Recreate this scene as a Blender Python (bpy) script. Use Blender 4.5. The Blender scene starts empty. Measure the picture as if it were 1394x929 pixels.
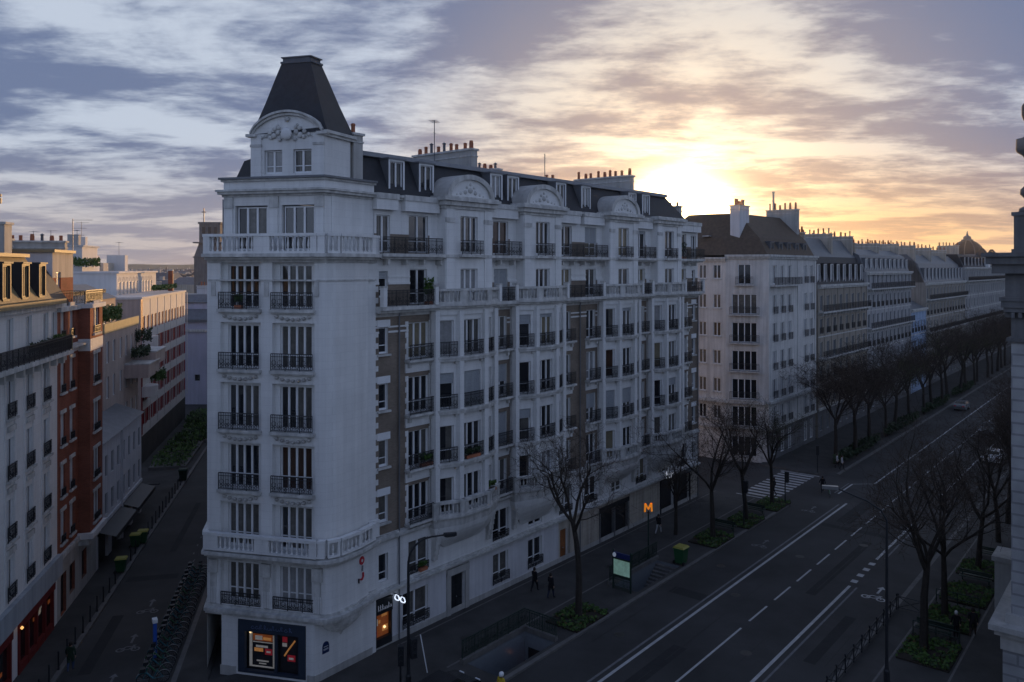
import bpy, math, random
from mathutils import Vector, Matrix
rnd = random.Random(7)
R = math.radians
SC = bpy.context.scene
COL = SC.collection

# ------------------------------------------------------------------ materials
MATS = {}
def mat(name, col, rough=0.8, var=0.12, scale=0.6, streak=0.0, metal=0.0, spec=0.3, bump=0.0, bscale=8.0, emit=None, es=0.0, joints=None):
    if name in MATS: return MATS[name]
    m = bpy.data.materials.new(name); m.use_nodes = True
    nt = m.node_tree; b = nt.nodes['Principled BSDF']
    b.inputs['Roughness'].default_value = rough
    b.inputs['Metallic'].default_value = metal
    b.inputs['Specular IOR Level'].default_value = spec
    b.inputs['Base Color'].default_value = (*col, 1)
    if var or streak:
        tc = nt.nodes.new('ShaderNodeTexCoord')
        oi = nt.nodes.new('ShaderNodeObjectInfo')
        n1 = nt.nodes.new('ShaderNodeTexNoise'); n1.inputs['Scale'].default_value = scale; n1.inputs['Detail'].default_value = 6; n1.inputs['Roughness'].default_value = 0.65
        nt.links.new(tc.outputs['Object'], n1.inputs['Vector'])
        r1 = nt.nodes.new('ShaderNodeMapRange'); r1.inputs[1].default_value = 0.3; r1.inputs[2].default_value = 0.7
        r1.inputs[3].default_value = 1 - var; r1.inputs[4].default_value = 1 + var
        nt.links.new(n1.outputs['Fac'], r1.inputs[0])
        last = r1.outputs[0]
        if streak:
            mp = nt.nodes.new('ShaderNodeMapping'); mp.inputs['Scale'].default_value = (2.2, 2.2, 0.12)
            nt.links.new(tc.outputs['Object'], mp.inputs[0])
            n2 = nt.nodes.new('ShaderNodeTexNoise'); n2.inputs['Scale'].default_value = 1.3; n2.inputs['Detail'].default_value = 5
            nt.links.new(mp.outputs[0], n2.inputs['Vector'])
            r2 = nt.nodes.new('ShaderNodeMapRange'); r2.inputs[1].default_value = 0.35; r2.inputs[2].default_value = 0.62
            r2.inputs[3].default_value = 1 - streak; r2.inputs[4].default_value = 1.0
            nt.links.new(n2.outputs['Fac'], r2.inputs[0])
            mu = nt.nodes.new('ShaderNodeMath'); mu.operation = 'MULTIPLY'
            nt.links.new(last, mu.inputs[0]); nt.links.new(r2.outputs[0], mu.inputs[1]); last = mu.outputs[0]
        if joints:
            sp = nt.nodes.new('ShaderNodeSeparateXYZ'); nt.links.new(tc.outputs['Object'], sp.inputs[0])
            ad = nt.nodes.new('ShaderNodeMath'); ad.operation = 'ADD'; nt.links.new(sp.outputs[0], ad.inputs[0]); nt.links.new(sp.outputs[1], ad.inputs[1])
            cb = nt.nodes.new('ShaderNodeCombineXYZ'); nt.links.new(ad.outputs[0], cb.inputs[0]); nt.links.new(sp.outputs[2], cb.inputs[1])
            br = nt.nodes.new('ShaderNodeTexBrick'); br.inputs['Scale'].default_value = 1
            br.inputs['Color1'].default_value = (1,1,1,1); br.inputs['Color2'].default_value = (joints,)*3 + (1,); br.inputs['Mortar'].default_value = (.89,.89,.89,1)
            br.inputs['Brick Width'].default_value = 1.05; br.inputs['Row Height'].default_value = .43; br.inputs['Mortar Size'].default_value = .012
            nt.links.new(cb.outputs[0], br.inputs['Vector'])
            mj = nt.nodes.new('ShaderNodeMath'); mj.operation = 'MULTIPLY'; nt.links.new(last, mj.inputs[0]); nt.links.new(br.outputs['Color'], mj.inputs[1]); last = mj.outputs[0]
        mx = nt.nodes.new('ShaderNodeVectorMath'); mx.operation = 'SCALE'
        mx.inputs[0].default_value = col
        nt.links.new(last, mx.inputs['Scale'])
        nt.links.new(mx.outputs[0], b.inputs['Base Color'])
        if bump:
            n3 = nt.nodes.new('ShaderNodeTexNoise'); n3.inputs['Scale'].default_value = bscale; n3.inputs['Detail'].default_value = 4
            nt.links.new(tc.outputs['Object'], n3.inputs['Vector'])
            bp = nt.nodes.new('ShaderNodeBump'); bp.inputs['Strength'].default_value = bump; bp.inputs['Distance'].default_value = 0.05
            nt.links.new(n3.outputs['Fac'], bp.inputs['Height']); nt.links.new(bp.outputs[0], b.inputs['Normal'])
    if emit:
        b.inputs['Emission Color'].default_value = (*emit, 1); b.inputs['Emission Strength'].default_value = es
    MATS[name] = m
    return m

def brickmat(name, c1, c2, mortar, sx=0.24, sz=0.075):
    if name in MATS: return MATS[name]
    m = bpy.data.materials.new(name); m.use_nodes = True
    nt = m.node_tree; b = nt.nodes['Principled BSDF']; b.inputs['Roughness'].default_value = 0.9; b.inputs['Specular IOR Level'].default_value = 0.2
    tc = nt.nodes.new('ShaderNodeTexCoord')
    sp = nt.nodes.new('ShaderNodeSeparateXYZ'); nt.links.new(tc.outputs['Object'], sp.inputs[0])
    ad = nt.nodes.new('ShaderNodeMath'); ad.operation = 'ADD'; nt.links.new(sp.outputs[0], ad.inputs[0]); nt.links.new(sp.outputs[1], ad.inputs[1])
    cb = nt.nodes.new('ShaderNodeCombineXYZ'); nt.links.new(ad.outputs[0], cb.inputs[0]); nt.links.new(sp.outputs[2], cb.inputs[1])
    br = nt.nodes.new('ShaderNodeTexBrick'); br.inputs['Scale'].default_value = 1
    br.inputs['Color1'].default_value = (*c1, 1); br.inputs['Color2'].default_value = (*c2, 1); br.inputs['Mortar'].default_value = (*mortar, 1)
    br.inputs['Brick Width'].default_value = sx; br.inputs['Row Height'].default_value = sz; br.inputs['Mortar Size'].default_value = sz * 0.1
    nt.links.new(cb.outputs[0], br.inputs['Vector'])
    n1 = nt.nodes.new('ShaderNodeTexNoise'); n1.inputs['Scale'].default_value = 0.7; n1.inputs['Detail'].default_value = 6
    nt.links.new(tc.outputs['Object'], n1.inputs['Vector'])
    r1 = nt.nodes.new('ShaderNodeMapRange'); r1.inputs[1].default_value = 0.3; r1.inputs[2].default_value = 0.7; r1.inputs[3].default_value = 0.78; r1.inputs[4].default_value = 1.18
    nt.links.new(n1.outputs['Fac'], r1.inputs[0])
    mx = nt.nodes.new('ShaderNodeVectorMath'); mx.operation = 'SCALE'
    nt.links.new(br.outputs['Color'], mx.inputs[0]); nt.links.new(r1.outputs[0], mx.inputs['Scale']); nt.links.new(mx.outputs[0], b.inputs['Base Color'])
    MATS[name] = m
    return m

STONE = mat('white_stone', (0.74, 0.74, 0.73), 0.85, 0.07, 0.45, 0.09, bump=0.15, bscale=5, joints=.965)
STONE2 = mat('grey_stone', (0.44, 0.43, 0.41), 0.85, 0.14, 0.7, 0.18, bump=0.2, bscale=5)
TRIM = mat('weathered_trim', (0.57, 0.565, 0.545), 0.85, 0.22, 1.6, 0.28)
BRICK = brickmat('tan_brick', (0.185, 0.152, 0.122), (0.235, 0.19, 0.15), (0.21, 0.18, 0.155))
REDBRICK = brickmat('red_brick', (0.23, 0.066, 0.038), (0.29, 0.088, 0.05), (0.21, 0.13, 0.10))
RENDER = mat('pale_render', (0.62, 0.62, 0.64), 0.9, 0.08, 0.5, 0.14)
CREAM = mat('cream_render', (0.50, 0.46, 0.40), 0.9, 0.10, 0.5, 0.22)
CREAM2 = mat('warm_limestone', (0.44, 0.40, 0.34), 0.9, 0.14, 0.6, 0.28)
PINK = mat('pinkish_render', (0.46, 0.38, 0.34), 0.9, 0.08, 0.5, 0.15)
LILAC = mat('lilac_render', (0.44, 0.44, 0.54), 0.9, 0.08, 0.3, 0.12)
BLUEW = mat('pale_blue_render', (0.34, 0.44, 0.60), 0.9, 0.08, 0.5, 0.12)
SLATE = mat('slate', (0.022, 0.024, 0.030), 0.6, 0.25, 3.0, 0.1, spec=0.4, bump=0.4, bscale=14)
ZINC = mat('zinc', (0.15, 0.16, 0.175), 0.5, 0.15, 1.2, 0.12, metal=0.2, spec=0.5)
ZINCD = mat('dark_zinc', (0.10, 0.11, 0.13), 0.55, 0.2, 1.2, 0.1, metal=0.2)
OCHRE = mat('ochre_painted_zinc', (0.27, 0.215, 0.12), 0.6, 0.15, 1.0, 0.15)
TERRA = mat('terracotta', (0.36, 0.13, 0.07), 0.85, 0.25, 3.0)
IRON = mat('black_iron', (0.018, 0.02, 0.024), 0.5, 0.2, 2.0, spec=0.4)
IRONG = mat('bottle_green_iron', (0.012, 0.03, 0.022), 0.5, 0.2, 2.0, spec=0.4)
DARKST = mat('dark_stone', (0.15, 0.15, 0.155), 0.85, 0.2, 0.9, 0.25)  # dark base colour; backlit silhouette of urn and right cornice put into it
FRAME = mat('white_paint', (0.74, 0.75, 0.76), 0.45, 0.05, 2.0)
SHUT = mat('grey_shutter', (0.34, 0.36, 0.38), 0.6, 0.08, 2.0)
GLASS = mat('window_glass', (0.012, 0.014, 0.018), 0.06, 0.3, 0.8, spec=0.6)
GLASSC = mat('curtained_glass', (0.13, 0.125, 0.115), 0.10, 0.35, 2.5, 0.4, spec=0.5)
GLASSW = mat('net_curtain_glass', (0.32, 0.32, 0.32), 0.12, 0.2, 2.5, 0.3, spec=0.5)
GLASS2 = mat('sky_reflecting_glass', (0.015, 0.018, 0.024), 0.03, 0.3, 0.8, spec=1.0)
GLASSB = mat('blind_behind_glass', (0.22, 0.19, 0.13), 0.15, 0.2, 2.5, 0.2, spec=0.5)
GLASSR = mat('brown_drape_glass', (0.06, 0.03, 0.02), 0.12, 0.3, 2.5, 0.4, spec=0.5)
DOORD = mat('dark_door_and_void', (0.02, 0.022, 0.025), 0.4, 0.2, 2)  # also colours the dark sheets that stand in for unlit rooms and tunnel
WOOD = mat('varnished_wood', (0.26, 0.10, 0.035), 0.5, 0.3, 3.0, 0.2)
ASPH = mat('asphalt', (0.043, 0.042, 0.042), 0.8, 0.38, 0.16, bump=0.2, bscale=30)
ASPH2 = mat('pavement_asphalt', (0.055, 0.053, 0.051), 0.88, 0.32, 0.4, bump=0.2, bscale=25)
GRANITE = mat('granite_kerb', (0.13, 0.125, 0.12), 0.8, 0.2, 2.0)
PAINT = mat('road_paint', (0.40, 0.40, 0.40), 0.7, 0.22, 2.2)
PAINTD = mat('worn_road_paint', (0.15, 0.15, 0.155), 0.75, 0.3, 2.5)
LEAF = mat('ground_cover_leaf', (0.052, 0.105, 0.018), 0.6, 0.35, 3.0)
LEAFD = mat('dark_evergreen_leaf', (0.022, 0.04, 0.014), 0.6, 0.35, 2.0)
SOIL = mat('soil', (0.03, 0.024, 0.018), 0.95, 0.3, 4.0)
BARK = mat('bark', (0.035, 0.029, 0.024), 0.9, 0.3, 4.0, bump=0.5, bscale=12)
TWIG = mat('twig', (0.060, 0.044, 0.034), 0.9, 0.2, 2.0)
BUD = mat('bud_leaf', (0.07, 0.09, 0.025), 0.8, 0.3, 2.0)
STEEL = mat('grey_steel', (0.28, 0.29, 0.30), 0.4, 0.1, 2.0, metal=0.7)
RUBBER = mat('rubber', (0.015, 0.015, 0.016), 0.8, 0.1, 2)
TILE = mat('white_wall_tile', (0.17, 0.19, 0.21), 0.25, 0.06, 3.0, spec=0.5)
BROWNR = mat('oxblood_panel', (0.15, 0.018, 0.016), 0.55, 0.15, 1.2)

# ------------------------------------------------------------------ mesh builder
class Seg:
    """A wall line in plan: a runs along it, out is to its right, z up."""
    def __init__(s, p, q):
        s.o = Vector((p[0], p[1])); v = Vector((q[0], q[1])) - s.o
        s.L = v.length; s.d = v / s.L; s.n = Vector((s.d.y, -s.d.x)); s.ang = math.atan2(s.d.y, s.d.x)
    def pt(s, a, out, z):
        p = s.o + s.d * a + s.n * out
        return (p.x, p.y, z)

class MB:
    def __init__(s): s.v = []; s.f = []; s.m = []; s.mats = []
    def mi(s, m):
        if m not in s.mats: s.mats.append(m)
        return s.mats.index(m)
    def face(s, pts, m):
        b = len(s.v); s.v.extend(pts); s.f.append(tuple(range(b, b + len(pts)))); s.m.append(s.mi(m))
    def box(s, x0, x1, y0, y1, z0, z1, m):
        if x1 < x0: x0, x1 = x1, x0
        if y1 < y0: y0, y1 = y1, y0
        b = len(s.v)
        s.v.extend([(x0,y0,z0),(x1,y0,z0),(x1,y1,z0),(x0,y1,z0),(x0,y0,z1),(x1,y0,z1),(x1,y1,z1),(x0,y1,z1)])
        for f in ((0,3,2,1),(4,5,6,7),(0,1,5,4),(1,2,6,5),(2,3,7,6),(3,0,4,7)): s.f.append(tuple(b+i for i in f)); s.m.append(s.mi(m))
    def prism(s, poly, z0, z1, m, cap=True, top=None, topm=None):
        """poly counter-clockwise; top: optional polygon of the upper end (loft)."""
        top = top or poly; n = len(poly); b = len(s.v)
        s.v.extend([(p[0], p[1], z0) for p in poly]); s.v.extend([(p[0], p[1], z1) for p in top])
        k = s.mi(m)
        for i in range(n):
            j = (i + 1) % n; s.f.append((b+i, b+j, b+n+j, b+n+i)); s.m.append(k)
        if cap:
            s.f.append(tuple(b+n+i for i in range(n))); s.m.append(s.mi(topm or m))
            s.f.append(tuple(b+i for i in reversed(range(n)))); s.m.append(k)
    def segbox(s, sg, a0, a1, o0, o1, z0, z1, m):
        """box along a Seg from a0..a1, out from o0 to o1"""
        poly = [sg.pt(a0,o1,0)[:2], sg.pt(a1,o1,0)[:2], sg.pt(a1,o0,0)[:2], sg.pt(a0,o0,0)[:2]]
        s.prism(poly, z0, z1, m)
    def wall(s, sg, z0, z1, ops, m, depth=0.28, rm=None, a0=0.0, a1=None, out=0.0, matfn=None, cuts=(), zcuts=()):
        a1 = sg.L if a1 is None else a1
        rm = rm or m
        A = sorted({a0, a1} | {c for c in cuts if a0 < c < a1} | {round(x, 4) for o in ops for x in o[:2] if a0 < x < a1})
        Z = sorted({z0, z1} | {c for c in zcuts if z0 < c < z1} | {round(x, 4) for o in ops for x in o[2:4] if z0 < x < z1})
        for i in range(len(A) - 1):
            for j in range(len(Z) - 1):
                ca, cz = (A[i] + A[i+1]) / 2, (Z[j] + Z[j+1]) / 2
                if any(o[0] < ca < o[1] and o[2] < cz < o[3] for o in ops): continue
                s.face([sg.pt(A[i],out,Z[j]), sg.pt(A[i+1],out,Z[j]), sg.pt(A[i+1],out,Z[j+1]), sg.pt(A[i],out,Z[j+1])], matfn(ca, cz) if matfn else m)
        for o in ops:
            b0, b1, c0, c1 = max(o[0], a0), min(o[1], a1), max(o[2], z0), min(o[3], z1)
            i = out - depth
            s.face([sg.pt(b0,out,c0), sg.pt(b0,out,c1), sg.pt(b0,i,c1), sg.pt(b0,i,c0)], rm)
            s.face([sg.pt(b1,out,c1), sg.pt(b1,out,c0), sg.pt(b1,i,c0), sg.pt(b1,i,c1)], rm)
            s.face([sg.pt(b0,out,c1), sg.pt(b1,out,c1), sg.pt(b1,i,c1), sg.pt(b0,i,c1)], rm)
            s.face([sg.pt(b1,out,c0), sg.pt(b0,out,c0), sg.pt(b0,i,c0), sg.pt(b1,i,c0)], rm)
            if len(o) > 4:   # a dark sheet stands in for the unlit room behind
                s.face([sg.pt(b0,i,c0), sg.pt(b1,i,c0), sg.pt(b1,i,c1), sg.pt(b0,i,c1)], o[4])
    def tube(s, pts, rs, m, n=6, cap=True):
        k = s.mi(m); b0 = len(s.v); N = len(pts)
        if not hasattr(rs, '__len__'): rs = [rs] * N
        P = [Vector(p) for p in pts]
        ref = None
        for i in range(N):
            t = (P[min(i+1, N-1)] - P[max(i-1, 0)])
            if t.length < 1e-9: t = Vector((0,0,1))
            t.normalize()
            if ref is None: ref = t.orthogonal().normalized()
            u = (ref - t * ref.dot(t))
            u = u.normalized() if u.length > 1e-6 else t.orthogonal().normalized()
            ref = u; w = t.cross(u)
            for q in range(n):
                a = 2 * math.pi * q / n; c = P[i] + (u * math.cos(a) + w * math.sin(a)) * rs[i]; s.v.append((c.x, c.y, c.z))
        for i in range(N - 1):
            for q in range(n):
                r = (q + 1) % n
                s.f.append((b0+i*n+q, b0+i*n+r, b0+(i+1)*n+r, b0+(i+1)*n+q)); s.m.append(k)
        if cap and n > 2:
            s.f.append(tuple(b0 + q for q in reversed(range(n)))); s.m.append(k)
            s.f.append(tuple(b0 + (N-1)*n + q for q in range(n))); s.m.append(k)
    def lathe(s, prof, c, m, n=12, a0=0.0):
        k = s.mi(m); b0 = len(s.v)
        for r, z in prof:
            for q in range(n):
                a = a0 + 2 * math.pi * q / n; s.v.append((c[0] + r*math.cos(a), c[1] + r*math.sin(a), c[2] + z))
        for i in range(len(prof) - 1):
            for q in range(n):
                r = (q + 1) % n; s.f.append((b0+i*n+q, b0+i*n+r, b0+(i+1)*n+r, b0+(i+1)*n+q)); s.m.append(k)
        s.f.append(tuple(b0 + q for q in reversed(range(n)))); s.m.append(k)
        e = b0 + (len(prof)-1)*n; s.f.append(tuple(e + q for q in range(n))); s.m.append(k)
    def mesh(s, name, smooth=False):
        me = bpy.data.meshes.new(name); me.from_pydata(s.v, [], s.f); me.update()
        for m in s.mats: me.materials.append(m)
        me.polygons.foreach_set('material_index', s.m)
        if smooth: me.polygons.foreach_set('use_smooth', [True] * len(me.polygons))
        me.update(); return me
    def build(s, name, parent=None, smooth=False, loc=None, rz=0.0):
        return put(name, s.mesh(name, smooth), parent, loc, rz)

def put(name, me, parent=None, loc=None, rz=0.0):
    o = bpy.data.objects.new(name, me); COL.objects.link(o)
    if parent is not None: o.parent = parent
    if loc is not None: o.location = loc
    if rz: o.rotation_euler = (0, 0, rz)
    return o
def tag(o, label=None, cat=None, group=None, kind=None):
    if label: o['label'] = label
    if cat: o['category'] = cat
    if group: o['group'] = group
    if kind: o['kind'] = kind
    return o
def thing(name, label, cat, loc=(0,0,0), rz=0.0, group=None):
    o = bpy.data.objects.new(name, None); COL.objects.link(o); o.empty_display_size = 0.5
    o.location = loc; o.rotation_euler = (0, 0, rz)
    return tag(o, label, cat, group)
def kids(o): return [c for c in bpy.data.objects if c.parent is o]
def copy_tree(o, loc, rz, label=None, parent=None, children=None):
    c = o.copy(); COL.objects.link(c)
    if parent is not None: c.parent = parent
    else:
        c.location = loc; c.rotation_euler = (0, 0, rz)
        if label: c['label'] = label
    for ch in (children or kids)(o): copy_tree(ch, None, None, None, c)
    return c

# ------------------------------------------------------------------ the plan
def unit(tx, ty):
    l = math.hypot(tx, ty); return (tx / l, ty / l)
D = unit(900, 1084); N = (D[1], -D[0])          # boulevard direction; N points from the long facade to the road
P0 = (-8.606, 47.84)                            # where the long facade meets the corner tower
RZ = math.atan2(D[1], D[0])
E_ = unit(-255, 1084); M_ = (E_[1], -E_[0])     # left street direction; M_ points to its right
RZE = math.atan2(E_[1], E_[0])
def bv(t, u, z=0.0): return (P0[0] + D[0]*t + N[0]*u, P0[1] + D[1]*t + N[1]*u, z)
def st(s, w, z=0.0): return (E_[0]*s + M_[0]*w, E_[1]*s + M_[1]*w, z)

# ------------------------------------------------------------------ shared facade pieces
_cache = {}
def window_frame_mesh(w, h, leaves, trans, fm):
    k = ('wf', round(w,2), round(h,2), leaves, trans, fm.name)
    if k in _cache: return _cache[k]
    b = MB(); y0, y1 = 0.13, 0.22; t = 0.065
    b.box(-w/2, -w/2+t, y0, y1, 0, h, fm); b.box(w/2-t, w/2, y0, y1, 0, h, fm)
    b.box(-w/2+t, w/2-t, y0, y1, h-t, h, fm); b.box(-w/2+t, w/2-t, y0, y1, 0, t*1.6, fm)
    for i in range(1, leaves):
        x = -w/2 + w*i/leaves; b.box(x-0.06, x+0.06, y0-0.02, y1-0.005, t*1.6, h-t, fm)
    for i in range(leaves):
        xa, xb = -w/2 + w*i/leaves + 0.07, -w/2 + w*(i+1)/leaves - 0.07
        b.box(xa, xb, y0+0.01, y1-0.01, h*0.30, h*0.30+0.05, fm)
        if trans: b.box(xa, xb, y0+0.01, y1-0.01, h*0.78, h*0.78+0.06, fm)
    _cache[k] = b.mesh('window_frame'); return _cache[k]
def pane_mesh(w, h, gm, half=None):
    k = ('pn', round(w,2), round(h,2), gm.name, half)
    if k in _cache: return _cache[k]
    b = MB(); y = 0.19
    if half is None: b.face([(-w/2+.03,y,.05),(w/2-.03,y,.05),(w/2-.03,y,h-.03),(-w/2+.03,y,h-.03)], gm)
    else:
        c = -w/2 + w*half
        b.face([(-w/2+.03,y,.05),(c,y,.05),(c,y,h-.03),(-w/2+.03,y,h-.03)], gm)
        b.face([(c,y,.05),(w/2-.03,y,.05),(w/2-.03,y,h-.03),(c,y,h-.03)], GLASSC)
    _cache[k] = b.mesh('pane'); return _cache[k]
def window(parent, sg, ac, z, w, h, leaves=2, name='window', trans=False, out=0.0, fm=None, glass=None, subs=True, shutter=0.0):
    fm = fm or FRAME
    p = sg.pt(ac, out, z)
    o = put(name, window_frame_mesh(w, h, leaves, trans, fm), parent, p, sg.ang)
    r = rnd.random()
    g = glass or (GLASS if r < .42 else GLASS2 if r < .62 else GLASSC if r < .76 else GLASSB if r < .84 else GLASSR if r < .89 else GLASSW)
    half = None
    if glass is None and g in (GLASS, GLASS2) and rnd.random() < .3: half = rnd.choice((.25, .5, .75))
    put('pane', pane_mesh(w, h, g, half), o, None, rnd.uniform(-.02, .02))
    if shutter and rnd.random() < shutter:
        put('roller_shutter', shutter_mesh(w, h * rnd.choice((.12, .3, .55, 1.0))), o, (0, 0, h))
    return o
def shutter_mesh(w, h):
    k = ('sh', round(w,2), round(h,2))
    if k in _cache: return _cache[k]
    b = MB(); n = max(2, int(h / .09)); 
    for i in range(n):
        z = -h * i / n; b.box(-w/2+.01, w/2-.01, .075, .11, z - h/n + .012, z, SHUT)
    _cache[k] = b.mesh('roller_shutter'); return _cache[k]
def flat_window_mesh(w, h, leaves, fm, gm, out=0.0):
    """frame and glass in one mesh, for far houses"""
    k = ('fw', round(w,2), round(h,2), leaves, fm.name, gm.name)
    if k in _cache: return _cache[k]
    b = MB(); y0, y1 = 0.10, 0.20; t = 0.08
    b.box(-w/2, -w/2+t, y0, y1, 0, h, fm); b.box(w/2-t, w/2, y0, y1, 0, h, fm); b.box(-w/2+t, w/2-t, y0, y1, h-t, h, fm); b.box(-w/2+t, w/2-t, y0, y1, 0, t, fm)
    for i in range(1, leaves):
        x = -w/2 + w*i/leaves; b.box(x-.055, x+.055, y0-.01, y1-.005, t, h-t, fm)
    b.face([(-w/2+.03,.17,.05),(w/2-.03,.17,.05),(w/2-.03,.17,h-.03),(-w/2+.03,.17,h-.03)], gm)
    _cache[k] = b.mesh('window'); return _cache[k]
def rail_mesh(L, h, pitch=0.11, fancy=True, m=None):
    m = m or IRON
    k = ('rl', round(L,2), round(h,2), pitch, fancy, m.name)
    if k in _cache: return _cache[k]
    b = MB()
    b.box(-L/2, L/2, -.025, .025, h-.045, h, m); b.box(-L/2, L/2, -.015, .015, .06, .095, m); b.box(-L/2, L/2, -.015, .015, h-.20, h-.17, m)
    n = max(2, int(L / pitch))
    for i in range(n + 1):
        x = -L/2 + L*i/n; q = .02 if i % 8 == 0 else .011
        b.box(x-q, x+q, -q, q, .0 if i % 8 == 0 else .095, h-.045, m)
    if fancy:   # ornament band: flat cast panels near the bottom and rings under the rail
        nb = max(1, int(L / .36))
        for i in range(nb):
            c = -L/2 + L*(i+.5)/nb; w = L/nb
            for (px, pz, r) in ((c, h*.47, .13), (c-w*.25, h*.30, .07), (c+w*.25, h*.30, .07), (c, h*.22, .08)):
                pts = [(px + r*math.cos(a), 0, pz + r*math.sin(a)) for a in [2*math.pi*q/9 for q in range(10)]]
                b.tube(pts, .014, m, n=3, cap=False)
    _cache[k] = b.mesh('railing'); return _cache[k]
BAL = [(0.07,0),(0.07,.05),(0.035,.08),(0.04,.13),(0.07,.25),(0.06,.36),(0.032,.50),(0.035,.56),(0.07,.60),(0.07,.64)]
def balustrade(mb, sg, a0, a1, out, z, h=0.95, m=None, pitch=0.29, groups=None, thick=0.26):
    m = m or TRIM
    mb.segbox(sg, a0, a1, out-thick, out, z, z+.13, m)
    mb.segbox(sg, a0-.02, a1+.02, out-thick-.03, out+.03, z+h-.16, z+h, m)
    bh = h - .29
    groups = groups or [(a0, a1)]
    prev = a0
    for g0, g1 in groups:
        if g0 - prev > .05: mb.segbox(sg, prev, g0, out-thick+.01, out-.01, z+.13, z+h-.16, m)
        prev = g1
        n = max(1, int((g1 - g0) / pitch))
        for i in range(n):
            a = g0 + (g1 - g0) * (i + .5) / n; p = sg.pt(a, out - thick/2, z + .13)
            mb.lathe([(r, zz * bh / .64) for r, zz in BAL], p, m, n=7)
    if a1 - prev > .05: mb.segbox(sg, prev, a1, out-thick+.01, out-.01, z+.13, z+h-.16, m)
def pot_mesh(h, kind):
    k = ('pot', round(h,2), kind)
    if k in _cache: return _cache[k]
    b = MB()
    if kind == 0: b.lathe([(.13,0),(.12,h*.8),(.15,h*.82),(.15,h*.9),(.11,h*.92),(.11,h)], (0,0,0), TERRA, 8)
    elif kind == 1: b.lathe([(.11,0),(.10,h*.7),(.10,h),(.16,h),(.16,h+.04),(.02,h+.14)], (0,0,0), ZINCD, 8)
    else: b.lathe([(.16,0),(.15,h*.6),(.17,h*.62),(.15,h*.66),(.12,h)], (0,0,0), TERRA, 8)
    _cache[k] = b.mesh('chimney_pot'); return _cache[k]
def chimney(parent, x0, x1, y0, y1, z0, z1, m=None, pots=6, along='x', ph=.7, loc=None, rz=0.0):
    m = m or STONE2
    b = MB(); b.box(x0, x1, y0, y1, z0, z1, m); b.box(x0-.1, x1+.1, y0-.1, y1+.1, z1-.001, z1+.14, TRIM); b.box(x0-.05, x1+.05, y0-.05, y1+.05, z1-.45, z1-.35, TRIM)
    o = b.build('chimney', parent, loc=loc, rz=rz)
    for i in range(pots):
        f = (i + .5) / pots + rnd.uniform(-.02, .02)
        p = (x0 + (x1-x0)*f, (y0+y1)/2, z1+.14) if along == 'x' else ((x0+x1)/2, y0 + (y1-y0)*f, z1+.14)
        put('chimney_pot', pot_mesh(rnd.choice((ph, ph*.8, ph*1.15)), rnd.choice((0,0,0,2,1))), o, p)
    return o
# ------------------------------------------------------------------ the corner building (local x along the long facade, -y out to the road)
MAIN = thing('apartment_building', 'large white stone corner apartment building with slate turret and four bays along the avenue', 'building', (*P0, 0), RZ)
KL, K1 = (-7.09, 5.89), (-3.946, -0.42)
sF = Seg(KL, K1)
CURVE = [K1, (-3.72, -0.72), (-3.15, -0.92), (-1.75, -0.78), (-0.35, -0.38)]
sC = [Seg(CURVE[i], CURVE[i+1]) for i in range(4)]
sQ = Seg((-0.35, -0.14), (0.42, -0.14))
sB = Seg((0, 0), (43, 0))
FL = [7.2, 10.6, 14.05, 17.5, 20.95]
WIN_A = [2.16, 5.48]
def tower_ring(mb, out, z0, z1, m, h2=None):
    """a moulding that runs round the tower front, the rounded corner and the quoin strip"""
    pts = [Seg(KL, K1).pt(.10 - .12*out, out, 0)[:2]]
    segs = [sF] + sC
    for i, s in enumerate(segs):
        if i == 0: continue
        p = Vector(s.o); n = (segs[i-1].n + s.n).normalized(); k = out / max(.5, n.dot(s.n)); pts.append((p.x + n.x*k, p.y + n.y*k))
    e = sC[-1]; pts.append(e.pt(e.L, out, 0)[:2]); pts.append((0.42, -0.14 - out)); 
    inner = [(0.42, 1.0), (-2.0, 3.0), (KL[0]+1.0, KL[1]+1.2), (KL[0] + .603*1.2 - .3*out, KL[1] + .798*1.2 + .22*out)]
    mb.prism(pts + inner, z0, z1, m)
w = MB(); gw = MB()
# ground floor of the tower, set in under the overhang
G = [(-6.79, 4.85), (-4.2, -0.36), (0.42, -0.17)]
sG0, sG1 = Seg(G[0], G[1]), Seg(G[1], G[2])
shop = (1.05, 5.30, 0.25, 3.28)
w.wall(sG0, 0, 3.7, [shop + (DOORD,)], STONE, depth=.35)
w.wall(sG1, 0, 3.7, [], STONE); w.wall(Seg((G[0][0]+.603*7, G[0][1]+.798*7), G[0]), 0, 3.7, [], STONE)
w.segbox(sG0, -.06, .95, 0, .05, 0, .55, STONE2); w.segbox(sG0, 5.4, sG0.L+.05, 0, .05, 0, .55, STONE2)
w.segbox(sG1, -.05, 4.3, 0, .05, 0, .55, STONE2)
tower_ring(w, -0.06, 3.72, 24.05, STONE) if False else None
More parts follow.
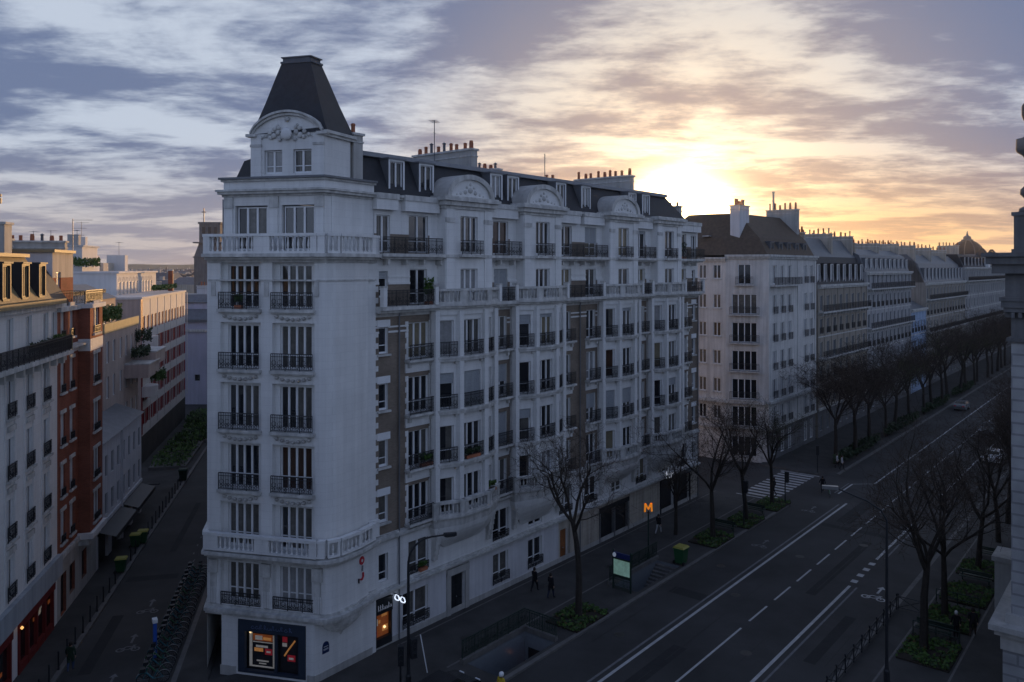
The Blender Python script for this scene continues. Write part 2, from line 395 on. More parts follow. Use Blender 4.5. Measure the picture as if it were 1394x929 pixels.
# first floor and the storeys above
ops1 = [(.87, 3.45, 4.0, 6.45), (4.17, 6.79, 4.0, 6.45)]
ops = list(ops1)
for z in FL: ops += [(.87, 3.45, z + .02, z + 2.68), (4.17, 6.79, z + .02, z + 2.68)]
w.wall(sF, 3.7, 24.1, ops, STONE, depth=.30)
iops = []
for a in WIN_A:
    iops.append((a-.98, a+.98, 4.1, 6.3))
    for z in FL: iops.append((a-.98, a+.98, z + .04, z + 2.52))
for (b0, b1) in ((.87, 3.45), (4.17, 6.79)):
    for z in [4.0] + FL:
        t_ = z + 2.45 if z == 4.0 else z + 2.68
        w.wall(sF, z if z == 4.0 else z+.02, t_, [o for o in iops if z - .1 < o[2] < z + .3 and b0 < o[0] < b1], STONE, depth=.22, a0=b0, a1=b1, out=-.30)
for s in sC: w.wall(s, 3.7, 24.1, [], STONE)
w.wall(sQ, 0, 24.1, [], STONE)
w.wall(Seg((0.42, -0.14), (0.42, 0)), 0, 24.1, [], STONE)
w.wall(Seg((-0.35, -0.38), (-0.35, -0.14)), 3.7, 24.1, [], STONE)
w.wall(Seg((KL[0]+.603*6.4, KL[1]+.798*6.4), KL), 0, 24.1, [], STONE)
w.prism([KL] + CURVE + [(.4,-.1), (.4, 1.5), (-5, 7)], 3.55, 3.72, TRIM)
# grooves down the corner pilaster and capitals at the sixth floor
for z in [22.55]:
    tower_ring(w, .05, z, z + .09, TRIM)
q = w
for i in range(58):
    z = 3.9 + i * .345
    if i % 2 == 0: q.segbox(sB, .41, .72, -.05, .035, z, z + .33, STONE)
for a in (.43, 3.81, 6.93):
    q.segbox(sF, a-.13, a+.13, -.05, .07, 21.7, 22.5, TRIM)
for a in (.43, 3.81, 6.97):
    q.segbox(sF, a-.20, a+.20, -.05, .06, 3.95, 6.5, TRIM)
    for k in range(5): q.segbox(sF, a-.22 + k*.1, a-.17 + k*.1, .0, .09, 4.0, 4.9, STONE)
    q.segbox(sF, a-.30, a+.30, -.05, .16, 5.75, 6.5, TRIM)
w.build('wall', MAIN)
c = MB()
tower_ring(c, .42, 3.62, 3.80, TRIM); tower_ring(c, .30, 3.45, 3.62, TRIM); tower_ring(c, .12, 3.80, 3.92, TRIM)
tower_ring(c, .14, 6.55, 6.75, TRIM); tower_ring(c, .38, 6.75, 6.92, TRIM); tower_ring(c, .62, 6.92, 7.10, TRIM); tower_ring(c, .10, 7.10, 7.19, STONE2)
tower_ring(c, .12, 23.62, 23.78, TRIM); tower_ring(c, .38, 23.78, 23.92, TRIM); tower_ring(c, .62, 23.92, 24.12, TRIM)
c.build('cornice', MAIN)
# corbel under the rounded corner, narrowing downwards
cb = MB()
for i in range(6):
    f = 1 - (i / 6) ** 1.6; z = 3.45 - i * .17; r = 1.15 * f + .08
    pts = [(-2.3 + r*1.25*math.cos(a), -.1 - r*.85*math.sin(a)) for a in [math.pi*(1 - k/8) for k in range(9)]]
    cb.prism(pts, z - .165, z, TRIM)
cb.lathe([(.02, -.3), (.12, -.2), (.16, -.05), (.1, .1)], (-2.3, -.2, 2.42), TRIM, 8)
cb.build('corbel', MAIN)
# stone balustrades of the tower
def ring_balustrade(out, z, h, groups_front, curve=True):
    b = MB(); balustrade(b, sF, .10, sF.L + .1, out, z, h, groups=groups_front, m=STONE)
    for i, s in enumerate(sC):
        g = [(.05, .06)] if i == 0 else [(.06, s.L - .05)] if i < 3 else [(.06, s.L - .3)]
        balustrade(b, s, 0.0, s.L + .08, out - .06, z, h, groups=g, m=STONE)
    balustrade(b, sQ, 0, .77, out - .2, z, h, groups=[(.7, .72)], m=STONE)
    balustrade(b, Seg((KL[0]+.603*2.2, KL[1]+.798*2.2), KL), 0, 2.2 + out*.5, out*.33, z, h, groups=[(.3, 1.9)], m=STONE)
    return b.build('balustrade', MAIN)
ring_balustrade(.56, 7.19, 1.0, [(1.0, 3.35), (4.25, 6.7)])
ring_balustrade(.56, 24.12, 1.12, [(.5, 3.3), (4.3, 6.8)])
# windows and railings of the tower front
for a in WIN_A:
    window(MAIN, sF, a, 4.1, 1.96, 2.2, 4, out=-.30, glass=GLASSC if a < 3 else GLASSW)
    put('railing', rail_mesh(2.5, .75), MAIN, sF.pt(a, .02, 3.93), sF.ang)
    for z in FL:
        window(MAIN, sF, a, z + .04, 1.96, 2.48, 4, out=-.30)
        if z > 8:
            b = MB(); b.segbox(sF, a-1.36, a+1.36, -.05, .30, z-.17, z, TRIM); b.segbox(sF, a-1.30, a+1.30, -.05, .20, z-.25, z-.17, TRIM)
            for k in range(7):   # carved garland hanging under the slab
                x = -1.0 + k/3; p = sF.pt(a + x, .06, z - .42 - .16*(1 - x*x)); b.lathe([(.02,-.1),(.12,-.05),(.14,.02),(.08,.1)], p, STONE2, 6)
            o = b.build('balcony', MAIN)
            put('railing', rail_mesh(2.56, .98), o, sF.pt(a, .22, z), sF.ang)
# seventh floor of the tower, attic and turret
K7a, K7b, K7c = sF.pt(.75, -.5, 0)[:2], sF.pt(7.2, -.42, 0)[:2], (-.35, .05)
s7, s7b = Seg(K7a, K7b), Seg(K7b, K7c)
w = MB()
o7 = [(.75, 2.85, 24.3, 26.9), (3.75, 5.85, 24.3, 26.9)]
w.wall(s7, 24.1, 28.45, o7, STONE, depth=.3); w.wall(s7b, 24.1, 28.45, [], STONE)
w.wall(Seg((K7c[0], K7c[1]), (.45, .05)), 24.1, 28.45, [], STONE)
w.wall(Seg((K7a[0]+.603*4, K7a[1]+.798*4), K7a), 24.1, 28.45, [], STONE)
for a in (.38, 3.3, 6.15):
    w.segbox(s7, a-.24, a+.24, 0, .08, 24.1, 27.4, STONE); w.segbox(s7, a-.28, a+.28, 0, .14, 26.75, 27.4, TRIM)
w.segbox(s7b, .5, .9, 0, .06, 24.1, 27.4, STONE)
w.build('wall', MAIN)
c = MB()
def ring7(out, z0, z1, m):
    pts = [s7.pt(-out*.6, out, 0)[:2], s7.pt(s7.L + out*.5, out, 0)[:2], s7b.pt(s7b.L, out, 0)[:2], (.5, .05 - out), (.5, 3), (-3.2, 6), s7.pt(-.1, -3.4, 0)[:2], s7.pt(-out*.6, -3, 0)[:2]]
    c.prism(pts, z0, z1, m)
ring7(.10, 27.42, 27.55, TRIM); ring7(.34, 27.55, 27.70, TRIM); ring7(.46, 27.70, 27.82, TRIM); ring7(.16, 28.3, 28.42, TRIM); ring7(.30, 28.42, 28.54, ZINC)
c.build('cornice', MAIN)
for a in (1.8, 4.8):
    window(MAIN, s7, a, 24.32, 1.9, 2.5, 3, out=-.05)
# turret
T_A, T_B = s7.pt(1.65, -.25, 0)[:2], s7.pt(s7.L-.12, -.25, 0)[:2]
T_C = (-.95, .55); T_D = (-1.6, 5.0); T_E = s7.pt(1.65, -3.9, 0)[:2]
sT, sT2 = Seg(T_A, T_B), Seg(T_B, T_C)
Lt = sT.L; mid = Lt / 2
w = MB()
w.wall(sT, 28.5, 30.95, [(mid-1.5, mid-.35, 28.72, 30.1), (mid+.35, mid+1.5, 28.72, 30.1)], STONE, depth=.25)
w.wall(sT2, 28.5, 31.0, [], STONE)
w.wall(Seg(T_C, T_D), 28.5, 30.95, [], STONE); w.wall(Seg(T_D, T_E), 28.5, 30.95, [], STONE); w.wall(Seg(T_E, T_A), 28.5, 30.95, [], STONE)
for a in (.35, Lt-.35):
    w.segbox(sT, a-.33, a+.33, 0, .10, 28.5, 30.3, STONE); w.segbox(sT, a-.36, a+.36, 0, .14, 30.3, 30.45, TRIM); w.segbox(sT, a-.33, a+.33, 0, .10, 30.45, 30.95, STONE)
# arched gable
n = 16; arc = []
for i in range(n + 1):
    x = -1 + 2*i/n; arc.append((mid + x * (Lt/2 - .04), 31.05 + 1.16 * (1 - x*x) ** .72))
for i in range(n):
    (a0, z0), (a1, z1) = arc[i], arc[i+1]
    w.face([sT.pt(a0, .0, 30.95), sT.pt(a1, .0, 30.95), sT.pt(a1, .0, z1), sT.pt(a0, .0, z0)], STONE)
    w.face([sT.pt(a0, .0, z0), sT.pt(a1, .0, z1), sT.pt(a1, -.8, z1), sT.pt(a0, -.8, z0)], ZINC)
    w.face([sT.pt(a1, -.8, 30.95), sT.pt(a0, -.8, 30.95), sT.pt(a0, -.8, z0), sT.pt(a1, -.8, z1)], STONE)
w.build('turret_wall', MAIN)
c = MB()
for dz, o_, th in ((0, .28, .13), (-.16, .16, .14)):
    for i in range(n):
        (a0, z0), (a1, z1) = arc[i], arc[i+1]
        z0 += dz; z1 += dz
        P = lambda a, o, z: sT.pt(a, o, z)
        c.face([P(a0,o_,z0), P(a1,o_,z1), P(a1,o_,z1+th), P(a0,o_,z0+th)], TRIM)
        c.face([P(a0,o_,z0+th), P(a1,o_,z1+th), P(a1,-.1,z1+th), P(a0,-.1,z0+th)], TRIM)
        c.face([P(a0,-.0,z0), P(a1,-.0,z1), P(a1,o_,z1), P(a0,o_,z0)], TRIM)
c.segbox(sT, -.2, .42, -.1, .30, 30.88, 31.04, TRIM); c.segbox(sT, Lt-.42, Lt+.25, -.1, .30, 30.88, 31.04, TRIM)
c.segbox(sT2, -.15, sT2.L+.2, -.1, .18, 30.80, 30.95, TRIM); c.segbox(sT2, -.2, sT2.L+.3, -.1, .30, 30.95, 31.12, TRIM)
c.build('cornice', MAIN)
for a in (mid-.92, mid+.92): window(MAIN, sT, a, 28.74, 1.12, 1.34, 2, out=-.03)
# carved cartouche in the gable
b = MB()
def lump(a, z, r, sq=.5, m=STONE2):
    p = sT.pt(a, .02, z); k = MB(); k.lathe([(r*math.sin(x), r*sq*(1-math.cos(x)) ) for x in [math.pi*i/6 for i in range(1, 6)]], (0,0,0), m, 8)
    d = sT.d; nn = sT.n
    for v in k.v: b.v.append((p[0] + d.x*v[0] + nn.x*(v[2]*.55), p[1] + d.y*v[0] + nn.y*(v[2]*.55), p[2] + v[1]))
    off = len(b.v) - len(k.v)
    for f in k.f: b.f.append(tuple(i + off for i in f)); b.m.append(b.mi(m))
lump(mid, 30.98, .38, .7, STONE)
for s_ in (-1, 1):
    for (dx, dz, r) in ((.55,.1,.22),(.75,.38,.2),(.8,-.12,.24),(1.05,.12,.2),(1.3,-.1,.17),(1.0,-.25,.18),(1.55,-.2,.13),(.45,-.4,.18),(.5,.45,.16),(.6,.62,.12)):
        lump(mid + s_*dx*1.05, 31.0 + dz*.8, r*.72, .8, TRIM)
lump(mid, 31.85, .17, .8, TRIM)
b.build('cartouche', MAIN, smooth=True)
# turret roof
def lerp2(p, c, f): return (c[0] + (p[0]-c[0])*f, c[1] + (p[1]-c[1])*f)
tp = [Seg(T_A,T_B).pt(-.05,.0,0)[:2], sT.pt(Lt+.22,.10,0)[:2], sT2.pt(sT2.L+.25,.22,0)[:2], (T_D[0]+.2,T_D[1]+.2), (T_E[0]-.2,T_E[1]+.2)]
cen = (sum(p[0] for p in tp)/5 - .1, sum(p[1] for p in tp)/5)
r = MB()
prev, pz = tp, 31.05
for f, z in ((.90, 31.6), (.70, 33.0), (.50, 34.55), (.385, 35.4)):
    cur = [lerp2(p, cen, f) for p in tp]; r.prism(prev, pz, z, SLATE, cap=False, top=cur); prev, pz = cur, z
rf = r.build('turret_roof', MAIN)
b = MB(); a_ = [lerp2(p, cen, .41) for p in tp]; b_ = [lerp2(p, cen, .36) for p in tp]; c_ = [lerp2(p, cen, .05) for p in tp]
b.prism(a_, 35.38, 35.50, ZINCD); b.prism(b_, 35.50, 35.72, ZINCD, cap=False); b.prism([lerp2(p, cen, .40) for p in tp], 35.72, 35.78, ZINC); b.prism([lerp2(p, cen, .38) for p in tp], 35.78, 35.98, ZINCD, top=c_)
b.build('roof_cap', rf)
# ---------------------------------------------------------------- long facade
BAYS = [8.1, 16.25, 27.7, 35.8]; HW = 2.9
COLS = [4.1, 12.2, 20.15, 23.7, 31.75, 39.7]; SMALL = [1.15, 42.1]
ops = []; wl = []
def op(a, z, ww, hh): ops.append((a-ww/2, a+ww/2, z, z+hh))
for a in COLS:
    ww_ = 1.75 if a in (4.1, 39.7) else 1.3
    for z in FL[:4]: op(a, z+.03, ww_, 2.3); wl.append((a, z+.03, ww_, 2.3, 3 if a in (4.1, 39.7) else 2, 'french_window'))
    op(a, FL[4]+.03, 1.5, 2.25); wl.append((a, FL[4]+.03, 1.5, 2.25, 2, 'french_window'))
    op(a, 24.25, 1.7, 2.4); wl.append((a, 24.25, 1.7, 2.4, 2, 'french_window'))
    op(a, 3.85, 1.75, 2.1); wl.append((a, 3.85, 1.75, 2.1, 2, 'window'))
for a in SMALL:
    for z in FL: op(a, z+.55, .72, 1.6); wl.append((a, z+.55, .72, 1.6, 1, 'window'))
    op(a, 4.1, .75, 1.7); wl.append((a, 4.1, .75, 1.7, 1, 'window'))
    op(a, 24.25, 1.1, 2.3); wl.append((a, 24.25, 1.1, 2.3, 2, 'french_window'))
for a, z, ww, hh in ((3.85, .65, 2.2, 2.15), (12.2, .85, 1.7, 2.0), (16.2, .85, 1.7, 2.0)): op(a, z, ww, hh); wl.append((a, z, ww, hh, 2, 'window'))
for a in BAYS[1:]: op(a, 3.85, 1.7, 1.3); wl.append((a, 3.85, 1.7, 1.3, 2, 'window'))
GOPS = [(.42+.03, 1.78, .25, 3.15), (7.0, 8.35, .02, 2.72), (19.4, 20.4, .02, 2.6), (24.9, 29.6, .1, 3.0), (35.2, 37.9, .1, 3.0), (38.1, 41.2, .1, 3.0)]
wcuts = [.9, 2.35, 5.4, 5.35, 10.85] 
def inbay(a): return any(abs(a - c) < HW + .12 for c in BAYS)
def fm_(a, z):
    if z < 3.4: return RENDER if a < 19.2 else CREAM2
    if z < 7.0: return STONE
    if inbay(a): return STONE
    if z < 20.3: return BRICK if not (18.95 < a < 21.3 and False) else STONE
    if z < 20.95: return STONE
    if z < 22.3: return BRICK
    if z < 24.2: return STONE
    if z < 25.4: return BRICK
    return STONE
w = MB()
zc = [3.4, 7.0, 20.3, 20.95, 22.3, 24.2, 25.4]
w.wall(sB, 0, 27.8, ops + [g + (DOORD,) for g in GOPS], STONE, depth=.26, matfn=fm_, a0=.42, zcuts=zc, cuts=[x for cc in BAYS for x in (cc-HW-.12, cc+HW+.12)] + [19.2], rm=STONE)
# string courses
sBx = sB
w.segbox(sB, .42, 43, 0, .05, 0, .5, STONE2)
wm = w.build('wall', MAIN)
c = MB()
def course(z0, z1, out, m=TRIM, a0=.42, a1=43.0): c.segbox(sB, a0, a1, -.05, out, z0, z1, m)
course(3.32, 3.46, .18); course(3.46, 3.6, .34); course(3.6, 3.68, .12)
course(6.55, 6.70, .14); course(6.70, 6.88, .30); course(6.88, 6.98, .16)
course(20.35, 20.50, .12)
def course_gap(z0, z1, out, m):
    xs = sorted((o[0]-.02, o[1]+.02) for o in ops if o[2] < z1 and o[3] > z0 and o[2] > 5) ; a = .42
    for x0, x1 in xs + [(43.0, 43.0)]:
        if x0 - a > .1: c.segbox(sB, a, x0, -.05, out, z0, z1, m)
        a = max(a, x1)
course_gap(22.28, 22.42, .06, STONE); course_gap(22.7, 22.8, .05, STONE)
course(27.5, 27.66, .22); course(27.66, 27.8, .36)
course_gap(19.3, 19.42, .05, STONE); course_gap(19.62, 19.72, .05, STONE)
c.build('cornice', MAIN)
# sixth and seventh floor balconies between and over the bays
b = MB(); b.segbox(sB, .42, 43, -.05, .80, 20.72, 20.95, TRIM); b.segbox(sB, .42, 43, -.05, .55, 20.55, 20.72, TRIM)
o6 = b.build('balcony', MAIN)
b = MB(); b.segbox(sB, .42, 43, -.05, .85, 23.98, 24.18, TRIM); b.segbox(sB, .42, 43, -.05, .6, 23.84, 23.98, TRIM)
for i in range(28): a = 1.2 + i*1.5; b.segbox(sB, a-.09, a+.09, -.02, .5, 23.5, 23.86, TRIM)
o7 = b.build('balcony', MAIN)
edges = [.45] + [x for cc in BAYS for x in (cc-HW+.3, cc+HW-.3)] + [42.9]
for i in range(0, len(edges), 2):
    e0, e1 = edges[i], edges[i+1]
    put('railing', rail_mesh(e1-e0, 1.02), o7, sB.pt((e0+e1)/2, .78, 24.18))
e6 = [.45] + [x for cc in BAYS for x in (cc-HW-.1, cc+HW+.1)] + [42.9]
for i in range(0, len(e6), 2):
    e0, e1 = e6[i], e6[i+1]
    put('railing', rail_mesh(e1-e0-.5, 1.0), o6, sB.pt((e0+e1)/2, .72, 20.95))
    pb = MB()
    for x in (e0, e1-.28): pb.segbox(sB, x, x+.28, .5, .84, 20.95, 22.1, STONE); pb.segbox(sB, x-.03, x+.31, .47, .87, 22.1, 22.2, TRIM)
    pb.build('post', o6)
for (a, z, ww, hh, lv, nm) in wl:
    window(MAIN, sB, a, z, ww, hh, lv, name=nm, out=-.02, shutter=.12 if nm == 'window' else .22)
# flush columns: slabs, railings, white lintel panels
for a in COLS:
    hb = 1.22 if a in (4.1, 39.7) else .86
    for i, z in enumerate(FL[:4]):
        b = MB(); b.segbox(sB, a-hb, a+hb, -.05, .52, z-.14, z, TRIM); b.segbox(sB, a-hb+.07, a+hb-.07, -.05, .36, z-.24, z-.14, TRIM)
        if i: 
            b.segbox(sB, a-hb+.04, a+hb-.04, -.05, .10, z-.82, z-.24, STONE)
            for s_ in (-1, 1): b.segbox(sB, a+s_*(hb-.27)-.09, a+s_*(hb-.27)+.09, 0, .30, z-.5, z-.24, TRIM)
        o = b.build('balcony', MAIN)
        put('railing', rail_mesh(hb*2-.14, .98), o, sB.pt(a, .46, z))
    for i, z in enumerate(FL[:4]):
        for s_ in ((-1, 1) if hb > 1 else ()):
            b = MB()
            for k in range(7):
                ww = (.16 if k % 2 else .26) * (1 if hb > 1 else .6)
                b.segbox(sB, a+s_*(hb-.32 if hb > 1 else .66) + (0 if s_ > 0 else -ww), a+s_*.9 + (ww if s_ > 0 else 0), -.02, .03, z + k*.345 + .02, z + k*.345 + .355, STONE)
            b.build('window_trim', MAIN)
    put('railing', rail_mesh(1.75, .55), MAIN, sB.pt(a, .05, 3.85))
for a in SMALL:
    for z in FL[:4]:
        b = MB(); b.segbox(sB, a-.52, a+.52, -.02, .05, z+2.18, z+2.62, FRAME); b.segbox(sB, a-.52, a+.52, -.02, .16, z+.40, z+.52, TRIM); b.build('lintel', MAIN)
# attic blocks over the seventh floor windows
for a in COLS: b = MB(); b.segbox(sB, a-1.5, a+1.5, -.05, .42, 26.85, 27.62, STONE); b.segbox(sB, a-1.56, a+1.56, -.05, .5, 27.5, 27.84, TRIM); b.build('attic_block', MAIN)
for a in SMALL: b = MB(); b.segbox(sB, a-.85, a+.85, -.05, .42, 26.85, 27.62, STONE); b.segbox(sB, a-.9, a+.9, -.05, .5, 27.5, 27.84, TRIM); b.build('attic_block', MAIN)
# bays
for bi, cc in enumerate(BAYS):
    pts = [(cc-HW, 0), (cc-HW, -.35), (cc-1.22, -.92), (cc+1.22, -.92), (cc+HW, -.35), (cc+HW, 0)]
    S = [Seg(pts[i], pts[i+1]) for i in range(5)]
    w = MB()
    fl = FL[:4]
    for i, s in enumerate(S):
        if i in (0, 4): w.wall(s, 6.9, 20.7, [], STONE)
        else:
            ww = 1.85 if i == 2 else 1.02
            o_ = [(s.L/2-ww/2, s.L/2+ww/2, z+.03, z+2.38) for z in fl]
            w.wall(s, 6.9, 20.7, o_, STONE, depth=.26)
            for z in fl:
                window(MAIN, s, s.L/2, z+.03, ww, 2.35, 3 if i == 2 else (2 if i == 3 else 1), name='bay_window', out=-.02, shutter=.2)
    # pilaster strips at the angles
    for p in (pts[1], pts[2], pts[3], pts[4]):
        w.prism([(p[0]-.19, p[1]-.30), (p[0]+.19, p[1]-.30), (p[0]+.19, p[1]+.12), (p[0]-.19, p[1]+.12)], 6.9, 20.5, STONE)
    bw = w.build('bay', MAIN)
    # balconies on the bay
    def ring(out): 
        return [(cc-HW-out*.5, 0), (cc-HW-out*.6, -.35-out*.5), (cc-1.3, -.92-out), (cc+1.3, -.92-out), (cc+HW+out*.6, -.35-out*.5), (cc+HW+out*.5, 0)]
    for z in fl[1:]:
        b = MB(); b.prism(ring(.40), z-.14, z, TRIM); b.prism(ring(.34), z-.30, z-.14, TRIM)
        for s in S[1:4]:
            for f in (.15, .85): b.segbox(s, s.L*f-.08, s.L*f+.08, 0, .22, z-.5, z-.26, TRIM)
        o = b.build('balcony', MAIN)
        rp = ring(.17)
        for i in range(1, 4):
            s = Seg(rp[i], rp[i+1]); put('railing', rail_mesh(s.L-.34, .98), o, s.pt(s.L/2, 0, z), s.ang)
        s = Seg(rp[4], rp[5]); put('railing', rail_mesh(s.L-.1, .98), o, s.pt(s.L/2, 0, z), s.ang)
    for z, h in ((7.2, .95), (20.97, .98)):
        b = MB(); b.prism(ring(.62), z-.16, z, TRIM); b.prism(ring(.45), z-.30, z-.16, TRIM)
        if z > 20: b.prism(ring(.12), z-.75, z-.30, STONE)
        rp = ring(.58)
        for i in range(1, 4):
            s = Seg(rp[i], rp[i+1]); balustrade(b, s, 0, s.L+.05, 0, z, h, groups=[(.35, s.L-.3)], m=TRIM)
        for i in (0, 4):
            s = Seg(rp[i], rp[i+1]); balustrade(b, s, 0, s.L, 0, z, h, groups=[(.15, .2)], m=TRIM)
        b.build('balustrade', MAIN)
    # corbel: lofted quarter round under the bow
    b = MB(); steps = 7; prev = ring(.40); pz = 6.9
    for k in range(1, steps + 1):
        f = k / steps; sc = math.cos(f * math.pi / 2) ; z = 6.9 - 2.1 * f ** .8 * (1 if bi % 2 == 0 else 1.25)
        cur = [(cc + (p[0]-cc) * (.55 + .45*sc), min(-.02, p[1] * (.03 + .97*sc))) for p in ring(.40)]; cur[0] = (cur[0][0], .05); cur[-1] = (cur[-1][0], .05)
        b.prism(cur, z, pz, STONE if k > 1 else TRIM, cap=(k == steps), top=prev); prev, pz = cur, z
    for s_ in (-1, 1):   # scrolled consoles beside the corbel
        x = cc + s_*(HW - .25)
        for k in range(7):
            f = k / 7; b.box(x-.2, x+.2, -(.62*(1-f)**.7) - .05, 0, 6.75 - .36*(k+1), 6.75 - .36*k, TRIM)
    b.build('corbel', MAIN)
    # upper pavilion and its arched pediment
    hw = 2.3; w = MB(); U = [(cc-hw, 0), (cc-hw, -.72), (cc+hw, -.72), (cc+hw, 0)]
    SU = [Seg(U[i], U[i+1]) for i in range(3)]
    uo = [(hw-.85, hw+.85, 21.0, 23.25), (hw-.85, hw+.85, 24.3, 26.75)]
    w.wall(SU[1], 20.9, 27.9, uo, STONE, depth=.28)
    for i in (0, 2): w.wall(SU[i], 20.9, 27.9, [], STONE)
    for x in (.42, 2*hw-.42):
        w.segbox(SU[1], x-.38, x+.38, 0, .08, 20.95, 26.3, STONE); w.segbox(SU[1], x-.42, x+.42, 0, .13, 26.3, 26.6, TRIM); w.segbox(SU[1], x-.38, x+.38, 0, .08, 26.6, 27.3, STONE)
    w.build('bay_wall', MAIN)
    window(MAIN, SU[1], hw, 21.0, 1.7, 2.25, 3 if bi < 2 else 2, name='bay_window', out=-.03); window(MAIN, SU[1], hw, 24.3, 1.7, 2.45, 3 if bi < 2 else 2, name='bay_window', out=-.03)
    b = MB(); b.segbox(SU[1], hw-1.1, hw+1.1, -.05, .42, 24.02, 24.2, TRIM); o = b.build('balcony', MAIN); put('railing', rail_mesh(2.1, .95), o, SU[1].pt(hw, .36, 24.2))
    b = MB()
    for out, z0, z1 in ((.12, 27.2, 27.4), (.30, 27.4, 27.7), (.48, 27.7, 27.92), (.36, 27.92, 28.02)): 
        b.prism([(cc-hw-out, .3), (cc-hw-out, -.72-out), (cc+hw+out, -.72-out), (cc+hw+out, .3)], z0, z1, TRIM)
    b.build('cornice', MAIN)
    if bi < 3:
        b = MB(); n = 18; ar = [(math.cos(math.pi*(1-i/n)), math.sin(math.pi*(1-i/n))) for i in range(n+1)]
        r1, h1, r0, h0 = 2.32, 1.55, 1.95, 1.22; z = 28.0
        for i in range(n):
            x0, y0 = ar[i]; x1, y1 = ar[i+1]; yo, yi, yb = -1.0, -.82, 2.2
            b.face([(cc+x0*r0, yo, z+y0*h0), (cc+x1*r0, yo, z+y1*h0), (cc+x1*r1, yo, z+y1*h1), (cc+x0*r1, yo, z+y0*h1)], TRIM)
            b.face([(cc+x0*r0, yi, z+y0*h0), (cc+x1*r0, yi, z+y1*h0), (cc+x1*r0, yo, z+y1*h0), (cc+x0*r0, yo, z+y0*h0)], TRIM)
            b.face([(cc+x0*r0, yi, z), (cc+x1*r0, yi, z), (cc+x1*r0, yi, z+y1*h0), (cc+x0*r0, yi, z+y0*h0)], STONE)
            b.face([(cc+x0*r1, yo, z+y0*h1), (cc+x1*r1, yo, z+y1*h1), (cc+x1*r1, yb, z+y1*h1), (cc+x0*r1, yb, z+y0*h1)], STONE2)
        for (dx, dz, r_) in ((0,.45,.3),(.5,.3,.22),(-.5,.3,.22),(.95,.2,.16),(-.95,.2,.16),(0,.85,.16),(.35,.65,.15),(-.35,.65,.15),(1.3,.12,.1),(-1.3,.12,.1)):
            b.lathe([(r_*.3,-r_),(r_*.9,-r_*.4),(r_,0),(r_*.8,r_*.5),(r_*.2,r_)], (cc+dx, -.82+r_*.55, z+dz+.05), TRIM, 8)
        b.build('pediment', MAIN)
# mansard and dormers
r = MB()
r.prism([(-.6, .22), (41.6, .22), (41.6, 10.8), (-3.0, 10.8)], 27.8, 30.3, SLATE, top=[(-.6, 1.35), (38.6, 1.35), (38.6, 9.6), (-2.4, 9.6)], topm=ZINC)
roof = r.build('roof', MAIN)
b = MB(); b.box(-.6, 38.65, 1.05, 1.5, 30.22, 30.50, mat('pale_zinc', (.26,.27,.29), .5, .12, 1.2, .1)); b.prism([(-.6, 1.4), (38.5, 1.4), (38.5, 9.5), (-2.4, 9.5)], 30.3, 30.9, ZINC, top=[(-.6, 4.5), (33, 4.5), (33, 5.5), (-2, 5.5)]); b.box(41.4, 43, .1, 10.8, 27.82, 27.95, ZINC); b.build('roof_edge', roof)
def dormer_mesh(w_, h, dep, m=ZINC, fm=FRAME):
    k = ('dm', w_, h, dep, m.name, fm.name)
    if k in _cache: return _cache[k]
    b = MB()
    b.box(-w_/2-.16, -w_/2, 0, dep, 0, h+.1, m); b.box(w_/2, w_/2+.16, 0, dep, 0, h+.1, m)
    b.box(-w_/2-.22, w_/2+.22, -.12, dep, h+.1, h+.2, m); b.box(-w_/2, w_/2, 0, dep, -.12, 0, m)
    b.box(-w_/2-.14, -w_/2-.02, -.03, .0, 0, h+.08, fm); b.box(w_/2+.02, w_/2+.14, -.03, .0, 0, h+.08, fm); b.box(-w_/2, w_/2, -.03, .0, h-.02, h+.1, fm)
    _cache[k] = b.mesh('dormer'); return _cache[k]
def dormer(parent, sg, a, z, w_, h, out, dep=1.2, m=ZINC, fm=FRAME, leaves=2):
    o = put('dormer', dormer_mesh(w_, h, dep, m, fm), parent, sg.pt(a, out, z), sg.ang)
    put('dormer_window', flat_window_mesh(w_, h, leaves, fm, rnd.choice((GLASS, GLASS, GLASSC, GLASSW))), o, (0, -.02, 0))
for a in (2.6, 5.2, 12.2, 14.1, 20.1, 23.6, 31.0, 33.4):
    dormer(MAIN, sB, a, 28.25, 1.05, 1.75, -.42, 1.1)
# chimneys
chimney(MAIN, -.78, -.08, .45, 1.4, 27.8, 31.25, pots=1, along='y', ph=.55)
chimney(MAIN, 10.7, 11.35, 1.5, 7.5, 29.5, 31.75, pots=9, along='y', ph=.6)
chimney(MAIN, 32.2, 32.9, 1.4, 7.6, 29.5, 31.75, pots=9, along='y', ph=.65)
chimney(MAIN, 41.9, 42.5, 1.5, 4.5, 27.8, 29.5, pots=4, along='y', ph=.5)
chimney(MAIN, 17.5, 18.1, 5.0, 8.5, 29.8, 31.25, pots=6, along='y', ph=.45)
chimney(MAIN, 24.0, 24.5, 4.0, 6.0, 29.8, 30.9, pots=3, along='y', ph=.35)
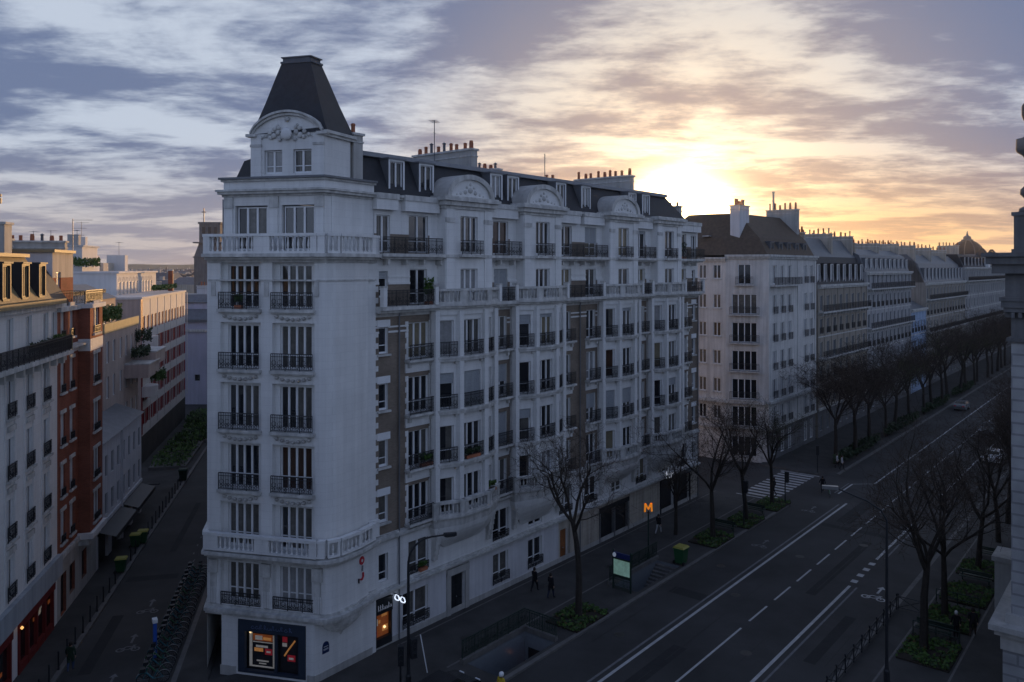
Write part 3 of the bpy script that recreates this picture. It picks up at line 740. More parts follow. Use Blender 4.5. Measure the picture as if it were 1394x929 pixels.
# walls at the back and unseen blocks added to shade the left street facades
def loc_main(X, Y): dx, dy = X-P0[0], Y-P0[1]; return (dx*D[0]+dy*D[1], -(dx*N[0]+dy*N[1]))
w = MB()
w.wall(Seg((43, 0), (43, 10.9)), 0, 27.8, [], RENDER); w.wall(Seg((43, 10.9), (-3.2, 10.9)), 0, 27.8, [], RENDER)
pl = [loc_main(*st(60, -6.6)[:2]), loc_main(*st(60, -2)[:2]), loc_main(*st(82, -2)[:2]), loc_main(*st(82, -6.6)[:2])]
w.prism(pl[::1], 0, 22.6, RENDER)
for s0, s1, hh in ((82, 91, 15.6), (91, 124, 19.2), (124, 168, 18.0)):
    pl = [loc_main(*st(s0, -6.6)[:2]), loc_main(*st(s0, -2)[:2]), loc_main(*st(s1, -2)[:2]), loc_main(*st(s1, -6.6)[:2])]
    w.prism(pl, 0, hh, CREAM)
w.build('back_walls_and_shade_blocks', MAIN)
# drain pipes
for a in (2.35, 22.0, 42.85):
    b = MB(); p = sB.pt(a, .12, 0); b.tube([(p[0], p[1], .2), (p[0], p[1], 20.5)], .055, ZINC, 6); b.build('drainpipe', MAIN)
# doors, shop fronts
def door_panel(parent, sg, a0, a1, z0, z1, m, name='door', out=-.2):
    b = MB(); b.segbox(sg, a0, a1, out-.06, out, z0, z1, m); n = max(1, round((a1-a0)/.7))
    for i in range(n):
        x0 = a0 + (a1-a0)*i/n + .08; x1 = a0 + (a1-a0)*(i+1)/n - .08
        for f0, f1 in ((.05,.32),(.36,.68),(.72,.95)): b.segbox(sg, x0, x1, out, out+.03, z0+(z1-z0)*f0, z0+(z1-z0)*f1, m)
    o = b.build(name, parent); h = MB(); p = sg.pt((a0+a1)/2+.08, out+.06, z0+1.05); h.lathe([(.02,-.05),(.045,0),(.02,.05)], p, STEEL, 6); h.build('handle', o)
    return o
door_panel(MAIN, sB, 7.0, 8.35, .02, 2.72, DOORD)
b = MB()
for s_ in (6.62, 8.4): b.segbox(sB, s_, s_+.36, -.02, .12, 0, 3.0, STONE2)
b.segbox(sB, 6.62, 8.76, -.02, .16, 2.74, 3.2, STONE2); b.build('door_surround', MAIN)
door_panel(MAIN, sB, 19.4, 20.4, .02, 2.6, WOOD)
for a, L_ in ((3.85, 2.3), (12.2, 1.8), (16.2, 1.8)):
    put('railing', rail_mesh(L_, .7), MAIN, sB.pt(a, .08, .6 if a < 5 else .75))
for i, z in enumerate((0.0,)): pass
# rustication on the stone part of the ground floor
for a0, a1 in ((20.6, 24.8), (29.7, 35.1), (41.3, 43.0)):
    b = MB(); b.segbox(sB, a0, a1, -.02, .045, .5, 3.3, CREAM2)
    for k in range(7): b.segbox(sB, a0, a1, -.02, .08, .52 + k*.4, .52 + k*.4 + .36, CREAM2)
    b.build('rusticated_pier', MAIN)
WARM = mat('shop_interior_light', (0.6,0.3,0.1), 0.6, 0.35, 3.0, emit=(1.0,.40,.10), es=.16)
WARMD = mat('shop_interior_glow', (0.35,0.10,0.03), 0.6, 0.35, 3.0, emit=(1.0,.25,.06), es=.06)
WHITEP = mat('lit_poster_paper', (0.7,0.66,0.58), 0.6, 0.2, 6.0, emit=(1.0,.85,.6), es=.05)
REDP = mat('red_card', (0.55,0.03,0.05), 0.6, 0.1, 2.0, emit=(1.0,.06,.08), es=.05)
DARKP = mat('dark_poster', (0.02,0.02,0.025), 0.5, 0.3, 6.0)
BLUEP = mat('navy_shopfront', (0.03,0.042,0.065), 0.45, 0.15, 2.0)
LITP = mat('small_lit_lamp', (0.9,0.7,0.4), 0.5, 0, emit=(1.0,.72,.35), es=1.6)
NEON = mat('white_neon', (0.9,0.9,0.95), 0.5, 0, emit=(.75,.85,1.0), es=1.1)
SIGNW = mat('dull_white_letters', (0.55,0.56,0.60), 0.6, 0.1, 4, emit=(.7,.78,1.0), es=.06)
# tower shop
sp = MB()
for (a0, a1, z0, z1) in ((1.07, 1.5, .27, 3.26), (4.85, 5.28, .27, 3.26), (1.5, 4.85, 2.62, 3.26), (1.5, 4.85, .27, .42)): sp.segbox(sG0, a0, a1, -.2, .03, z0, z1, BLUEP)
sp.segbox(sG0, 3.35, 3.5, -.16, 0, .42, 2.62, BLUEP)
so = sp.build('shop_front', MAIN)
b = MB(); b.segbox(sG0, 1.52, 3.33, -.33, -.30, .44, 2.6, DARKP); b.segbox(sG0, 3.52, 4.83, -.33, -.30, .44, 2.6, DARKP); b.build('shop_interior', so)
def card(a0, a1, z0, z1, m, par=so, nm='poster', sg=sG0, o0=-.29, o1=-.27): x = MB(); x.segbox(sg, a0, a1, o0, o1, z0, z1, m); return x.build(nm, par)
card(1.62, 1.80, .6, 2.5, WHITEP, nm='lit_strip'); card(1.62, 3.2, .52, .6, WHITEP, nm='lit_strip'); card(3.1, 3.2, .6, 2.4, WHITEP, nm='lit_strip')
card(1.85, 3.08, 2.02, 2.4, WARMD); card(2.0, 2.45, 2.08, 2.32, WHITEP, o0=-.26, o1=-.24); card(2.5, 3.0, 2.1, 2.25, WARM, o0=-.26, o1=-.24)
card(1.85, 3.08, 1.92, 1.97, WHITEP, nm='lit_shelf'); card(1.85, 3.08, 1.35, 1.85, DARKP); card(1.95, 2.5, 1.42, 1.62, WARM, o0=-.26, o1=-.24); card(2.05, 2.8, 1.66, 1.78, WHITEP, o0=-.26, o1=-.24); card(2.62, 3.08, 1.28, 1.62, REDP, o0=-.26, o1=-.24); card(2.72, 2.98, 1.40, 1.50, WHITEP, o0=-.235, o1=-.225)
card(1.85, 3.08, .66, 1.24, DARKP); card(2.1, 2.85, .86, .94, WHITEP, o0=-.26, o1=-.24); card(2.25, 2.7, .72, .78, WHITEP, o0=-.26, o1=-.24)
card(3.7, 4.0, 2.1, 2.4, REDP); card(3.7, 3.98, 1.85, 2.05, WHITEP); card(4.1, 4.6, 1.5, 2.45, DARKP); card(4.02, 4.5, 1.05, 1.4, REDP); card(4.12, 4.4, 1.16, 1.27, WHITEP, o0=-.26, o1=-.24); card(3.6, 4.7, .6, .9, DARKP)
x = MB(); x.tube([sG0.pt(3.85, -.24, 1.35), sG0.pt(4.05, -.24, 1.65), sG0.pt(4.5, -.24, 2.25)], .05, WARM, 6); x.build('poster', so)
x = MB(); p = sG0.pt(1.72, -.2, 2.5); x.lathe([(.02,-.06),(.07,0),(.02,.06)], p, LITP, 8); x.build('spotlight', so)
def scribble(par, sg, a0, a1, z0, h, out, m, seed=3, nm='sign_lettering', n=9, r=.018):
    rr = random.Random(seed); b = MB(); step = (a1-a0)/n
    for i in range(n):
        a = a0 + step*i; k = rr.choice((0,1,2,3)); hh = h*(1.0 if k in (0,3) else .6)
        if k == 0: P = [(0,0),(.3,hh),(.55,hh*.9),(.35,.1*h),(.8,.25*h)]
        elif k == 1: P = [(.1,hh*.9),(.05,.1*h),(.5,0),(.7,hh*.8),(.75,.05*h),(.95,.2*h)]
        elif k == 2: P = [(.7,hh*.85),(.3,hh),(.05,hh*.4),(.4,0),(.9,.25*h)]
        else: P = [(.25,0),(.3,hh),(.6,hh*.7),(.35,hh*.45),(.85,.05*h)]
        b.tube([sg.pt(a + x*step, out, z0 + z) for x, z in P], r, m, 4)
    return b.build(nm, par)
DIMB = mat('dim_blue_lettering', (0.10,0.14,0.26), 0.5, 0.1, 3)
scribble(so, sG0, 1.9, 4.5, 2.82, .26, .05, DIMB, 5, n=10)
# optician at the corner of the long facade
b = MB(); b.segbox(sB, .5, 1.74, -.22, -.18, .3, 2.25, WARMD); b.build('shop_interior', MAIN)
b = MB(); b.segbox(sB, .46, 1.77, -.1, .16, 2.25, 3.12, DOORD); b.segbox(sB, .46, .54, -.15, .1, .27, 2.25, DOORD); b.segbox(sB, 1.69, 1.77, -.15, .1, .27, 2.25, DOORD); b.segbox(sB, .46, 1.77, -.15, .1, .27, .75, DOORD)
op_ = b.build('shop_front', MAIN)
scribble(op_, sB, .55, 1.7, 2.48, .36, .18, SIGNW, 11, n=7, r=.014)
for (a0, a1, z0, z1, m) in ((.6, .85, 1.45, 1.85, WHITEP), (1.15, 1.6, 1.9, 2.1, WARM), (1.2, 1.65, 1.0, 1.35, WARM), (.58, .8, .85, 1.1, REDP), (.9, 1.05, 1.55, 1.75, WARM)): card(a0, a1, z0, z1, m, op_, 'display_card', sB, -.175, -.16)
x = MB(); x.lathe([(.02,-.09),(.10,0),(.02,.09)], sB.pt(1.35, -.12, 1.25), LITP, 8); x.build('spotlight', op_)
# red painted emblem and the street plate on the tower side
sS = sC[3]
b = MB(); 
def disc(mb, sg, a, z, r, o0, o1, m, n=16):
    for i in range(n):
        t0, t1 = 2*math.pi*i/n, 2*math.pi*(i+1)/n
        mb.face([sg.pt(a, o1, z), sg.pt(a+r*math.cos(t0), o1, z+r*math.sin(t0)), sg.pt(a+r*math.cos(t1), o1, z+r*math.sin(t1))], m)
        mb.face([sg.pt(a+r*math.cos(t0), o0, z+r*math.sin(t0)), sg.pt(a+r*math.cos(t1), o0, z+r*math.sin(t1)), sg.pt(a+r*math.cos(t1), o1, z+r*math.sin(t1)), sg.pt(a+r*math.cos(t0), o1, z+r*math.sin(t0))], m)
REDM = mat('red_sign_paint', (0.50,0.03,0.05), 0.5, 0.1, 3)
disc(b, sS, .75, 6.15, .24, .0, .05, REDM)
disc(b, sS, .75, 6.15, .09, .05, .06, STONE)
b.tube([sS.pt(.80,.05,5.85), sS.pt(.76,.05,5.55)], .05, STEEL, 6)
b.tube([sS.pt(.85,.05,5.42), sS.pt(.86,.05,5.2), sS.pt(.74,.05,5.05), sS.pt(.6,.05,5.1)], .06, REDM, 6)
b.tube([sS.pt(.42,.05,5.2), sS.pt(.42,.05,4.95)], .05, DOORD, 6)
tag(b.build('wall_emblem', smooth=False), None, None); EMB = bpy.data.objects['wall_emblem']; EMB.location = (*P0, 0); EMB.rotation_euler = (0, 0, RZ)
tag(EMB, 'small red round emblem with curved hook mounted on the white corner wall', 'sign')
PLATE = mat('blue_enamel', (0.015,0.03,0.10), 0.3, 0.1, 3); PLATEW = mat('enamel_white', (0.5,0.52,0.55), 0.4, 0.05, 3)
b = MB(); b.segbox(sG1, .55, 1.02, 0, .03, 1.55, 1.98, PLATE); disc(b, sG1, .785, 1.98, .22, 0, .03, PLATE)
pl = b.build('street_plate'); pl.location = (*P0, 0); pl.rotation_euler = (0, 0, RZ); tag(pl, 'dark blue enamel street name plate with rounded top on the white corner wall', 'sign')
x = MB()
for k in range(4): x.segbox(sG1, .62 + k*.09, .68 + k*.09, .03, .036, 1.72, 1.82, PLATEW)
x.segbox(sG1, .62, .95, .03, .036, 1.9, 1.94, PLATEW); x.build('plate_lettering', pl)
# illuminated spectacles sign, hung square to the long facade
SP = thing('spectacles_sign', 'glowing white spectacles outline sign of the optician on the pale wall', 'sign', bv(1.95, 0.05, 2.95), RZ - math.pi/2)
b = MB()
for cx in (.30, .82):
    P = [(cx + .20*math.cos(a)*(1.0) , 0, .17*math.sin(a) - .03*math.cos(2*a)) for a in [2*math.pi*i/14 for i in range(15)]]
    b.tube(P, .035, NEON, 6, cap=False)
b.tube([(.50,0,.03),(.56,0,.07),(.62,0,.03)], .03, NEON, 6)
b.build('neon_outline', SP); b = MB(); b.box(-.02, 1.1, -.02, .02, .2, .24, DOORD); b.box(.28,.32,-.02,.02,.1,.2,DOORD); b.box(.8,.84,-.02,.02,.1,.2,DOORD); b.build('bracket', SP)
# bar under the far bay: dark shopfronts and white lettering
b = MB(); b.segbox(sB, 35.2, 41.2, 0.01, .22, 2.95, 3.35, DOORD)
for a in (35.2, 37.9, 38.0, 41.1): b.segbox(sB, a, a+.12, 0, .14, 0, 2.95, DOORD)
bf = b.build('shop_front', MAIN)
def text_obj(name, body, size, m, parent, loc, rot, ext=.02):
    cu = bpy.data.curves.new(name, 'FONT'); cu.body = body; cu.size = size; cu.extrude = ext; cu.align_x = 'CENTER'
    t = bpy.data.objects.new(name, cu); COL.objects.link(t)
    dg = bpy.context.evaluated_depsgraph_get(); dg.update()
    me = bpy.data.meshes.new_from_object(t.evaluated_get(dg)); bpy.data.objects.remove(t)
    me.materials.clear(); me.materials.append(m)
    o = put(name, me, parent, loc); o.rotation_euler = rot; return o
NEON2 = mat('soft_white_neon', (0.9,0.9,0.95), 0.5, 0, emit=(.8,.86,1.0), es=.5)
text_obj('sign_lettering', 'lar', 1.0, NEON2, bf, sB.pt(36.6, .3, 3.3), (math.pi/2, 0, -.25))
b = MB(); b.segbox(sB, 37.6, 40.6, .25, .9, 3.42, 3.5, DOORD); b.segbox(sB, 37.6, 40.6, .25, .3, 3.75, 3.83, SIGNW); b.build('awning', bf)
b = MB(); 
for a in (24.9, 27.2, 29.45): b.segbox(sB, a, a+.15, -.2, .1, .1, 3.0, STEEL)
b.segbox(sB, 24.9, 29.6, -.2, .14, 2.7, 3.05, DOORD); b.build('shop_front', MAIN)
# window boxes with plants: things of their own, standing on the balconies
def leafball(name, label, cat, p, rx, ry, rz_, n, m=LEAF, group=None, sz=.10, base=True, rz=0.0):
    b = MB(); rr = random.Random(sum(map(ord, label)) + n)
    if base: b.box(-rx*.9, rx*.9, -.13, .13, 0, .2, TERRA)
    for i in range(n):
        a, e, q = rr.uniform(0, 6.28), rr.uniform(-.5, 1), rr.uniform(.3, 1) ** .5
        c = Vector((math.cos(a)*rx*q, math.sin(a)*ry*q, .25 + rz_*(.5 + .5*e*q)))
        u = Vector((rr.gauss(0,1), rr.gauss(0,1), rr.gauss(0,1))).normalized(); v = u.orthogonal().normalized(); s_ = sz*rr.uniform(.6, 1.4)
        b.face([tuple(c - u*s_), tuple(c + v*s_*.5), tuple(c + u*s_), tuple(c - v*s_*.5)], m)
    o = b.build(name, None, loc=p, rz=rz); return tag(o, label, cat, group)
leafball('balcony_plant', 'bushy green plant box on the first window column balcony beside the first bay', 'plant', bv(4.5, .30, 10.62), .55, .2, .55, 260, rz=RZ)
leafball('balcony_plant', 'dark green plant box on the iron balcony of the first white bay', 'plant', bv(8.1, 1.05, 10.62), .75, .14, .4, 260, LEAFD, rz=RZ)
leafball('balcony_plant', 'light green plants behind the stone balustrade at the right end of the first bay', 'plant', bv(10.0, 1.0, 7.95), .5, .14, .45, 180, rz=RZ)
leafball('balcony_plant', 'tall spiky plant in a pot on the long iron balcony beside the first bay', 'plant', bv(4.6, .45, 20.96), .35, .22, 1.5, 220, rz=RZ, sz=.14)
leafball('balcony_plant', 'small green plant on the upper left balcony of the corner tower', 'plant', tuple(Vector(bv(0,0,20.98)) + Vector((D[0]*sF.pt(2.1,.1,0)[0] - N[0]*sF.pt(2.1,.1,0)[1], D[1]*sF.pt(2.1,.1,0)[0] - N[1]*sF.pt(2.1,.1,0)[1], 0))), .25, .08, .55, 120, rz=RZ+sF.ang)
leafball('balcony_plant', 'low yellow flowered plant box on the first floor railing behind the lamp post', 'plant', bv(4.35, .15, 3.9), .35, .12, .35, 130, rz=RZ)
leafball('balcony_plant', 'round dark shrub on the top floor balcony at the sunlit far end', 'plant', bv(38.6, .45, 24.2), 1.0, .3, 1.4, 300, LEAFD, rz=RZ)
# aerials on the roof
def antenna(t, u, z, h, label, kind=0):
    b = MB(); b.tube([(0,0,0),(0,0,h)], .03, ZINCD, 5)
    for k in range(4 + kind):
        zz = h - .12 - k*.22 if kind else h - .1; x = -.5 + k*.28
        if kind: b.tube([(-.42+.05*k,0,zz),(.42-.05*k,0,zz)], .016, ZINCD, 4)
        else: b.tube([(x,-.3,zz),(x,.3,zz)], .014, ZINCD, 4)
    if not kind: b.tube([(-.6,0,h-.1),(.5,0,h-.1)], .018, ZINCD, 4); b.tube([(-.3,0,h-.9),(.3,0,h-.9)], .018, ZINCD, 4)
    tag(b.build('antenna', None, loc=bv(t, u, z), rz=RZ+.5), label, 'antenna')
antenna(8.7, -3.2, 30.4, 3.4, 'tall television aerial beside the large chimney stack', 0)
antenna(20.3, -2.2, 30.4, 2.2, 'short comb aerial on the roof between the second and third pediments', 1)
# ------------------------------------------------------------------ far terraces along the avenue
def row_windows(parent, sg, zs, n, ww, hh, wallmat, mb, a0=None, a1=None, leaves=2, fm=None, glass=None, depth=.22, name='window'):
    a0 = 0 if a0 is None else a0; a1 = sg.L if a1 is None else a1
    ops = []
    for z in zs:
        for i in range(n):
            a = a0 + (a1-a0)*(i+.5)/n
            ops.append((a-ww/2, a+ww/2, z, z+hh))
            put(name, flat_window_mesh(ww, hh, leaves, fm or SHUT, glass or rnd.choice((GLASS, GLASS, GLASS, GLASSC, GLASSB))), parent, sg.pt(a, 0, z), sg.ang)
    return ops
def haus(name, label, t0, t1, zs, n, wm, cornice, ww=1.15, hh=2.1, balc=(), rails=(), mans=None, dorm=0, dm=(ZINC, FRAME), top2=None, depth=12, chim=(), base=None, u0=0.0, gable=False, group='terraced buildings along the avenue'):
    T = thing(name, label, 'building', bv(t0, u0, 0), RZ, group); L = t1 - t0; sg = Seg((0,0),(L,0))
    w = MB(); ops = row_windows(T, sg, zs, n, ww, hh, wm, w)
    w.wall(sg, 0, cornice, ops, wm, depth=.22, zcuts=[3.9], matfn=lambda a, z: (base or DARKST) if z < 3.9 else wm)
    for q in (Seg((0, depth), (0, 0)), Seg((L, 0), (L, depth)), Seg((L, depth), (0, depth))): w.wall(q, 0, cornice + (0 if not gable else 0), [], wm)
    if gable: w.prism([(0,.2),(.35,.2),(.35,depth-.2),(0,depth-.2)], cornice, (mans or (0, cornice+4, 1))[1]+.6, wm, top=[(0,2.2),(.35,2.2),(.35,depth-2.2),(0,depth-2.2)])
    for k in range(n+1):
        a = L*k/n; w.segbox(sg, max(0,a-.16), min(L,a+.16), 0, .07, 4.2, cornice-.6, wm)
    w.build('wall', T)
    c = MB(); c.segbox(sg, 0, L, -.05, .45, cornice-.3, cornice, TRIM); c.segbox(sg, 0, L, -.05, .25, cornice-.55, cornice-.3, TRIM); c.segbox(sg, 0, L, -.05, .22, 3.8, 4.05, TRIM)
    for z in zs[1:]: c.segbox(sg, 0, L, -.05, .08, z-.45, z-.3, TRIM)
    c.build('cornice', T)
    for z in balc:
        b = MB(); b.segbox(sg, .1, L-.1, -.05, .8, z-.2, z-.02, TRIM); 
        for k in range(2*n): a = L*(k+.5)/(2*n); b.segbox(sg, a-.1, a+.1, 0, .5, z-.6, z-.2, TRIM)
        o = b.build('balcony', T); put('railing', rail_mesh(L-.3, .95, .16, False), o, sg.pt(L/2, .75, z))
    for z in rails:
        for i in range(n): put('railing', rail_mesh(ww+.25, .9, .13, False), T, sg.pt(L*(i+.5)/n, .12, z))
    if mans:
        z0, z1, ins = mans; r = MB(); ins0 = .3
        r.prism([(0,ins0),(L,ins0),(L,depth-ins0),(0,depth-ins0)], z0, z1, dm[0], top=[(0,ins),(L,ins),(L,depth-ins),(0,depth-ins)])
        if top2: r.prism([(0,ins+.1),(L,ins+.1),(L,depth-ins-.1),(0,depth-ins-.1)], z1, top2, ZINC, top=[(0,ins+2),(L,ins+2),(L,depth-ins-2),(0,depth-ins-2)])
        ro = r.build('roof', T)
        for i in range(dorm): dormer(ro, sg, L*(i+.5)/dorm, z0+.35, 1.0, (z1-z0)*.62, -ins0-.1, 1.0, *dm)
    for (a, za, zb, n_) in chim: chimney(T, a-.35, a+.35, 2.0, 2.0 + n_*.75, za, zb, pots=n_, along='y', ph=.7, m=CREAM2)
    return T
def wall_pale(n, c): return mat(n, c, .9, .12, .5, .25)
haus('terraced_building', 'cream terraced building with two tiers of dark dormers next after the steep hipped roof', 78.6, 101, [.9, 4.4, 7.7, 11.0, 14.2, 17.4], 8, wall_pale('cream_ashlar', (.34,.305,.26)), 21.0, balc=(17.3, 11.0), rails=(14.25, 7.75), mans=(21.0, 24.9, 1.6), dorm=8, dm=(SLATE, FRAME), top2=27.6, chim=((.5, 24, 28.1, 9), (12, 24.5, 28.3, 9), (21.8, 24, 28.2, 9)), base=DARKST)
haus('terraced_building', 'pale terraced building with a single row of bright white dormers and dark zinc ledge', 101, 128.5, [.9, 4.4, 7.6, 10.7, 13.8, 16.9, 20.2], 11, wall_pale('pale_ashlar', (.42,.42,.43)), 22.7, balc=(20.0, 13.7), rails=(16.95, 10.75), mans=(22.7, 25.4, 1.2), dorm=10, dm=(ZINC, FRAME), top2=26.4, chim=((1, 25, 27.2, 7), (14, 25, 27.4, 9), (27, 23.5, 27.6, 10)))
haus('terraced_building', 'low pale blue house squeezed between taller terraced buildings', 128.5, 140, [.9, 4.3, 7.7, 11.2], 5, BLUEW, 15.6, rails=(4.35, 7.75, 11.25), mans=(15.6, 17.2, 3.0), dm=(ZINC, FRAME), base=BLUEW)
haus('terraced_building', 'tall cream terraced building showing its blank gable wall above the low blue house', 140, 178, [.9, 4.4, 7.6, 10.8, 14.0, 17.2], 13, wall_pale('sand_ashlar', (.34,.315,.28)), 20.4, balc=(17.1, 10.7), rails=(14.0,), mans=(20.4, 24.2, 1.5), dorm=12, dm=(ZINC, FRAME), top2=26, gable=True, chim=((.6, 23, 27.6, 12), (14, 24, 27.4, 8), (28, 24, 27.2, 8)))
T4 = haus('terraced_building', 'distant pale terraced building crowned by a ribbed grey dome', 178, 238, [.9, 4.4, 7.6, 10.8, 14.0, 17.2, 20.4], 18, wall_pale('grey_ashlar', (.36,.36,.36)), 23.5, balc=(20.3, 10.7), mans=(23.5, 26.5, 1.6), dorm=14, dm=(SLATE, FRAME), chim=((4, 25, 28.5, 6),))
b = MB(); cx, cy = 37, 6
b.lathe([(4.2,22.5),(4.2,26.3),(4.5,26.4),(4.5,26.8),(4.0,26.9)], (cx, cy, 0), STONE2, 16)
b.lathe([(4.0*math.cos(a), 26.9 + 3.9*math.sin(a)) for a in [i*math.pi/2/9 for i in range(9)]], (cx, cy, 0), SLATE, 20)
for k in range(10):
    a0 = 2*math.pi*k/10; b.tube([(cx + 4.03*math.cos(a)*math.cos(a0), cy + 4.03*math.cos(a)*math.sin(a0), 26.9 + 3.93*math.sin(a)) for a in [i*math.pi/2/8 for i in range(9)]], .13, ZINC, 4)
b.lathe([(1.5,30.7),(1.5,31.0),(1.0,31.1),(.9,31.8),(.3,32.2),(.05,33.4)], (cx, cy, 0), ZINC, 10)
b.build('dome', T4)
for k in (-1, 1):
    b = MB(); b.box(cx+k*7-1.4, cx+k*7+1.4, -.3, 3, 23.4, 26.2, STONE); b.prism([(cx+k*7-1.7,-.5),(cx+k*7+1.7,-.5),(cx+k*7+1.7,3),(cx+k*7-1.7,3)], 26.2, 28.4, SLATE, top=[(cx+k*7-.3,1),(cx+k*7+.3,1),(cx+k*7+.3,1.6),(cx+k*7-.3,1.6)]); b.build('pavilion', T4)
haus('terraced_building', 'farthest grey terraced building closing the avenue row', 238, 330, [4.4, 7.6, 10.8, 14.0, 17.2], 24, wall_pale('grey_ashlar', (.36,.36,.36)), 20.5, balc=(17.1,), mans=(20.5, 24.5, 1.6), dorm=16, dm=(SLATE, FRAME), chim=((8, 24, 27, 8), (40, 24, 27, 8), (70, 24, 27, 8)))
# ------------------------------------------------------------------ steep-roofed corner building beyond the side street
CB = thing('corner_building', 'pale corner building with chamfered front and tall hipped slate roof against the sunset', 'building', (30.5, 94.9, 0), RZ)
pA, pB, pC, pD = (-1.71, 15.5), (-1.71, 4.56), (0, 0), (16.4, 0)
sS_, sCh, sBv = Seg(pA, pB), Seg(pB, pC), Seg(pC, pD)
zs = [.6, 4.2, 7.5, 10.9, 14.3, 17.7, 21.3]
WB = wall_pale('corner_render', (.64,.63,.61))
w = MB()
o1 = []
for z in zs[1:]:
    for a in (sS_.L-1.15, sS_.L-3.05, sS_.L-5.4):
        o1.append((a-.5, a+.5, z+.7, z+2.4)); put('window', flat_window_mesh(1.0, 1.7, 2, FRAME, rnd.choice((GLASS, GLASSC, GLASSC))), CB, sS_.pt(a, 0, z+.7), sS_.ang)
w.wall(sS_, 0, 24.6, o1, WB, depth=.22)
for z in zs[1:]:
    for a in (sS_.L-1.15, sS_.L-3.05, sS_.L-5.4): w.segbox(sS_, a-.62, a+.62, -.02, .12, z+.58, z+.7, TRIM)
o2 = []; cw = 2.9
for i, z in enumerate(zs):
    c0, c1 = (sCh.L/2-cw/2, sCh.L/2+cw/2) if z < 21 else (sCh.L/2-.75, sCh.L/2+.75)
    c0 -= .25; c1 -= .25
    o2.append((c0, c1, z+.05, z+2.45)); put('window', flat_window_mesh(c1-c0, 2.4, 4 if z < 21 else 2, FRAME, rnd.choice((GLASS, GLASS, GLASSC))), CB, sCh.pt((c0+c1)/2, 0, z+.05), sCh.ang)
    if z > 4:
        b = MB(); b.segbox(sCh, c0-.3, c1+.3, -.05, .5, z-.15, z, TRIM); o = b.build('balcony', CB); put('railing', rail_mesh(c1-c0+.5, .95, .14, False), o, sCh.pt((c0+c1)/2, .45, z), sCh.ang)
w.wall(sCh, 0, 24.9, o2, WB, depth=.25)
o3 = []
for z in zs:
    for a in (2.1, 4.6, 7.0, 12.6, 14.8):
        h = 2.3 if z > 1 else 2.6
        o3.append((a-.58, a+.58, z+.05, z+.05+h)); put('window', flat_window_mesh(1.16, h, 2, FRAME, rnd.choice((GLASS, GLASSC, GLASSC, GLASSW))), CB, sBv.pt(a, 0, z+.05), sBv.ang)
        if z > 4 and z < 21: put('railing', rail_mesh(1.4, .9, .13, False), CB, sBv.pt(a, .2, z+.02), sBv.ang)
w.wall(sBv, 0, 24.9, o3, WB, depth=.22, zcuts=[3.8], matfn=lambda a, z: DARKST if z < 3.8 else WB)
w.wall(Seg(pD, (16.4, 13)), 0, 24.9, [], WB); w.wall(Seg((16.4, 13), pA), 0, 24.9, [], WB)
for a in (.2, 9.8, 16.2): w.segbox(sBv, a-.2, a+.2, 0, .1, 4, 24.3, WB)
w.build('wall', CB)
c = MB()
for sg, zt in ((sS_, 24.6), (sCh, 24.9), (sBv, 24.9)):
    c.segbox(sg, -.1, sg.L+.15, -.1, .45, zt-.25, zt, TRIM); c.segbox(sg, -.05, sg.L+.05, -.1, .25, zt-.5, zt-.25, TRIM); c.segbox(sg, -.05, sg.L+.08, -.1, .4, 7.0, 7.35, TRIM); c.segbox(sg, 0, sg.L, -.1, .2, 3.8, 4.05, TRIM)
c.build('cornice', CB)
b = MB(); b.segbox(sBv, .4, 9.5, -.05, .75, 21.05, 21.22, TRIM); o = b.build('balcony', CB); put('railing', rail_mesh(9.0, .95, .14, False), o, sBv.pt(4.95, .7, 21.22), sBv.ang)
for a in (12.6, 14.8): put('railing', rail_mesh(1.5, .9, .13, False), CB, sBv.pt(a, .2, 21.3), sBv.ang)
ROOFB = mat('brown_slate', (0.095, 0.068, 0.048), .7, .25, 2.5, .1)
r = MB()
bp = [(-1.6, 15.2), (-1.6, 4.5), (.05, .1), (16.3, .1), (16.3, 12.9)]
mp_ = [(-.6, 14.2), (-.3, 5.6), (1.0, 1.5), (16.3, 1.3), (16.3, 11.5)]
tp_ = [(2.2, 11.5), (2.3, 8.6), (3.2, 5.2), (16.3, 4.6), (16.3, 9)]
r.prism(bp, 24.85, 27.0, ROOFB, cap=False, top=mp_); r.prism(mp_, 27.0, 30.2, ROOFB, top=tp_)
ro = r.build('roof', CB)
for a in (2.6, 5.4, 8.2, 11.0, 13.8): dormer(ro, sBv, a, 25.1, .9, 1.25, -.55, .9, ZINCD, ZINC)
for a in (2.0, 4.4, 6.8): 
    b = MB(); b.prism([(-.9+.3*a*0+.15, 5.2+a),(-.1, 5.2+a),(-.1, 6.1+a),(-.75, 6.1+a)], 27.2, 27.35, GLASSW); b.build('skylight', ro)
chimney(CB, .3, 3.2, 3.7, 4.9, 26.5, 30.9, FRAME if False else RENDER, 6, 'x', .7)
chimney(CB, 15.6, 16.4, 2.2, 6.5, 26.5, 31.2, STONE2, 6, 'y', .8)
b = MB(); b.lathe([(.16,0),(.16,2.4),(.22,2.45),(.2,2.6)], (15.9, 5.6, 31.3), STEEL, 8); b.build('flue', CB)

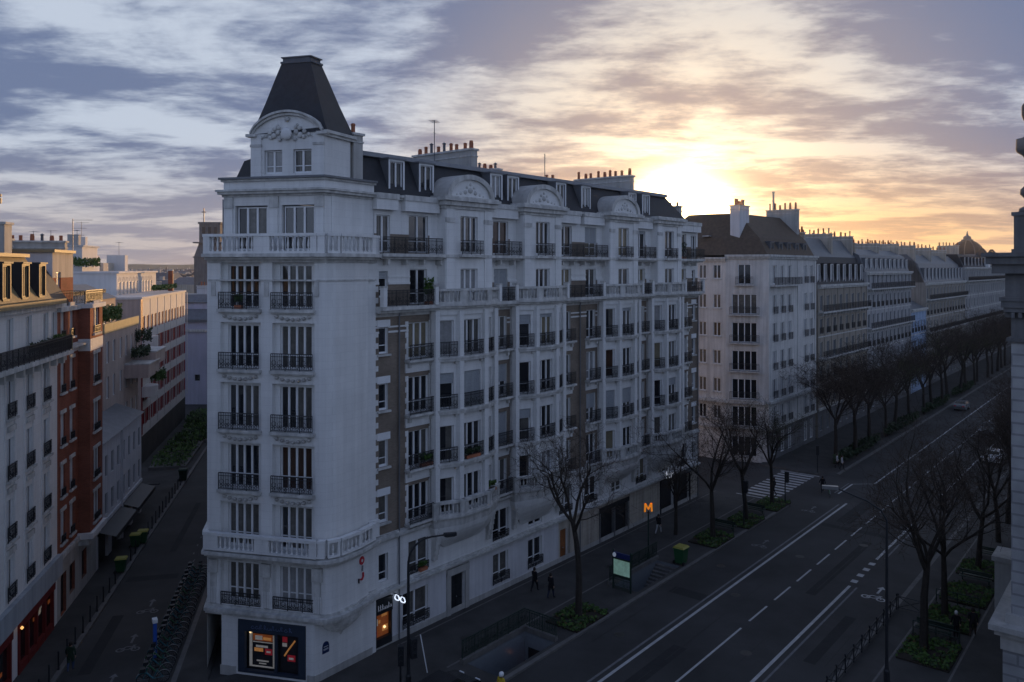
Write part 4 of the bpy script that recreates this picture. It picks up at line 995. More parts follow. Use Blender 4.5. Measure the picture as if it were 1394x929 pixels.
# ------------------------------------------------------------------ left street
RA = MB
A = thing('apartment_building', 'white stone apartment building with sunlit ochre dormers and red shopfronts', 'building', st(36, -17, 0), RZE)
L = 21.4; sg = Seg((0,0),(L,0)); w = MB()
colA = [L-2.2-2.9*i for i in range(7)]
ops = []
for z in (4.9, 8.2, 11.6, 15.0):
    for a in colA:
        ops.append((a-.55, a+.55, z, z+2.25)); put('window', flat_window_mesh(1.1, 2.25, 2, FRAME, rnd.choice((GLASSC, GLASSC, GLASS))), A, sg.pt(a, 0, z), 0)
        put('railing', rail_mesh(1.3, .85, .12, True), A, sg.pt(a, .14, z))
for a in colA + [L-.55]:
    ops.append((a-.5, a+.5, 18.1, 20.5)); put('window', flat_window_mesh(1.0, 2.4, 2, FRAME, rnd.choice((GLASSC, GLASS))), A, sg.pt(a, 0, 18.1), 0)
sh = [(L-6.9, L-.9), (L-15.5, L-8.0)]
for a0, a1 in sh: ops.append((a0, a1, .1, 3.3, DOORD))
w.wall(sg, 0, 21.3, ops, STONE, depth=.22); w.wall(Seg((L,0),(L,11)), 0, 21.3, [], STONE); w.wall(Seg((0,11),(0,0)), 0, 21.3, [], STONE); w.wall(Seg((L,11),(0,11)), 0, 21.3, [], STONE)
for a in colA:
    for z in (8.2, 11.6, 15.0): w.segbox(sg, a-.75, a+.75, 0, .25, z-.16, z-.02, TRIM); w.segbox(sg, a-.6, a+.6, 0, .14, z-.75, z-.45, TRIM)
    for s_ in (-1, 1): w.segbox(sg, a+s_*.72-.12, a+s_*.72+.12, 0, .05, 4.8, 17.2, STONE)
w.build('wall', A)
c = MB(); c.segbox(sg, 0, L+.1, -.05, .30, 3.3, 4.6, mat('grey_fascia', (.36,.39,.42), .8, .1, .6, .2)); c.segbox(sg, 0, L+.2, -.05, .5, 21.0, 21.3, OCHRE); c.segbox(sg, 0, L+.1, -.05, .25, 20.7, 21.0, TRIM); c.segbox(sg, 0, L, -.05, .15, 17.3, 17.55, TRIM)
c.build('cornice', A)
b = MB(); b.segbox(sg, 0, L+.1, -.05, .95, 17.7, 17.95, TRIM)
for i in range(16): a = L-.6-1.4*i; b.segbox(sg, a-.14, a+.14, 0, .6, 17.15, 17.7, TRIM) if a > 0 else None
o = b.build('balcony', A); put('railing', rail_mesh(L, 1.0, .10, True), o, sg.pt(L/2, .88, 17.95))
put('railing', rail_mesh(.9, 1.0, .10, True, mat('sunlit_rail', (.25,.2,.1), .5, .1)), o, sg.pt(L, .45, 17.95), math.pi/2)  # end return in a golden copy of the rail, sunlight put into its colour
for (a0, a1) in sh:
    b = MB(); b.segbox(sg, a0, a1, -.15, .18, 2.7, 3.28, BROWNR); n = 4
    for i in range(n+1): a = a0 + (a1-a0-.18)*i/n; b.segbox(sg, a, a+.18, -.15, .1, .1, 2.7, BROWNR)
    b.segbox(sg, a0, a1, -.15, .08, .1, .6, BROWNR); so_ = b.build('shop_front', A)
    b = MB(); b.segbox(sg, a0+.1, a1-.1, -.14, -.1, .6, 2.7, GLASS); b.build('shop_window', so_)
    for i in range(7):
        x = MB(); aa = a0+.4+rnd.random()*(a1-a0-1); zz = .9+rnd.random()*1.4; x.segbox(sg, aa, aa+.35, -.09, -.07, zz, zz+.22, WARMD if i % 3 else WHITEP); x.build('display_card', so_)
x = MB(); x.lathe([(.02,-.1),(.1,0),(.02,.1)], sg.pt(L-7.1, .3, 2.9), mat('amber_lamp', (.9,.5,.2), .5, 0, emit=(1,.5,.15), es=1.2), 8); x.build('lamp', A)
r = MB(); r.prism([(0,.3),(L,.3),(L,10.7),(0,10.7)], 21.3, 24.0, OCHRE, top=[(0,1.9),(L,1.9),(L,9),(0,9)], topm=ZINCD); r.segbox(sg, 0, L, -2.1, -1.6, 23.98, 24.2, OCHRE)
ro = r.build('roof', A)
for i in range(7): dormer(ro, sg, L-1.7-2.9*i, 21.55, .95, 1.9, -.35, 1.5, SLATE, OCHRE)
chimney(A, 11.0, 11.6, 2.8, 9, 23, 25.9, STONE2, 8, 'y', .7); ch_ = bpy.data.objects[-1] if False else None
b = MB(); b.lathe([(.28,0),(.28,1.6),(.42,1.62),(.42,2.0),(.30,2.0),(.30,2.1),(.42,2.15),(.42,2.5),(.1,2.6)], (13.2, 3.4, 25.9), ZINCD, 10); b.lathe([(.2,0),(.2,.9),(.26,.95)], (13.2, 4.3, 25.9), ZINCD, 8); b.box(12.6, 13.8, 2.6, 6.5, 23.5, 25.9, STONE2); b.build('chimney', A)
b = MB(); b.box(18.9, 20.1, 2.2, 4.8, 22.5, 26.0, STONE2); b.box(18.8, 20.2, 2.1, 4.9, 26.0, 26.15, TRIM); b.lathe([(.18,0),(.18,1.2),(.30,1.22),(.30,1.55),(.2,1.56),(.2,1.62),(.3,1.65),(.3,1.8),(.1,1.85)], (19.6, 2.9, 26.1), ZINCD, 10); b.lathe([(.16,0),(.14,.7),(.18,.75)], (19.6, 3.6, 26.1), TERRA, 8); b.lathe([(.16,0),(.14,.55),(.18,.6)], (19.6, 4.3, 26.1), TERRA, 8); b.build('chimney', A)
chimney(A, 20.6, 21.2, 3.5, 9.5, 23, 25.0, STONE2, 8, 'y', .55)
leafball('balcony_plant', 'dark shrubs along the top balcony of the white building with ochre dormers', 'plant', st(53.4, -16.45, 17.96), 2.6, .28, .75, 700, LEAFD, rz=RZE, base=False)
leafball('balcony_plant', 'flowering shrub at the sunlit end of the top balcony near the brick building', 'plant', st(56.2, -16.5, 17.96), .7, .3, .9, 260, LEAF, rz=RZE)
Bk = thing('brick_building', 'orange red brick apartment building with white sills and projecting bay', 'building', st(57.4, -17, 0), RZE)
L = 9.1; sg = Seg((0,0),(L,0)); w = MB(); ops = []
zsB = (4.5, 7.6, 11.0, 14.5, 18.1)
for z in zsB[1:] if False else zsB:
    for a in (1.15, 3.1, 8.45):
        ww = .9 if a < 8 else .6
        ops.append((a-ww/2, a+ww/2, z+.5, z+2.6)); put('window', flat_window_mesh(ww, 2.1, 2 if a < 8 else 1, FRAME, rnd.choice((GLASS, GLASSC, GLASSC))), Bk, sg.pt(a, 0, z+.5), 0)
        w.segbox(sg, a-ww/2-.15, a+ww/2+.15, -.02, .16, z+.36, z+.5, TRIM); w.segbox(sg, a-ww/2-.15, a+ww/2+.15, -.02, .07, z+2.6, z+2.85, TRIM)
        if a < 8: put('railing', rail_mesh(ww, .55, .1, False), Bk, sg.pt(a, .08, z+.5))
for a in (1.3, 3.2, 6.0): ops.append((a-.6, a+.6, .2 if a < 2 else .9, 2.9, DOORD))
w.wall(sg, 0, 20.6, ops, REDBRICK, depth=.2, zcuts=[4.2], matfn=lambda a, z: STONE2 if z < 4.2 else REDBRICK)
w.wall(Seg((L,0),(L,11)), 0, 20.6, [], REDBRICK); w.wall(Seg((0,11),(0,0)), 0, 20.6, [], REDBRICK); w.wall(Seg((L,11),(0,11)), 0, 20.6, [], REDBRICK)
w.prism([(0,.02),(L,.02),(L,11),(0,11)], 20.55, 20.7, ZINC)
w.build('wall', Bk)
# bay
BP = [(4.55, 0), (4.55, -.78), (7.75, -.78), (7.75, 0)]
w = MB(); SB = [Seg(BP[i], BP[i+1]) for i in range(3)]; ob = []
for z in zsB:
    ob.append((.85, 2.35, z+.5, z+2.6)); put('bay_window', flat_window_mesh(1.5, 2.1, 2, FRAME, rnd.choice((GLASS, GLASSC))), Bk, SB[1].pt(1.6, 0, z+.5), 0)
    w.segbox(SB[1], .65, 2.55, -.02, .14, z+.34, z+.5, TRIM); w.segbox(SB[1], .7, 2.5, -.02, .06, z+2.6, z+2.85, TRIM); put('railing', rail_mesh(1.5, .55, .1, False), Bk, SB[1].pt(1.6, .08, z+.5))
w.wall(SB[1], 4.5, 20.6, ob, REDBRICK, depth=.2); w.wall(SB[0], 4.5, 20.6, [], REDBRICK); w.wall(SB[2], 4.5, 20.6, [], REDBRICK)
for z0, z1, o_ in ((4.1, 4.5, .25), (17.4, 18.25, .03), (20.45, 20.75, .2)):
    w.prism([(4.55-o_,0),(4.55-o_,-.78-o_),(7.75+o_,-.78-o_),(7.75+o_,0)], z0, z1, STONE)
w.prism([(4.55,0),(4.55,-.7),(7.75,-.7),(7.75,0)], 3.6, 4.1, TRIM)
w.build('bay', Bk)
c = MB(); c.segbox(sg, 0, L, -.05, .25, 20.4, 20.7, TRIM); c.segbox(sg, 0, L, -.05, .22, 4.1, 4.4, TRIM); c.segbox(sg, 0, 4.5, -.05, .06, 17.5, 18.1, STONE); c.build('cornice', Bk)
b = MB(); b.segbox(sg, 0, 4.5, -.05, .6, 17.9, 18.05, TRIM); o = b.build('balcony', Bk)
w = MB(); at = Seg((4.4, 1.6), (L, 1.6)); ao = [(.8, 1.8, 21.0, 23.0)]
w.wall(at, 20.6, 22.6, ao, REDBRICK, depth=.2, zcuts=[22.2]); w.wall(at, 22.6, 24.4, [(.8, 1.8, 22.6, 23.0)], CREAM, depth=.2); w.wall(Seg((4.4, 10), (4.4, 1.6)), 20.6, 22.4, [], REDBRICK); w.wall(Seg((4.4, 10), (4.4, 1.6)), 22.4, 24.4, [], RENDER); w.prism([(4.2,1.4),(L,1.4),(L,10),(4.2,10)], 24.4, 24.6, OCHRE); w.wall(Seg((L,1.6),(L,10)), 20.6, 24.4, [], CREAM); w.build('attic', Bk)
put('window', flat_window_mesh(1.0, 2.0, 2, FRAME, GLASSC), Bk, at.pt(1.3, 0, 21.0), 0)
put('railing', rail_mesh(4.4, .95, .1, True), Bk, (6.7, -.5, 20.75)); put('railing', rail_mesh(1.9, .95, .1, True), Bk, (4.4, .5, 20.75), math.pi/2)
r = MB(); r.prism([(0,.4),(4.4,.4),(4.4,10),(0,10)], 20.7, 23.2, SLATE, top=[(0,2),(4.4,2),(4.4,9),(0,9)]); r.build('roof', Bk)
chimney(Bk, 4.0, 4.7, 4.2, 10, 24, 25.2, STONE2, 7, 'y', .5); chimney(Bk, 8.5, 9.1, 2.0, 8, 24, 25.2, STONE2, 9, 'y', .5)
# low white house
C1 = thing('low_house', 'low white house with zinc lean-to roof and dark shop awnings beside the brick building', 'building', st(66.5, -17, 0), RZE)
L = 15.4; sg = Seg((0,0),(L,0)); w = MB()
ops = row_windows(C1, sg, (3.6, 6.6), 8, .8, 1.7, STONE, w)
for a in (.6, 4.6, 8.4, 12.0): ops.append((a, a+2.8, .1, 2.6, DOORD))
w.wall(sg, 0, 9.6, ops, RENDER, depth=.2); w.wall(Seg((0,9),(0,0)), 0, 9.6, [], RENDER); w.wall(Seg((L,0),(L,9)), 0, 9.6, [], RENDER)
w.segbox(sg, 7.6, 7.8, 0, .15, 0, 9.6, RENDER); w.segbox(sg, 0, L, 0, .1, 3.0, 3.3, RENDER); w.build('wall', C1)
r = MB(); r.prism([(-.05,-.3),(L,-.3),(L,9),(-.05,9)], 9.6, 11.9, ZINC, top=[(-.05,6),(L,6),(L,9),(-.05,9)]); r.build('roof', C1)
for a0, a1 in ((.4, 7.4), (8.0, 15)):
    b = MB(); P = [sg.pt(a0,0,2.95), sg.pt(a1,0,2.95), sg.pt(a1,1.3,2.55), sg.pt(a0,1.3,2.55)]; b.face(P, IRON); b.segbox(sg, a0, a1, 1.28, 1.32, 2.2, 2.55, IRON); b.segbox(sg, a0, a1, 0, .05, 2.6, 3.0, IRON); b.build('awning', C1)
# pink house with terraces
C2 = thing('terraced_house', 'pinkish rendered house with planted roof terraces above the low white house', 'building', st(77.5, -19.2, 0), RZE)
L = 13.5; sg = Seg((0,0),(L,0)); w = MB()
ops = []
for z in (14.6, 11.4, 8.0, 4.8):
    for a in (1.4, 3.6, 6.2, 8.4, 10.6, 12.6): ops.append((a-.45, a+.45, z, z+2.0)); put('window', flat_window_mesh(.9, 2.0, 2, FRAME, rnd.choice((GLASS, GLASSC))), C2, sg.pt(a, 0, z), 0)
w.wall(sg, 0, 17.4, ops, PINK, depth=.2); w.wall(Seg((0,10),(0,0)), 0, 17.4, [], PINK); w.wall(Seg((L,0),(L,10)), 0, 17.4, [], PINK); w.prism([(0,.02),(L,.02),(L,10),(0,10)], 17.3, 17.45, ZINC)
s2 = Seg((0,2.2),(L,2.2)); 
o2 = [(a-.45, a+.45, 17.7, 19.6) for a in (7.2, 9.4, 11.8)]
for a in (7.2, 9.4, 11.8): put('window', flat_window_mesh(.9, 1.9, 2, FRAME, GLASSC), C2, s2.pt(a, 0, 17.7), 0)
w.wall(s2, 17.4, 20.2, o2, PINK, depth=.2); w.wall(Seg((0,10),(0,2.2)), 17.4, 20.2, [], PINK); w.wall(Seg((L,2.2),(L,10)), 17.4, 20.2, [], PINK)
w.build('wall', C2)
r = MB(); r.prism([(-.1,2.0),(L,2.0),(L,10),(-.1,10)], 20.2, 21.6, ZINC, top=[(-.1,5),(L,5),(L,10),(-.1,10)])
for i in range(10): r.box(.3+i*1.3, 1.3+i*1.3, 3.0, 3.08, 20.75, 21.1, GLASS)
r.build('roof', C2)
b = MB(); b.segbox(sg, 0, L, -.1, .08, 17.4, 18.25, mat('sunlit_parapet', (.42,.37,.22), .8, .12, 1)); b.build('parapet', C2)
for a0, z0 in ((7.6, 13.7), (11.0, 14.6)):
    b = MB(); b.segbox(sg, a0, a0+5.2, 0, 2.2, z0-1.3, z0, PINK); b.segbox(sg, a0, a0+5.2, 0, 2.3, z0, z0+.12, TRIM); b.build('terrace', C2)
leafball('terrace_hedge', 'bright green hedge on the sunlit upper terrace of the pinkish house', 'plant', st(82.4, -19.8, 17.5), 3.4, .6, 2.1, 1100, LEAF, rz=RZE, base=False, sz=.16)
leafball('terrace_hedge', 'dark shrubs on the lower concrete terrace of the pinkish house', 'plant', st(87.6, -18.2, 13.8), 2.6, .7, 1.3, 600, LEAFD, rz=RZE, base=False, sz=.16)
leafball('terrace_hedge', 'round green shrub hanging below the concrete terraces', 'plant', st(89.8, -17.0, 11.0), 1.5, .7, 1.5, 500, LEAF, rz=RZE, base=False, sz=.16)
leafball('terrace_hedge', 'leafy shrub on the roof corner beside the curved white balconies', 'plant', st(90.6, -18.6, 14.8), 1.3, .8, 2.0, 420, LEAFD, rz=RZE, base=False, sz=.16)
# red and white block
Dk = thing('apartment_block', 'modern apartment block banded in white with dark red window strips', 'building', st(101, -21, 0), RZE)
L = 30.5; sg = Seg((0,0),(L,0)); w = MB(); ops = []
REDW = mat('dark_red_frame', (0.24, 0.016, 0.02), .5, .15, 1.5); REDGL = mat('red_tinted_glass', (0.035, 0.006, 0.008), .6, .3, 1.0, spec=.08); WHB = mat('white_spandrel', (0.62,0.60,0.58), .8, .06, .6, .1)
zsD = (4.6, 7.4, 10.2, 13.0, 15.8)
for z in zsD:
    for i in range(13):
        a = 1.6 + i*2.25; ops.append((a-.62, a+.62, z, z+1.75)); put('window', flat_window_mesh(1.24, 1.75, 3, REDW, REDGL), Dk, sg.pt(a, 0, z), 0)
w.wall(sg, 0, 19.6, ops, WHB, depth=.2, zcuts=[x for z in zsD for x in (z-.02, z+1.77)] + [3.4], cuts=[.5], matfn=lambda a, z: (ASPH2 if z < 3.4 else REDW if (a < .5 or any(zz-.03 < z < zz+1.78 for zz in zsD[:-1])) else WHB))
w.wall(Seg((0,14),(0,0)), 0, 19.6, [], PINK); w.wall(Seg((L,0),(L,14)), 0, 19.6, [], WHB); w.wall(Seg((L,14),(0,14)), 0, 19.6, [], WHB); w.prism([(-.1,-.15),(L,-.15),(L,14),(-.1,14)], 19.6, 19.85, WHB)
for i in range(8): a = .45 + i*4.5; w.segbox(sg, a, a+.25, -.02, .05, 3.6, 19.5, REDW if i == 0 else WHB)
w.build('wall', Dk)
for z in (13.9, 11.1, 8.0):
    b = MB(); P = [sg.pt(.4 + 3.4*f, 1.5*math.sin(math.pi*min(1, max(0, f))) ** .5 if 0 < f < 1 else 0, 0)[:2] for f in [i/8 for i in range(9)]]
    b.prism(P[:] + [], z, z+1.25, WHB); b.build('balcony', Dk)
leafball('terrace_hedge', 'low roof garden plants on the edge of the red and white block', 'plant', st(120, -21.8, 19.86), 8.5, .5, .9, 800, LEAF, rz=RZE, base=False, sz=.18)
b = MB(); b.box(-.3,.3,-.3,.3,0,3.0,REDBRICK); b.box(-.4,.4,-.4,.4,3.0,3.2,TRIM); b.box(.5,1.0,-.3,.3,0,2.6,CREAM2)
tag(b.build('roof_chimney', None, loc=st(128, -22.5, 19.85), rz=RZE), 'red brick chimney standing on the far end of the banded block', 'chimney')
# white penthouse building behind
E1 = thing('apartment_building', 'white penthouse building with arched sunlit windows and bare blue wall behind the pink house', 'building', st(109, -25.5, 0), RZE)
L = 24; sg = Seg((0,0),(L,0)); w = MB(); WH2 = mat('white_render', (.64,.63,.62), .85, .06, .4, .08)
ops = [(a-.55, a+.55, 19.6, 21.5) for a in [1.6+1.9*i for i in range(11)]]
for a in [1.6+1.9*i for i in range(11)]: put('window', flat_window_mesh(1.1, 1.9, 2, FRAME, rnd.choice((GLASS, GLASSC, GLASSW))), E1, sg.pt(a, 0, 19.6), 0)
w.wall(sg, 0, 22.6, ops, WH2, depth=.2); w.wall(Seg((0,22),(0,0)), 0, 22.6, [], WH2); w.prism([(-.2,-.3),(L,-.3),(L,22),(-.2,22)], 22.6, 22.85, WH2)
for a in [1.6+1.9*i for i in range(11)]:
    for k in range(6):
        t0, t1 = math.pi*k/6, math.pi*(k+1)/6
        w.face([sg.pt(a+.65*math.cos(t0), .03, 21.5+.65*math.sin(t0)), sg.pt(a+.65*math.cos(t1), .03, 21.5+.65*math.sin(t1)), sg.pt(a+.5*math.cos(t1), .03, 21.5+.5*math.sin(t1)), sg.pt(a+.5*math.cos(t0), .03, 21.5+.5*math.sin(t0))], TRIM)
w.build('wall', E1)
b = MB(); b.box(2, 9, 4.5, 14, 22.6, 26.0, WH2); b.box(1.8, 9.2, 4.3, 14.2, 26.0, 26.2, TRIM); b.box(9, 12, 5, 12, 22.6, 25.0, WH2); b.box(3, 4, 5.2, 6.5, 26.0, 27.6, STONE2); b.box(6, 7, 5.2, 6.5, 26.0, 27.4, WH2); b.box(-.0, 3, 9, 20, 22.6, 25.0, WH2); b.box(14, 20, 5, 9, 22.7, 24.0, CREAM); b.box(19.8, 21.6, 3.5, 6, 22.7, 25.2, WH2)
b.build('penthouse', E1)
for p in ((3.5,5.5,26.2),(5,9,26.2),(6.5,5.8,27.4),(8,12,26.2),(20.6,4.5,25.2)):
    x = MB(); x.tube([(0,0,0),(0,0,2.0)], .03, ZINC, 5)
    for k in range(5): x.tube([(-.8+k*.3,-.35,1.9),(-.8+k*.3,.35,1.9)], .018, ZINC, 4)
    x.tube([(-.9,0,1.9),(.6,0,1.9)], .02, ZINC, 4); x.build('aerial', E1, loc=p, rz=rnd.uniform(0,3))
leafball('terrace_hedge', 'green roof shrubs beside the white penthouse of the arched building', 'plant', st(113, -30, 22.85), 4.0, 1.2, 1.6, 500, LEAF, rz=RZE, base=False, sz=.25)
antenna_l = MB(); antenna_l.tube([(0,0,0),(0,0,3.0)], .035, ZINC, 5); antenna_l.tube([(0,0,2.9),(1.7,0,2.9)], .02, ZINC, 4); antenna_l.tube([(0,0,2.2),(1.2,0,2.2)], .02, ZINC, 4); antenna_l.tube([(0,0,1.6),(1.0,0,1.6)], .02, ZINC, 4)
tag(antenna_l.build('antenna', None, loc=st(75, -21, 24.5), rz=0), 'thin three-armed aerial above the brick building chimneys', 'antenna')
# lilac house closing the street
EN = thing('town_house', 'lilac grey house with zinc roof closing the far end of the left street', 'building', (-74, 136, 0), 0)
sg = Seg((0,0),(26,0)); w = MB(); ops = []
for x, z in ((19.8, 4.0), (22.5, 4.2)): ops.append((x, x+.9, z, z+1.1)); put('window', flat_window_mesh(.9, 1.1, 1, ZINC, GLASS), EN, sg.pt(x+.45, 0, z), 0)
w.wall(sg, 0, 14.4, ops, LILAC, depth=.2); w.prism([(0,.02),(26,.02),(26,14),(0,14)], 14.0, 14.4, LILAC); w.segbox(sg, 0, 26, 0, .25, 12.4, 12.8, TRIM); w.segbox(sg, 0, 26, 0, .35, 14.1, 14.5, ZINC)
w.build('wall', EN)
r = MB(); r.prism([(0,.5),(26,.5),(26,14),(0,14)], 14.4, 18.6, ZINC, top=[(0,4.5),(26,4.5),(26,12),(0,12)]); r.build('roof', EN)
b = MB(); b.box(16, 24, 2.2, 8, 15, 17.2, LILAC); b.box(15.8, 24.2, 2.0, 8, 17.2, 17.4, ZINC); b.build('dormer', EN)
chimney(EN, 17, 19.5, 8, 8.8, 18, 20.0, RENDER, 5, 'x', .6)
# church belfry far behind
CH = thing('church_tower', 'grey stone church belfry with a thin cross far behind the corner building', 'church tower', (-98.2, 262, 0), 0)
b = MB(); b.box(-4.6, 4.6, -4.6, 4.6, 0, 27, DARKST); b.prism([(-4.6,-4.6),(4.6,-4.6),(4.6,4.6),(-4.6,4.6)], 27, 31.5, DARKST, top=[(-3.4,-3.4),(3.4,-3.4),(3.4,3.4),(-3.4,3.4)]); b.box(-3.4, 3.4, -3.4, 3.4, 31.5, 37.6, DARKST); b.box(-3.7, 3.7, -3.7, 3.7, 37.6, 38.2, DARKST)
for x in (-1.9, 0, 1.9): b.box(x-.5, x+.5, -3.48, -3.38, 32.4, 36.6, IRON)
for z in (26.6, 31.3): b.box(-4.9, 4.9, -4.9, 4.9, z, z+.4, DARKST)
b.build('belfry', CH)
b = MB(); b.box(-.12,.12,-.12,.12,0,4.6,IRON); b.box(-.7,.7,-.1,.1,3.2,3.45,IRON); b.build('cross', CH, loc=(-2.4, -2, 38.2))
# ------------------------------------------------------------------ the monumental building at the right edge
RB = thing('monumental_building', 'grey ashlar classical building with heavy cornice at the right edge', 'building', bv(19.4, 30.4, 0), math.atan2(N[1], N[0]))
ASHL = brickmat('large_ashlar', (0.34,0.345,0.35), (0.38,0.38,0.385), (0.24,0.24,0.25), 1.6, .62)
sg = Seg((0,0),(14,0)); w = MB()
w.box(0, 14, 0, 30, 4.0, 19.4, ASHL); w.box(-.35, 14, -.35, 30, 0, 3.4, ASHL)
w.build('wall', RB)
c = MB()
for (o_, z0, z1, m) in ((.95, 3.7, 4.0, STONE2), (.7, 3.4, 3.7, STONE2), (.45, 2.6, 3.4, STONE2), (.25, 4.0, 4.5, STONE2), (.2, 19.3, 19.5, DARKST), (.32, 20.9, 21.15, DARKST), (.42, 21.15, 21.5, DARKST), (.5, 21.5, 21.7, DARKST), (.25, 21.7, 23.0, DARKST), (.8, 23.0, 23.5, DARKST), (1.05, 23.5, 23.9, DARKST), (1.25, 23.9, 24.12, DARKST)):
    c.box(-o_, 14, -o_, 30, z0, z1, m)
c.box(0, 14, 0, 30, 19.4, 20.9, DARKST)
for i in range(40): c.box(.02+i*.34, .2+i*.34, -.3, .0, 20.6, 20.88, DARKST); c.box(-.3, 0, .02+i*.34, .2+i*.34, 20.6, 20.88, DARKST)
c.build('cornice', RB)
b = MB(); b.box(-2.2, -.3, 9.5, 11.5, 0, 4.2, STONE2); b.box(-2.35, -.2, 9.3, 11.7, 4.2, 4.5, STONE2); b.build('pier', RB)
UR = thing('stone_urn', 'dark stone urn on a square pedestal at the corner of the classical building', 'urn', tuple(Vector(bv(19.4, 30.4, 24.12)) + Vector((N[0]*1.0 + D[0]*.6, N[1]*1.0 + D[1]*.6, 0))), math.atan2(N[1], N[0]))
b = MB(); b.box(-.85, .85, -.85, .85, 0, 2.1, DARKST); b.box(-.95, .95, -.95, .95, 2.0, 2.2, DARKST); b.box(-.95,.95,-.95,.95,0,.2,DARKST); b.build('pedestal', UR)
b = MB(); b.lathe([(.75,2.2),(.72,2.42),(.45,2.55),(.33,2.75),(.45,2.95),(.68,3.2),(.66,3.45),(.42,3.7),(.32,4.3),(.34,4.9),(.55,5.3),(.82,5.5),(.88,5.65),(.86,6.2),(.60,6.25),(.40,6.4),(.28,6.7),(.34,7.0),(.52,7.25),(.60,7.5),(.6,8.0),(.4,8.3),(.1,8.5)], (0,0,0), DARKST, 20); b.build('vase', UR, smooth=True)
# ------------------------------------------------------------------ unseen house at the viewpoint, added to shade the lower facades
VB_ = thing('viewpoint_shade_building', 'plain unseen apartment building under the viewpoint, added to shade the lower facades', 'building', (0, -.8, 0), 0)
w = MB(); w.box(-26, 40, -14, 0, 0, 21.6, CREAM2); w.box(-26.3, 40.3, -.2, .3, 21.2, 21.6, TRIM); w.box(-26.3, 40.3, -.2, .3, 3.6, 4.0, TRIM); w.build('wall', VB_)
# ------------------------------------------------------------------ ground, pavements, markings
def rect_tu(mb, t0, t1, u0, u1, z, m, holes=()):
    T = sorted({t0, t1} | {h[i] for h in holes for i in (0, 1) if t0 < h[i] < t1}); U = sorted({u0, u1} | {h[i] for h in holes for i in (2, 3) if u0 < h[i] < u1})
    for i in range(len(T)-1):
        for j in range(len(U)-1):
            ct, cu = (T[i]+T[i+1])/2, (U[j]+U[j+1])/2
            if any(h[0] < ct < h[1] and h[2] < cu < h[3] for h in holes): continue
            mb.face([bv(T[i],U[j],z), bv(T[i],U[j+1],z), bv(T[i+1],U[j+1],z), bv(T[i+1],U[j],z)], m)
def rect_sw(mb, s0, s1, w0, w1, z, m): mb.face([st(s0,w0,z), st(s0,w1,z), st(s1,w1,z), st(s1,w0,z)], m)
M1 = (2.9, 8.3, 5.35, 7.75); M2 = (18.2, 24.6, 5.7, 7.7)
g = MB(); rect_tu(g, -2200, 2200, -2200, 2200, 0, ASPH, (M1, M2)); tag(g.build('ground'), kind='structure')
KZ = .13
def kerbed(name, poly, m, kerb_edges=()):
    b = MB(); n = len(poly)
    b.face([(p[0], p[1], KZ) for p in poly], m)
    for i in range(n): p, q = poly[i], poly[(i+1) % n]; b.face([(p[0],p[1],0),(q[0],q[1],0),(q[0],q[1],KZ),(p[0],p[1],KZ)], GRANITE)
    for i in kerb_edges:
        p, q = Vector(poly[i][:2]), Vector(poly[(i+1) % n][:2]); d_ = (q-p).normalized(); nn = Vector((-d_.y, d_.x))*.3
        c_ = sum((Vector(x[:2]) for x in poly), Vector((0,0)))/n
        if (c_-p).dot(nn) < 0: nn = -nn
        b.face([(p.x,p.y,KZ+.004),(q.x,q.y,KZ+.004),(q.x+nn.x,q.y+nn.y,KZ+.004),(p.x+nn.x,p.y+nn.y,KZ+.004)], GRANITE)
    return tag(b.build(name), kind='structure')
b = MB(); rect_tu(b, 1.8, 46, -.5, 8.3, KZ, ASPH2, (M1, M2))
rect_tu(b, 1.8, 46, 8.0, 8.3, KZ+.004, GRANITE)
for q in ((bv(1.8,8.3), bv(46,8.3)), (bv(46,8.3), bv(46,-.5)), (bv(1.8,5.9), bv(1.8,8.3))): b.face([q[0], q[1], (q[1][0],q[1][1],KZ), (q[0][0],q[0][1],KZ)], GRANITE)
rect_tu(b, 1.8, 46, 4.72, 4.86, KZ+.004, GRANITE)
rect_tu(b, 1.8, 46, .5, .62, KZ+.004, GRANITE)
tag(b.build('pavement'), kind='structure')
kerbed('pavement', [st(36,-8.4)[:2], bv(-8,5.9)[:2], bv(1.8,5.9)[:2], bv(1.8,-.5)[:2], st(47.5,-6.4)[:2], st(47.5,-8.4)[:2]], ASPH2, (1, 5))
kerbed('pavement', [st(47.5,-8.4)[:2], st(47.5,-6.4)[:2], st(128,-6.4)[:2], st(128,-8.4)[:2]], ASPH2, (3,))
kerbed('pavement', [bv(59.6,-.5)[:2], bv(59.6,7.0)[:2], bv(61,8.3)[:2], bv(330,8.3)[:2], bv(330,-.5)[:2]], ASPH2, (2,))
kerbed('pavement', [bv(-14,22.4)[:2], bv(330,22.4)[:2], bv(330,30.3)[:2], bv(-14,30.3)[:2]], ASPH2, (0,))
kerbed('pavement', [bv(-40,30.3)[:2], bv(19.0,30.3)[:2], bv(19.0,60)[:2], bv(-40,60)[:2]], ASPH2)
kerbed('pavement', [st(30,-17.2)[:2], st(30,-14.7)[:2], st(134,-14.7)[:2], st(134,-21.2)[:2], st(92,-21.2)[:2], st(92,-17.2)[:2]], ASPH2, (1,))
b = MB()
for u in (24.2, 27.45): rect_tu(b, -10, 120, u, u+.12, KZ+.004, GRANITE)
tag(b.build('pavement_edging'), kind='structure')
mk = MB(); Z = .006
def line(t0, t1, u, wd=.16, m=PAINT): rect_tu(mk, t0, t1, u-wd/2, u+wd/2, Z, m)
line(-12, 50.4, 12.34, .2); line(-12, 49.6, 11.85, .16, PAINTD); line(-12, 17.8, 15.68, .14)
k = 19.1
while k < 120: line(k, k+3, 15.66, .14) ; k += 4.33
line(-12, 29.4, 18.95, .2); line(-12, 29.4, 19.45, .14, PAINTD)
